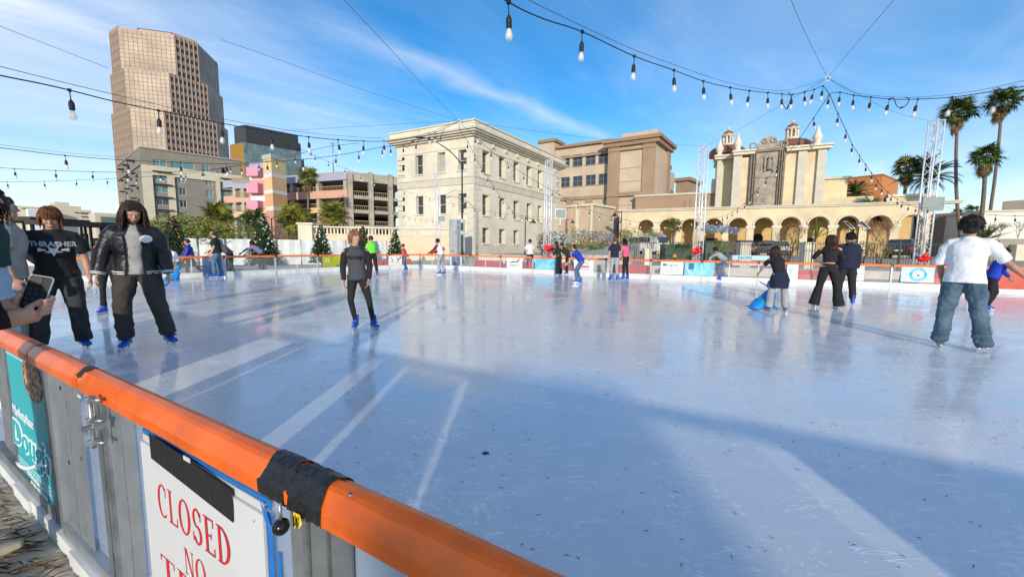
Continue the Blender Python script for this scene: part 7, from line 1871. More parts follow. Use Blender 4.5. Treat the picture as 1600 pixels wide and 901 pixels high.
 for h, kn, an, to, pt in LG:
  m.tube([h + V(0, 0, .05 * k), h, (h + kn) / 2, kn, kn * .6 + an * .4, an], [.08 * k, .078 * k, .066 * k * lw, .052 * k * lw, .048 * k * lw, .034 * k], 10)
  m.tube([an, an - V(0, 0, .05 * k)], [.036 * k, .03 * k], 8)
 body = soft(m, 'body', skin(tone), b, vx[0], 2)
 if det < 2:
  for s in (-1, 1):
   e = MB(); e.ball(hl(s * .030, .079, .012), (.013 * ks, .010 * ks, .008 * ks), 8, 6, rot=hd); eo = e.build('eye', mat('eye_white', (.62, .58, .54), .3, var=0)); eo.parent = b
   e = MB(); e.ball(hl(s * .030, .0865, .0105), (.0062 * ks, .0045 * ks, .006 * ks), 8, 6, rot=hd); io = e.build('iris', mat('iris_dark', (.04, .022, .012), .2, var=0)); io.parent = eo
   e = MB(); e.tube([hl(s * .015, .094, .030), hl(s * .032, .093, .036), hl(s * .048, .082, .030)], [.003 * ks, .0045 * ks, .0025 * ks], 6); eb = e.build('eyebrow', hair[1]); eb.parent = b
  e = MB(); e.ball(hl(0, .0985, -.0515), (.019 * ks, .004 * ks, .0055 * ks), 10, 6, rot=hd); mo = e.build('mouth', mat('lips', (.38, .12, .09), .5, var=0)); mo.parent = b
 # --- trousers
 bw = bottom.get('w', 1.0); fl = bottom.get('hem', 1.0); m = MB()
 wst = (.140 * k * build, .108 * k * (build * .5 + .5))
 m.tube([pel - V(0, 0, .10 * k), pel - V(0, 0, .02 * k), pel + td * .085 * k], [(wst[0] * .92, wst[1]), (wst[0] * 1.06, wst[1] * 1.08), (wst[0] * .92, wst[1] * .92)], 16, side=V(1, 0, 0))
 cut = bottom.get('len', 1.0)
 for h, kn, an, to, pt in LG:
  e = kn + (an - kn) * (cut * 1.06)
  r = .097 * k * (.5 + .5 * build) * (.75 + .25 * bw)
  m.tube([h + V(0, 0, .03 * k), h - V(0, 0, .03 * k), (h + kn) / 2, kn, kn * .5 + e * .5, kn * .12 + e * .88, e], [max(r, .085 * k), max(r * 1.02, .085 * k), max(.082 * k * bw, .074 * k), .066 * k * bw, .063 * k * bw * (fl * .5 + .5), .058 * k * bw * fl, .056 * k * bw * fl], 12)
  if bottom.get('baggy'):
   for q in (.62, .78, .92): c = kn + (e - kn) * q; m.ball(c + V(0, -.01, 0), (.066 * k * bw * fl, .072 * k * bw * fl, .03 * k), 10, 6)
 tr = soft(m, bottom.get('name', 'trousers'), bottom['mat'], b, vx[1] * .9, 2, bottom.get('folds', .022) * (1 if bw > .9 else .5), .09)
 # --- top
 if top:
  tm = top['mat']; ex = top.get('fit', 1.0); ln = top.get('hem', -.03); m = MB()
  lay = [(ln, .162 if ln > -.05 else .178, .128 if ln > -.05 else .136), (.06, .150, .120), (.16, .146, .118), (.28, .160, .130), (.37, .172, .126), (.42, .150, .105), (.465, .098, .078), (.51, .062, .060)]
  rings = [(pel + td * z * k, (w * k * build * ex, d * k * (build * .6 + .4) * ex)) for z, w, d in lay if z >= ln - 1e-6]
  if top.get('open'):          # open jacket: C-shaped section, gap at the front
   g = R(top['open']); N = 30; vs = []; 
   for i, (c, (w, d)) in enumerate(rings):
    gi = g * (1.0 if i < len(rings) - 3 else .75)
    for off in (1.0, .86):
     for j in range(N + 1):
      t = math.pi / 2 + gi + (2 * math.pi - 2 * gi) * j / N; vs.append(c + rt * (w * off * math.cos(t)) + fw * (d * off * math.sin(t)))
   M_ = 2 * (N + 1); fs = []; nr = len(rings)
   for i in range(nr - 1):
    a0, a1 = i * M_, (i + 1) * M_
    for j in range(N):
     fs.append((a0 + j, a0 + j + 1, a1 + j + 1, a1 + j)); fs.append((a0 + N + 1 + j + 1, a0 + N + 1 + j, a1 + N + 1 + j, a1 + N + 1 + j + 1))
    fs.append((a0 + N + 1, a0, a1, a1 + N + 1)); fs.append((a0 + N, a0 + 2 * N + 1, a1 + 2 * N + 1, a1 + N))
   for a0, fl_ in ((0, 0), ((nr - 1) * M_, 1)):
    for j in range(N): q = (a0 + j, a0 + N + 1 + j, a0 + N + 2 + j, a0 + j + 1); fs.append(q if not fl_ else q[::-1])
   m.add(vs, fs)
  else: m.tube([r_[0] for r_ in rings], [r_[1] for r_ in rings], 20, side=rt)
  sl = top.get('sleeve', .45); sw = top.get('sw', 1.0); cuffs = []; sm = MB() if top.get('smat') else m
  for (S, E, W), s in zip(AR, (-1, 1)):
   r0 = .070 * k * sw
   pts = [shc + rt * s * .06 * k + td * .012 * k, S - rt * s * .012 - td * .012 * k, S * .7 + E * .3]; rs = [.054 * k, .058 * k * (sw * .5 + .5) * ex, .064 * k * sw]
   if sl <= .5: e = S.lerp(E, sl * 1.5); pts = pts[:2] + [S.lerp(E, sl * .8), e]; rs = rs[:2] + [.066 * k * sw, .064 * k * sw]
   else: f = (sl - .5) * 2; e = E.lerp(W, f * .97); pts += [E, E.lerp(W, f * .5), e]; rs += [.056 * k * sw, .050 * k * sw, .041 * k * sw]; 
   cuffs.append((e, (pts[-1] - pts[-2]).normalized(), rs[-1]))
   sm.tube(pts, rs, 12)
  to_ = soft(m, top.get('name', 'shirt'), tm, b, vx[1], 5, top.get('folds', .018), .12)
  if top.get('smat'): soft(sm, 'sleeves', top['smat'], b, vx[1], 3, .012, .08)
  if top.get('hood'):
   m = MB(); m.tube([neck + td * .0 * k + rt * (.075 * k * math.cos(t)) + fw * (.075 * k * math.sin(t)) + (td * (-.01 * k) if math.sin(t) < 0 else td * (-.035 * k)) for t in [2 * math.pi * i / 14 for i in range(15)]], .026 * k, 8)
   m.ball(neck - fw * .085 * k - td * .02 * k, (.085 * k, .045 * k, .06 * k), 10, 8); soft(m, 'hood', tm, b, vx[1], 3)
  if top.get('stripes'):
   sm_ = top['stripes']
   for c, d_, r_ in cuffs:
    for q in (.014, .032): mm = MB(); n_ = 16; a_ = d_.orthogonal().normalized(); b_ = d_.cross(a_); cc = c - d_ * q; mm.tube([cc + (a_ * math.cos(2 * math.pi * i / n_) + b_ * math.sin(2 * math.pi * i / n_)) * (r_ * 1.10) for i in range(n_ + 1)], .0058 * k, 5, cap=False); x = mm.build('cuff_stripe', sm_); x.parent = b
   g = R(top.get('open', 0)) + .1
   for q in (.012, .034):
    mm = MB(); c = pel + td * (ln + q) * k; w, d = .168 * k * build * ex, .134 * k * (build * .6 + .4) * ex
    mm.tube([c + rt * (w * math.cos(t)) + fw * (d * math.sin(t)) for t in [math.pi / 2 + g + (2 * math.pi - 2 * g) * i / 30 for i in range(31)]], .0065 * k, 5); x = mm.build('hem_stripe', sm_); x.parent = b
   for q in (0, .014):
    mm = MB(); c = neck + td * (q - .01) * k; mm.tube([c + rt * ((.078 + q * .2) * k * math.cos(t)) + fw * ((.072 + q * .2) * k * math.sin(t)) - td * .05 * k * max(0, math.sin(t)) for t in [math.pi / 2 + .45 + (2 * math.pi - .9) * i / 20 for i in range(21)]], (.012 if q == 0 else .004) * k, 6); x = mm.build('collar_stripe' if q else 'collar', sm_ if q else tm); x.parent = b
  if top.get('under'):
   m = MB(); m.tube([r_[0] for r_ in rings], [(r_[1][0] * .80, r_[1][1] * .84) for r_ in rings], 20, side=rt); soft(m, 'undershirt', top['under'], b, vx[1], 3, .012, .10)
 # --- skates
 for h, kn, an, to, pt in LG:
  yaw = R(to) * (1 if h.x < 0 else -1); fdir = V(-math.sin(yaw), math.cos(yaw), 0); pr = R(pt); fdir = (fdir * math.cos(pr) - V(0, 0, math.sin(pr))).normalized(); up = V(1, 0, 0).cross(fdir); up = (up if up.z > 0 else -up).normalized(); lat = fdir.cross(up)
  a = an - up * .0
  m = MB(); hh = .085 * k
  m.tube([a + up * .13 * k - fdir * .01, a + up * .05 * k - fdir * .008 * k, a - up * .03 * k], [(.050 * k, .060 * k), (.050 * k, .062 * k), (.046 * k, .066 * k)], 12, side=lat)
  m.tube([a - up * (hh - .032 * k) - fdir * .075 * k, a - up * (hh - .035 * k), a - up * (hh - .030 * k) + fdir * .09 * k, a - up * (hh - .026 * k) + fdir * .165 * k], [(.040 * k, .034 * k), (.046 * k, .038 * k), (.050 * k, .032 * k), (.034 * k, .022 * k)], 12, side=lat)
  sk = soft(m, 'skate', skates, b, vx[1] * .75, 2)
  m = MB()
  for q in (.11, .085, .06, .035): m.bar(a + up * (q * k) + fdir * .058 * k - lat * .03 * k, a + up * (q * k) + fdir * .058 * k + lat * .03 * k, .006 * k)
  m.bar(a - up * .0 + fdir * .07 * k - lat * .048 * k, a + fdir * .07 * k + lat * .048 * k, .011 * k)
  x = m.build('strap', BLUED if skates is BLUEB else M_BLACK, None); x.parent = sk
  m = MB(); s0 = a - up * (hh + .004) - fdir * .09 * k; s1 = a - up * (hh + .004) + fdir * .17 * k
  vs = []
  for c, w in ((s0, .002), (s1, .002)):
   for z0_ in (0, -.052): vs += [c + up * z0_ - lat * w * 1.3, c + up * z0_ + lat * w * 1.3]
  m.add(vs, [(0, 1, 3, 2), (4, 6, 7, 5), (0, 4, 5, 1), (2, 3, 7, 6), (0, 2, 6, 4), (1, 5, 7, 3)])
  for q in (-.05, .11): c = a - up * (hh + .0) + fdir * q * k; m.tube([c + up * .01, c - up * .035], [(.018 * k, .022 * k), (.005, .02 * k)], 6, side=lat)
  x = m.build('blade', mat('skate_steel', (.55, .57, .60), .25, metal=.8, var=0), None); x.parent = sk
 # --- hair
 hk, hm = hair[0], hair[1]; rr = random.Random(int(px) + 5)
 m = MB(); m.ball(hl(0, -.014, .030), (.084 * ks, .092 * ks, .100 * ks), 16, 12, rot=hd)
 if hk == 'afro':
  m.ball(hl(0, -.040, -.010), (.084 * ks, .080 * ks, .095 * ks), 12, 9, rot=hd)
  for i in range(70):
   t = rr.random() * 6.28; e = rr.uniform(-.55, 1.45); q = V(math.cos(t) * math.cos(e), math.sin(t) * math.cos(e), math.sin(e)); 
   if q.y > .35 and q.z < .45: continue
   m.ball(hl(q.x * .092, -.02 + q.y * .092, .030 + q.z * .092), .034 * ks, 7, 5)
  soft(m, 'hair', hm, b, vx[0] * 1.3, 1, .02, .03); m = MB()
  for i in range(420):
   t = rr.random() * 6.28; e = rr.uniform(-.6, 1.5); q = V(math.cos(t) * math.cos(e), math.sin(t) * math.cos(e), math.sin(e))
   if q.y > .35 and q.z < .45: continue
   p = hl(q.x * .105, -.018 + q.y * .108, .032 + q.z * .108); o_ = (hd @ q + V(rr.gauss(0, .5), rr.gauss(0, .5), rr.gauss(0, .5))).normalized(); o2 = o_.orthogonal().normalized()
   m.tube([p, p + o_ * .012 + o2 * .006, p + o_ * .020 - o2 * .005, p + o_ * .030 + o2 * .004], [.006, .0055, .004, .0015], 4)
  x = m.build('hair_curls', hm, None); x.parent = b
 else:
  v2 = []; 
  # cut the cap away from the face
  kf = [];
  for f in m.f:
   c = sum((Vector(m.v[i]) for i in f), Vector()) / len(f); l = hd.inverted() @ (c - HC) / k
   if l.y > .045 and l.z < .060: continue
   if l.z < -.035: continue
   kf.append(f)
  m.f = kf; m.mi = [0] * len(kf); m.sm = [True] * len(kf)
  cap = m.build('hair', hm, None); cap.parent = b
  sld = cap.modifiers.new('s', 'SOLIDIFY'); sld.thickness = .006; sld.offset = 1
  m = MB(); n = {'short': 170, 'bob': 300, 'long': 380, 'pony': 150, 'curly': 340}[hk] 
  n = n // 2 if det == 2 else (int(n * 3.4) if det == 0 else n)
  L = {'short': .055, 'bob': .13, 'long': .30, 'pony': .06, 'curly': .42}[hk] * ks
  for i in range(n):
   t = rr.random() * 6.28; e = rr.uniform(-.25, 1.5) ; q = V(math.cos(t) * math.cos(e), math.sin(t) * math.cos(e), math.sin(e))
   if q.y > .40 and q.z < .62: continue
   if hk == 'short' and q.z < -.15: continue
   if hk == 'long' and q.y > .25 and q.z < .80: continue
   p = hl(q.x * .083, -.014 + q.y * .092, .030 + q.z * .100); out = (hd @ V(q.x, q.y, q.z * .6)).normalized(); pts = [p]; ll = L * rr.uniform(.7, 1.1) * (1 if hk in ('short', 'pony') else (1 - .25 * max(0, q.z)))
   cc = hl(0, -.014, .030); fr = hair[2] if len(hair) > 2 else 0
   hz = hd @ V(q.x + .02 * (1 if q.x > 0 else -1), (q.y - .35) if (q.y > .1 and not fr) else q.y + fr * .5, 0); hz = hz.normalized() if hz.length > .01 else V(0, 0, -1)
   d = (hz * max(0, q.z) + V(0, 0, -1) * (1 - .8 * max(0, q.z))).normalized()
   keep = (1.05 + .12 * rr.random()) if hk in ('short', 'pony') else 1.05 + .14 * rr.random()
   for j in range(7):
    st = ll / 7; p = p + d * st
    l = hd.inverted() @ (p - cc) / ks; v = V(l.x / .083, l.y / .092, l.z / .100); rad = v.length
    if rad < keep: v = v * (keep / max(rad, .01)); p = cc + hd @ V(v.x * .083, v.y * .092, v.z * .100) * ks
    # stay behind the face and outside the shoulders
    l = hd.inverted() @ (p - HC) / ks
    if l.y > .02 and l.z < (.075 if hk == 'long' else .045) and abs(l.x) < .080: p = HC + hd @ V(.084 * (1 if l.x > 0 else -1), min(l.y, .055), l.z) * ks
    if p.z < neck.z - .02 and (p - neck).xy.length < .13 * k: o2 = (p - neck).xy; o2 = o2.normalized() * .13 * k if o2.length > .01 else V(0, -.13).xy; p = V(neck.x + o2.x, neck.y + o2.y, p.z)
    w_ = .32 if hk == 'curly' else (.20 if det == 0 else .08)
    d = (d + V(0, 0, -1.1 if hk != 'short' else -.5) + V(rr.gauss(0, w_), rr.gauss(0, w_), 0)).normalized(); pts.append(p)
   m.tube(pts, [q_ * ks * (1 if hk == 'short' else ((.40 if det == 0 else .8))) for q_ in (.010, .012, .012, .011, .010, .009, .007, .002)], 4, flat=.5)
  if hk == 'pony':
   for i in range(16): p = hl(rr.gauss(0, .012), -.095, .05); m.tube([p, p + V(rr.gauss(0, .01), 0, 0) + hd @ V(0, -.05, -.03), p + hd @ V(rr.gauss(0, .02), -.05, 0) + V(0, 0, -.16), p + hd @ V(rr.gauss(0, .03), -.03, 0) + V(0, 0, -.30 * rr.uniform(.8, 1.1))], [.010, .016, .013, .003], 5)
  lk_ = m.build('hair_locks', hm, None); lk_.parent = b
 b['_x'] = 0; del b['_x']
 return dict(b=b, k=k, pel=pel, td=td, rt=rt, fw=fw, chest=chest, neck=neck, HC=HC, hd=hd, hl=hl, AR=AR, LG=LG, top=to_ if top else None, ks=ks, P=P)
def print_on(q, me, m_, target, x, z, dist=.22, name='printed_logo', sc=1.0):
 # flat print wrapped on the chest: x across, z along the torso
 me.materials.clear(); me.materials.append(m_)
 o = bpy.data.objects.new(name, me); COL.objects.link(o); o.parent = q['b']
 c = q['pel'] + q['td'] * z * q['k'] + q['rt'] * x * q['k'] + q['fw'] * dist * q['k']
 X = -q['rt']; Z = q['td']; Y = Z.cross(X)
 M = Matrix((X, Z, X.cross(Z))).transposed().to_4x4(); M.translation = c
 o.matrix_local = M @ Matrix.Scale(sc, 4)
 s = o.modifiers.new('wrap', 'SHRINKWRAP'); s.target = target; s.wrap_method = 'PROJECT'; s.use_project_z = True; s.use_negative_direction = True; s.use_positive_direction = False; s.offset = .010; s.wrap_mode = 'ABOVE_SURFACE'
 return o
def cloth(name, col, rough=.85, var=.12, bump=.25, bs=60, **k): return mat(name, col, rough, var=var, vs=5, bump=bump, bs=bs, **k)
C_BLK = cloth('black_cotton', (.012, .012, .014)); C_BLK2 = cloth('soft_black_cloth', (.018, .017, .017)); C_SATIN = cloth('black_satin', (.010, .010, .012), .38)
C_WHT = cloth('white_cotton', (.76, .76, .78), var=.04); C_GRY = cloth('heather_grey_cotton', (.34, .33, .30), var=.12); C_CHAR = cloth('charcoal_fleece', (.060, .062, .070)); C_JEAN = cloth('blue_denim', (.045, .10, .17), col2=(.11, .19, .27)); C_JEANL = cloth('light_denim', (.26, .38, .50), col2=(.42, .52, .60))
C_JEANG = cloth('faded_green_blue_denim', (.035, .075, .12), col2=(.11, .17, .215)); C_NAVY = cloth('navy_fleece', (.012, .016, .045)); C_DKJ = cloth('washed_black_denim', (.022, .023, .023), col2=(.055, .058, .055)); C_BRN = cloth('dark_brown_cord', (.050, .042, .034)); C_LGR = cloth('light_grey_jersey', (.36, .37, .37)); C_BLU = cloth('royal_blue_cotton', (.012, .045, .42)); C_RED = cloth('coral_red_cotton', (.70, .06, .05)); C_NEON = cloth('neon_green_cotton', (.16, .80, .05)); C_PINK = cloth('pink_cotton', (.78, .12, .22)); C_PUR = cloth('mauve_cotton', (.20, .19, .32)); C_KHA = cloth('khaki_twill', (.20, .14, .06)); C_OLV = cloth('dark_olive_twill', (.035, .035, .022)); C_GRN = cloth('dark_green_knit', (.012, .05, .035)); C_MAR = cloth('maroon_fleece', (.28, .012, .02)); C_GREYD = cloth('mid_grey_fleece', (.10, .10, .105))
H_BLK = mat('black_hair', (.010, .008, .007), .75, var=.2, vs=30); H_BRN = mat('dark_brown_hair', (.045, .022, .012), .5, var=.3, vs=30); H_AUB = mat('auburn_hair', (.20, .065, .022), .5, var=.35, vs=25); H_BLD = mat('sandy_blond_hair', (.36, .17, .065), .5, var=.3, vs=25); H_RBR = mat('red_brown_hair', (.06, .018, .012), .5, var=.3, vs=25)
NEU = ((8, 8, 22, 4), (8, 8, 22, 4)); STD = ((2, 5, -3, 3), (2, 5, -3, 3))

q = person('long haired bearded man in open black varsity jacket over grey t-shirt, looking down', 226, 545, 1.83, 172, ((4, 16, 14, 6), (2, 20, 6, 12)), ((16, 10, -10, 10, 24), (4, 9, -12, 0, 8)), dict(mat=C_SATIN, fit=1.18, hem=-.07, sleeve=1.0, sw=1.30, folds=.035, open=20, stripes=C_WHT, under=C_GRY, name='jacket'), dict(mat=C_BRN, w=1.30, hem=1.05, baggy=True, folds=.03, len=.92), ('long', H_BRN), lean=5, head=(32, 14), tone=SK_L, det=0, build=1.10)
m = MB(); n = 20; vs = [(0, 0, 0)] + [(.052 * r_ / 5 * math.cos(2 * math.pi * i / n), .042 * r_ / 5 * math.sin(2 * math.pi * i / n), 0) for r_ in range(1, 6) for i in range(n)]; m.add(vs, [(0, 1 + i, 1 + (i + 1) % n) for i in range(n)] + [(1 + r_ * n + i, 1 + (r_ + 1) * n + i, 1 + (r_ + 1) * n + (i + 1) % n, 1 + r_ * n + (i + 1) % n) for r_ in range(4) for i in range(n)])
print_on(q, m.mesh('round_patch', C_WHT), C_WHT, q['top'], -.115, .345, name='round_patch')
for z in (.05, .15, .25): m = MB(); c = q['pel'] + q['td'] * z * q['k'] + q['rt'] * .09 + q['fw'] * .175; m.ball(c, .008, 8, 5); x = m.build('snap_button', M_STEEL); x.parent = q['b']
m = MB(); rr = random.Random(4)
for i in range(70):
 a = rr.uniform(-1.2, 1.2); zz = rr.uniform(-.115, -.060); p = q['hl'](math.sin(a) * .052, .020 + math.cos(a) * .066, zz); m.tube([p, p + q['hd'] @ V(math.sin(a) * .008, .008, -.020)], [.006, .002], 4)
for s in (-1, 1): m.tube([q['hl'](0, .106, -.038), q['hl'](s * .026, .098, -.048)], [.006, .003], 5)
x = m.build('beard', H_BRN); x.parent = q['b']
q = person('auburn haired person in black t-shirt with white skate print, head bowed', 103, 549, 1.73, 176, ((-4, 14, 4, 6), (2, 18, 24, -8)), ((4, 6, -4, 4, 15), (8, 9, 0, 6, 15)), dict(mat=C_BLK, fit=1.10, hem=-.06, sleeve=.50, sw=1.3, folds=.03, name='t_shirt'), dict(mat=C_DKJ, w=1.28, hem=1.12, folds=.028), ('bob', H_AUB, .3), lean=7, head=(32, -4), det=0, build=1.05)
me = text_mesh('THRASHER', .075, bold=.0035); print_on(q, me, C_WHT, q['top'], 0, .315, name='lettering')
m = MB(); pts = []
for i in range(10): r_ = .062 if i % 2 else .026; a = -math.pi / 2 + math.pi * (i - 1) / 5; pts.append((r_ * math.cos(a) * 1.15, -.052 + r_ * math.sin(a), 0))
m.add([(0, -.052, 0)] + pts, [(0, 1 + i, 1 + (i + 1) % 10) for i in range(10)])
for s in (-1, 1): m.add([(s * .055, -.035, 0), (s * .10, -.028, 0), (s * .10, -.052, 0), (s * .055, -.050, 0)], [(0, 1, 2, 3)]); m.add([(s * .095, -.022, 0), (s * .118, -.022, 0), (s * .118, -.060, 0), (s * .095, -.060, 0)], [(0, 1, 2, 3)])
print_on(q, m.mesh('star_print', C_WHT), C_WHT, q['top'], 0, .315, name='star_print')
q = person('boy in grey sweatshirt with black sleeves gliding alone in the middle', 561, 518, 1.55, 172, ((-10, 12, 14, -4), (-10, 12, 14, -4)), ((2, 14, -10, 8, 35), (-2, 6, -16, -8, 8)), dict(mat=C_CHAR, smat=C_BLK2, fit=1.06, hem=-.07, sleeve=1.0, sw=.98, folds=.022, name='sweatshirt', hood=True), dict(mat=C_BLK2, w=.82, hem=.85, len=.93), ('bob', H_BLD, .5), lean=3, side=2, head=(2, -6 + 42), tone=SK_L, det=0, build=.92)
print_on(q, text_mesh('Hurley', .082, bold=.002), mat('ink_070707', (.03, .03, .03)), q['top'], 0.02, .29, name='lettering')
person('man in white t-shirt and wide faded jeans, back turned, arms out', 1493, 546, 1.77, -4, ((-2, 14, 30, -4), (2, 34, 10, 40)), ((2, 6, -6, 3, 15), (6, 9, -4, 10, 25)), dict(mat=C_WHT, fit=1.14, hem=-.10, sleeve=.52, sw=1.22, folds=.035, name='t_shirt'), dict(mat=C_JEANG, w=1.28, hem=1.12, baggy=True, folds=.04, len=1.06), ('afro', H_BLK), lean=4, head=(10, 6), tone=SK_M, det=0, build=1.02, skates=mat('worn_grey_skate', (.06, .08, .09), .6))
person('child in royal blue sweater and black trousers leaning right, behind the man in white', 1543, 488, 1.42, -70, ((25, 20, 40, 10), (30, 34, 40, 30)), ((20, 6, -18, 4), (-4, 6, -20, 0)), dict(mat=C_BLU, fit=1.2, hem=-.06, sleeve=1.0, sw=1.2, name='sweater'), dict(mat=C_BLK, w=1.05), ('short', H_BRN), lean=20, tone=SK_M)
person('woman with long auburn hair in black crop top and flared black trousers', 1290, 481, 1.67, 8, ((26, 30, 130, -20), (30, 20, 120, -22)), ((4, 10, -2, 10), (0, 12, -2, 9)), dict(mat=C_BLK, fit=.98, hem=.11, sleeve=.98, sw=.95, name='crop_top'), dict(mat=C_BLK, w=1.22, hem=1.65, len=1.14, folds=.02), ('long', H_RBR), lean=4, head=(6, 20), tone=SK_L, build=.95, skates=mat('black_skate', (.02, .02, .022), .5))
person('young man in navy hoodie and black trousers looking left, beside the woman in flared trousers', 1318, 477, 1.74, 18, ((10, 10, 50, -12), (4, 6, 16, 2)), ((3, 4, -3, 2), (3, 6, -3, 5)), dict(mat=C_NAVY, fit=1.22, hem=-.10, sleeve=1.0, sw=1.35, name='hoodie', hood=True, folds=.03), dict(mat=C_BLK2, w=1.2, hem=1.0, len=.88), ('short', H_BLK), head=(0, 42), tone=SK_M, build=1.02)
q = person('girl with navy jacket tied at her waist bent over a blue seal', 1214, 487, 1.42, 30, ((40, 14, 40, 4), (46, 10, 46, 0)), ((6, 10, -4, 8), (4, 10, -6, 6)), dict(mat=C_BLK, fit=1.05, hem=-.02, sleeve=.5, name='top'), dict(mat=C_LGR, w=1.25, hem=1.3, len=1.04), ('long', H_BRN), lean=26, head=(20, 0), tone=SK_L)
m = MB(); m.tube([q['pel'] - V(0, 0, .30), q['pel'] - V(0, 0, .12), q['pel'] + V(0, 0, .04)], [(.19, .15), (.19, .16), (.14, .12)], 16, side=V(1, 0, 0)); soft(m, 'tied_jacket', C_NAVY, q['b'], .018, 2, .03, .08)
person('skater in pale grey sweatshirt and jeans crouching forward to the left before the red blocks', 1131, 440, 1.66, 70, ((50, 8, 10, 4), (60, 8, 20, 4)), ((38, 6, -20, 4), (18, 6, -26, 4)), dict(mat=C_LGR, fit=1.1, sleeve=1.0, name='sweatshirt'), dict(mat=C_JEAN, w=1.05, len=.9), ('short', H_BLK), lean=52, head=(10, 10), tone=SK_D, det=2)
person('man in navy t-shirt and light grey trousers standing beside the woman in pink', 959, 439, 1.77, 28, ((6, 10, 12, 4), (2, 10, 20, 0)), ((4, 4, -3, 3), (2, 4, -3, 3)), dict(mat=C_NAVY, fit=1.1, hem=-.05, sleeve=.5, sw=1.2, name='t_shirt'), dict(mat=C_LGR, w=1.0, len=.9), ('short', H_AUB), head=(0, 25), det=2)
person('woman in pink sleeveless top and black trousers with long black hair, facing left', 977, 437.5, 1.74, 62, ((20, 6, 50, 0), (16, 6, 40, 0)), ((6, 4, -4, 3), (2, 4, -6, 3)), dict(mat=C_PINK, fit=1.05, hem=-.02, sleeve=.12, name='top'), dict(mat=C_BLK, w=.95, len=.88), ('long', H_BLK), lean=10, head=(8, 10), det=2)
person('boy in royal blue t-shirt and jeans leaning forward with one arm trailing behind', 908, 444, 1.58, 88, ((30, 8, 40, 4), (-58, 12, -62, 8)), ((36, 4, -10, 3), (22, 4, -18, 3)), dict(mat=C_BLU, fit=1.15, hem=-.04, sleeve=.5, sw=1.2, name='t_shirt'), dict(mat=C_JEAN, w=.92, len=.9), ('short', H_BRN), lean=38, head=(0, 20), det=2)
person('long haired woman in black holding the rail, left of the leaning pair', 873, 430, 1.66, 60, ((70, 6, 72, 0), (40, 10, 60, 4)), ((4, 4, -2, 3), (0, 5, -4, 4)), dict(mat=C_BLK2, fit=1.02, hem=.04, sleeve=.96, name='top'), dict(mat=C_BLK, w=1.12, hem=1.4, len=1.08), ('long', H_BRN), lean=20, head=(8, 10), det=2)
person('skater in dark brown sweater bending to the rail, right of the leaning pair', 887, 429, 1.72, 74, ((64, 8, 66, 4), (58, 10, 70, 0)), ((6, 4, -6, 3), (-28, 6, -30, 4)), dict(mat=cloth('dark_brown_knit', (.030, .018, .014)), fit=1.1, sleeve=1.0, name='sweater'), dict(mat=C_BLK, w=1.05, hem=1.1), ('short', H_BRN), lean=42, head=(0, 0), det=2)
person('man in white t-shirt and black trousers with one hand on the far rail', 828, 425, 1.78, 34, ((30, 18, 24, 10), (-6, 12, 6, 4)), ((0, 12, -4, 4), (4, 10, 0, 10)), dict(mat=C_WHT, fit=1.15, hem=-.05, sleeve=.5, sw=1.3, name='t_shirt'), dict(mat=C_BLK, w=1.0, len=.9), ('short', H_BRN), lean=4, head=(6, 0), det=2)
q = person('skater in maroon and white jacket and striped light grey trousers', 690, 429.5, 1.74, 66, ((36, 10, 60, -4), (22, 14, 70, -10)), ((16, 6, -14, 3), (4, 8, -14, 6)), dict(mat=C_WHT, smat=C_MAR, fit=1.15, sleeve=1.0, sw=1.2, name='jacket', hood=True), dict(mat=C_LGR, w=1.3, hem=1.0, len=.9), ('short', H_BLK), lean=20, head=(8, 20), tone=SK_M, det=2)
for h, kn, an, to, pt in q['LG'][1:]: m = MB(); m.tube([h + V(.11, 0, 0), kn + V(.10, 0, 0), an + V(.085, 0, 0)], .012, 5); x = m.build('side_stripe', C_BLK); x.parent = q['b']
person('boy in coral red t-shirt and jeans by the small christmas tree', 634, 423, 1.46, 100, ((20, 14, 30, 8), (-38, 26, -40, 20)), ((20, 6, -14, 4), (6, 6, -18, 4)), dict(mat=C_RED, fit=1.15, hem=-.04, sleeve=.5, sw=1.2, name='t_shirt'), dict(mat=C_JEAN, w=.95, len=.88), ('short', H_BRN), lean=16, head=(10, 0), det=2)
q = person('skater in neon green top and black trousers just behind the boy in grey', 583, 432, 1.76, 30, ((20, 8, 40, 0), (10, 10, 40, -6)), ((6, 5, -6, 3), (-2, 6, -10, 4)), dict(mat=C_NEON, fit=1.12, hem=-.0, sleeve=.9, name='top'), dict(mat=C_BLK, w=1.1, len=.9), ('short', H_BRN), lean=12, head=(5, 30), det=2)
q = person('tall man in black t-shirt, jeans and pale grey cap', 342, 434, 1.86, 84, ((6, 6, 22, 2), (10, 8, 34, 0)), ((16, 4, -2, 3), (-4, 5, -8, 3)), dict(mat=C_BLK, fit=1.15, hem=-.06, sleeve=.5, sw=1.3, name='t_shirt'), dict(mat=C_JEAN, w=1.15, len=.9), ('short', H_BRN), lean=6, head=(16, 0), det=1, build=1.15)
m = MB(); m.ball(q['hl'](0, -.008, .058), (.094, .108, .072), 14, 10, rot=q['hd']); m.tube([q['hl'](0, .07, .045), q['hl'](0, .115, .040), q['hl'](0, .16, .028)], [(.07, .012), (.066, .008), (.045, .005)], 12, side=q['hd'] @ V(1, 0, 0)); soft(m, 'cap', cloth('pale_grey_cap', (.42, .43, .44)), q['b'], .010, 1)
q = person('skater in dark grey hoodie and blue helmet bending low behind the man in the cap', 362, 431, 1.66, 80, ((60, 8, 66, 2), (50, 8, 60, 2)), ((10, 4, -4, 3), (4, 5, -6, 3)), dict(mat=C_GREYD, fit=1.2, sleeve=1.0, sw=1.2, name='hoodie', hood=True), dict(mat=C_BLK, w=1.45, hem=1.2, len=1.0), ('short', H_BLK), lean=44, head=(0, 0), det=2)
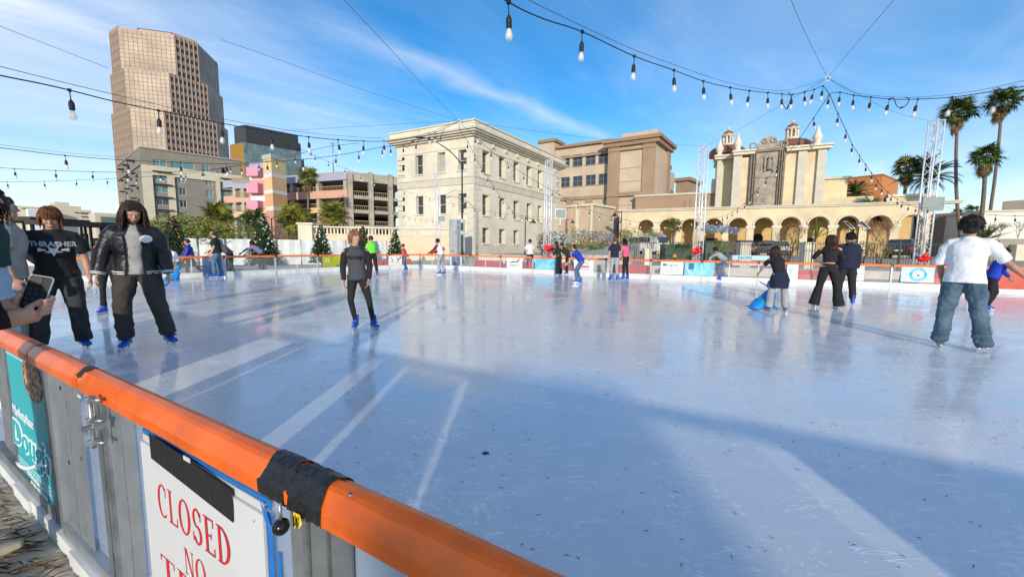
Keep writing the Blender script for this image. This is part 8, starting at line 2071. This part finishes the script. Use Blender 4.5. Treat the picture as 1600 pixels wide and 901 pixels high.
m = MB(); m.ball(q['hl'](0, -.01, .045), (.105, .125, .085), 14, 10, rot=q['hd']); x = m.build('helmet', mat('bright_blue_helmet', (.02, .16, .55), .3, var=0)); x.parent = q['b']
person('slim skater in mauve shirt and black leggings bending far forward by the white lit tree', 412, 428.5, 1.68, 78, ((70, 8, 50, 2), (60, 8, 40, 2)), ((16, 4, 0, 3), (8, 5, -4, 3)), dict(mat=C_PUR, fit=1.02, sleeve=.9, hem=.03, name='shirt'), dict(mat=C_BLK, w=.85, len=.9), ('bob', H_BLK), lean=50, head=(0, 0), det=2)
person('boy in royal blue coat and dark olive trousers skating left by the orange ornamented tree', 300, 433, 1.54, 96, ((14, 8, 30, 2), (20, 10, 40, -2)), ((22, 5, 2, 3), (-20, 6, -38, 4)), dict(mat=cloth('blue_padded_nylon', (.012, .035, .28), .5), fit=1.25, hem=-.08, sleeve=1.0, sw=1.4, name='coat', hood=True), dict(mat=C_OLV, w=1.1, len=.92), ('short', H_BRN), lean=10, head=(0, 0), det=1)
person('small child in white fleece and khaki trousers behind a blue skating aid', 277, 438, 1.24, 120, ((36, 10, 56, 0), (36, 10, 56, 0)), ((10, 5, -6, 3), (4, 6, -10, 3)), dict(mat=C_WHT, fit=1.25, sleeve=1.0, sw=1.3, name='fleece'), dict(mat=C_KHA, w=1.1, len=.92), ('bob', H_BRN), lean=16, head=(30, 0), det=1)
person('skater in black almost hidden behind the long haired man', 176, 492, 1.52, 150, NEU, STD, dict(mat=C_BLK, fit=1.1, sleeve=1.0, name='top'), dict(mat=C_BLK, w=.85, len=.9), ('short', H_BRN), det=2)
person('person in pale grey t-shirt and grey joggers at the left edge', 0, 0, 1.80, -95, ((20, 10, 40, 0), (-4, 10, 14, 4)), ((6, 6, 0, 4), (2, 5, -4, 4)), dict(mat=C_GRY, fit=1.2, hem=-.10, sleeve=.5, sw=1.4, folds=.035, name='t_shirt'), dict(mat=C_GRY, w=1.3), ('short', H_BRN), lean=4, det=1, pos=Vector((xat(2, 4.35), 4.35, 0)), build=1.1)
person('woman with dark curly hair in green top and pale jeans at the left edge', 0, 0, 1.80, -100, ((-6, 4, 10, 0), (-10, 4, 4, 0)), ((4, 5, -2, 4), (4, 5, -2, 4)), dict(mat=C_GRN, fit=1.0, hem=.09, sleeve=.96, name='top'), dict(mat=C_JEANL, w=1.15, folds=.03), ('curly', H_BRN), lean=0, head=(8, -10), det=0, pos=Vector((xat(-24, 3.3), 3.3, 0)))

# ------------------------------------------------------------------ phone and the hands that hold it
def phone_holder():
 C = at(57, 457, Y=1.78)
 L_, W_ = .150, .074
 tilt = Matrix.Rotation(R(14), 3, 'Y'); yaw = Matrix.Rotation(R(28), 3, 'Z'); pit = Matrix.Rotation(R(-14), 3, 'X')
 M = yaw @ pit @ tilt
 X, Z, N = M @ V(1, 0, 0), M @ V(0, 0, 1), M @ V(0, -1, 0)        # N faces the camera
 b = root('mobile_phone', C, 'black mobile phone in a grey patterned case held up over the orange rail', 'phone')
 def rr_(w, h, r, n=5):
  P = []
  for cx, cz, a0 in ((w / 2 - r, h / 2 - r, 0), (-w / 2 + r, h / 2 - r, 90), (-w / 2 + r, -h / 2 + r, 180), (w / 2 - r, -h / 2 + r, 270)):
   for i in range(n): a = R(a0 + 90 * i / (n - 1)); P.append((cx + r * math.cos(a), cz + r * math.sin(a)))
  return P
 def slab(nm, w, h, r, d0, d1, m_, ox=0, oz=0, par=b):
  P = rr_(w, h, r); n = len(P); m = MB(); vs = [C + X * (x + ox) + Z * (z + oz) + N * d for d in (d0, d1) for x, z in P]
  m.add(vs, [(i, (i + 1) % n, n + (i + 1) % n, n + i) for i in range(n)] + [tuple(range(n - 1, -1, -1)), tuple(range(n, 2 * n))]); return m.build(nm, m_, par)
 slab('case', W_ + .006, L_ + .006, .013, -.006, .004, mat('pale_grey_case', (.42, .40, .44), .4, var=0)); slab('phone_back', W_, L_, .011, .0045, .006, mat('matt_black_case', (.008, .008, .009), .5, var=0, spec=.25))
 mt = mat('dark_grey_print', (.028, .028, .03), .5, var=0, spec=.3)
 slab('camera_island', .040, .034, .008, .0062, .009, mt, -.012, .052)
 for i in range(4):
  for j in range(3):
   slab('case_dot', .014, .015, .005, .0061, .0068, mt, -.022 + .021 * j + (.004 if i % 2 else 0), .015 - .022 * i)
 Wp = (-2.28, 1.47)
 hb = person('person in black sleeves holding a phone over the rail', 0, 0, 1.66, -52, (('ik', C - X * .055 - Z * .085 - V(.05, .02, 0), (-.6, 0, -1), None, 'nohand'), ('ik', C + X * .01 - Z * .125 + V(-.07, -.10, -.0), (.5, 0, -1), None, 'nohand')), ((4, 5, -2, 4), (4, 5, -2, 4)), dict(mat=C_BLK, fit=1.1, sleeve=.96, sw=1.25, name='jacket'), dict(mat=C_BLK2, w=1.1), ('long', H_BRN), det=1, pos=Vector((Wp[0], Wp[1], 0)), skates=mat('beige_sneaker', (.50, .44, .34), .7), group=None, lift=-.15, rel=False)
 # hands: separate fine remesh in the same skin, five bent fingers each, wrapped on the phone
 q = hb; Ri = Matrix.Rotation(R(-52), 3, 'Z'); base = Vector((Wp[0], Wp[1], 0))
 def tl(p): return Matrix.Rotation(R(52), 3, 'Z') @ (p - base)
 m = MB()
 def chain(pts, rs): m.tube([tl(p) for p in pts], rs, 9)
 S = 1.0
 # near hand (image right): palm under the phone, fingers wrapping to the right side
 Wr = base + Ri @ q['AR'][1][2]; pc = C + X * .030 - Z * .095 - N * -.012
 chain([Wr - (pc - Wr).normalized() * .03, Wr, Wr.lerp(pc, .5), pc], [(.027, .022), (.028, .023), (.038, .026), (.036, .022)])
 for k in range(4):
  z = -.100 + .021 * k; p0 = pc + X * .008 + Z * (.018 * k - .020); p1 = C + X * (.050) + Z * (z + .006) + N * .026; p2 = C + X * .062 + Z * (z + .018) + N * .004; p3 = C + X * .052 + Z * (z + .026) - N * .014; p4 = C + X * .034 + Z * (z + .030) - N * .018
  chain([p0, p1, p2, p3, p4], [.0115, .0105, .0098, .009, .007])
 chain([pc - X * .02 + N * .004, C + X * .004 - Z * .070 + N * .022, C + X * .024 - Z * .045 + N * .020, C + X * .036 - Z * .026 + N * .016], [.015, .0135, .012, .009])
 # far hand (image left)
 Wl = base + Ri @ q['AR'][0][2]; pl = C - X * .050 - Z * .062 - N * .006
 chain([Wl - (pl - Wl).normalized() * .02, Wl, Wl.lerp(pl, .5), pl], [(.026, .021), (.027, .022), (.036, .022), (.033, .018)])
 for k in range(4):
  z = -.072 + .020 * k; chain([pl + Z * (.017 * k - .02), C - X * .050 + Z * (z + .012) - N * .010, C - X * .036 + Z * (z + .018) - N * .018, C - X * .012 + Z * (z + .02) - N * .020], [.011, .010, .009, .007])
 chain([pl + N * .006, C - X * .050 - Z * .040 + N * .014, C - X * .036 - Z * .016 + N * .016], [.013, .012, .009])
 ms = MB()
 for (S_, E_, W_2), pp in ((q['AR'][1], pc), (q['AR'][0], pl)):
  e2 = W_2 + (tl(pp) - W_2).normalized() * min(.085, (tl(pp) - W_2).length * .5); ms.tube([E_, E_.lerp(W_2, .6), W_2, e2], [.052, .046, .041, .038], 12)
 soft(ms, 'sleeve', C_BLK, q['b'], .009, 2, .010, .05)
 hm_ = soft(m, 'hands', skin(SK_L), q['b'], .0042, 2)
 m = MB()
phone_holder()

def seal(px, py, Y, yaw, label, s=1.0):
 p = at(px, py, z=0) if Y is None else Vector((xat(px, Y), Y, 0)); b = root('skating_aid', (p.x, p.y, 0), label, 'skating aid', None, R(yaw)); m = MB()
 m.tube([V(-.30, 0, .06) * s, V(-.10, 0, .14) * s, V(.12, 0, .20) * s, V(.20, 0, .38) * s, V(.20, 0, .52) * s], [(.06 * s, .12 * s), (.13 * s, .17 * s), (.16 * s, .18 * s), (.11 * s, .13 * s), (.09 * s, .10 * s)], 12, side=V(0, 0, 1))
 m.ball(V(.25, 0, .58) * s, (.12 * s, .10 * s, .10 * s), 10, 8)
 for y in (-1, 1): m.tube([V(.08, y * .12, .14) * s, V(.12, y * .26, .04) * s], [(.04 * s, .09 * s), (.015 * s, .10 * s)], 8, side=V(0, 0, 1))
 m.tube([V(-.28, 0, .06) * s, V(-.42, 0, .10) * s], [(.03 * s, .05 * s), (.015 * s, .13 * s)], 8, side=V(0, 0, 1)); soft(m, 'seal_body', mat('blue_plastic_aid', (.015, .24, .62), .35, var=.08), b, .016, 2)
 for y in (-1, 1): m = MB(); m.tube([V(.16, y * .02, .52) * s, V(.05, y * .16, .62) * s, V(-.02, y * .16, .62) * s], .014 * s, 6); x = m.build('handle', M_WHITEPL); x.parent = b
seal(1191, 484, None, 20, 'blue plastic seal skating aid pushed by the long haired girl'); seal(269, 440, None, 60, 'blue plastic skating aid in front of the small child in white', .85)
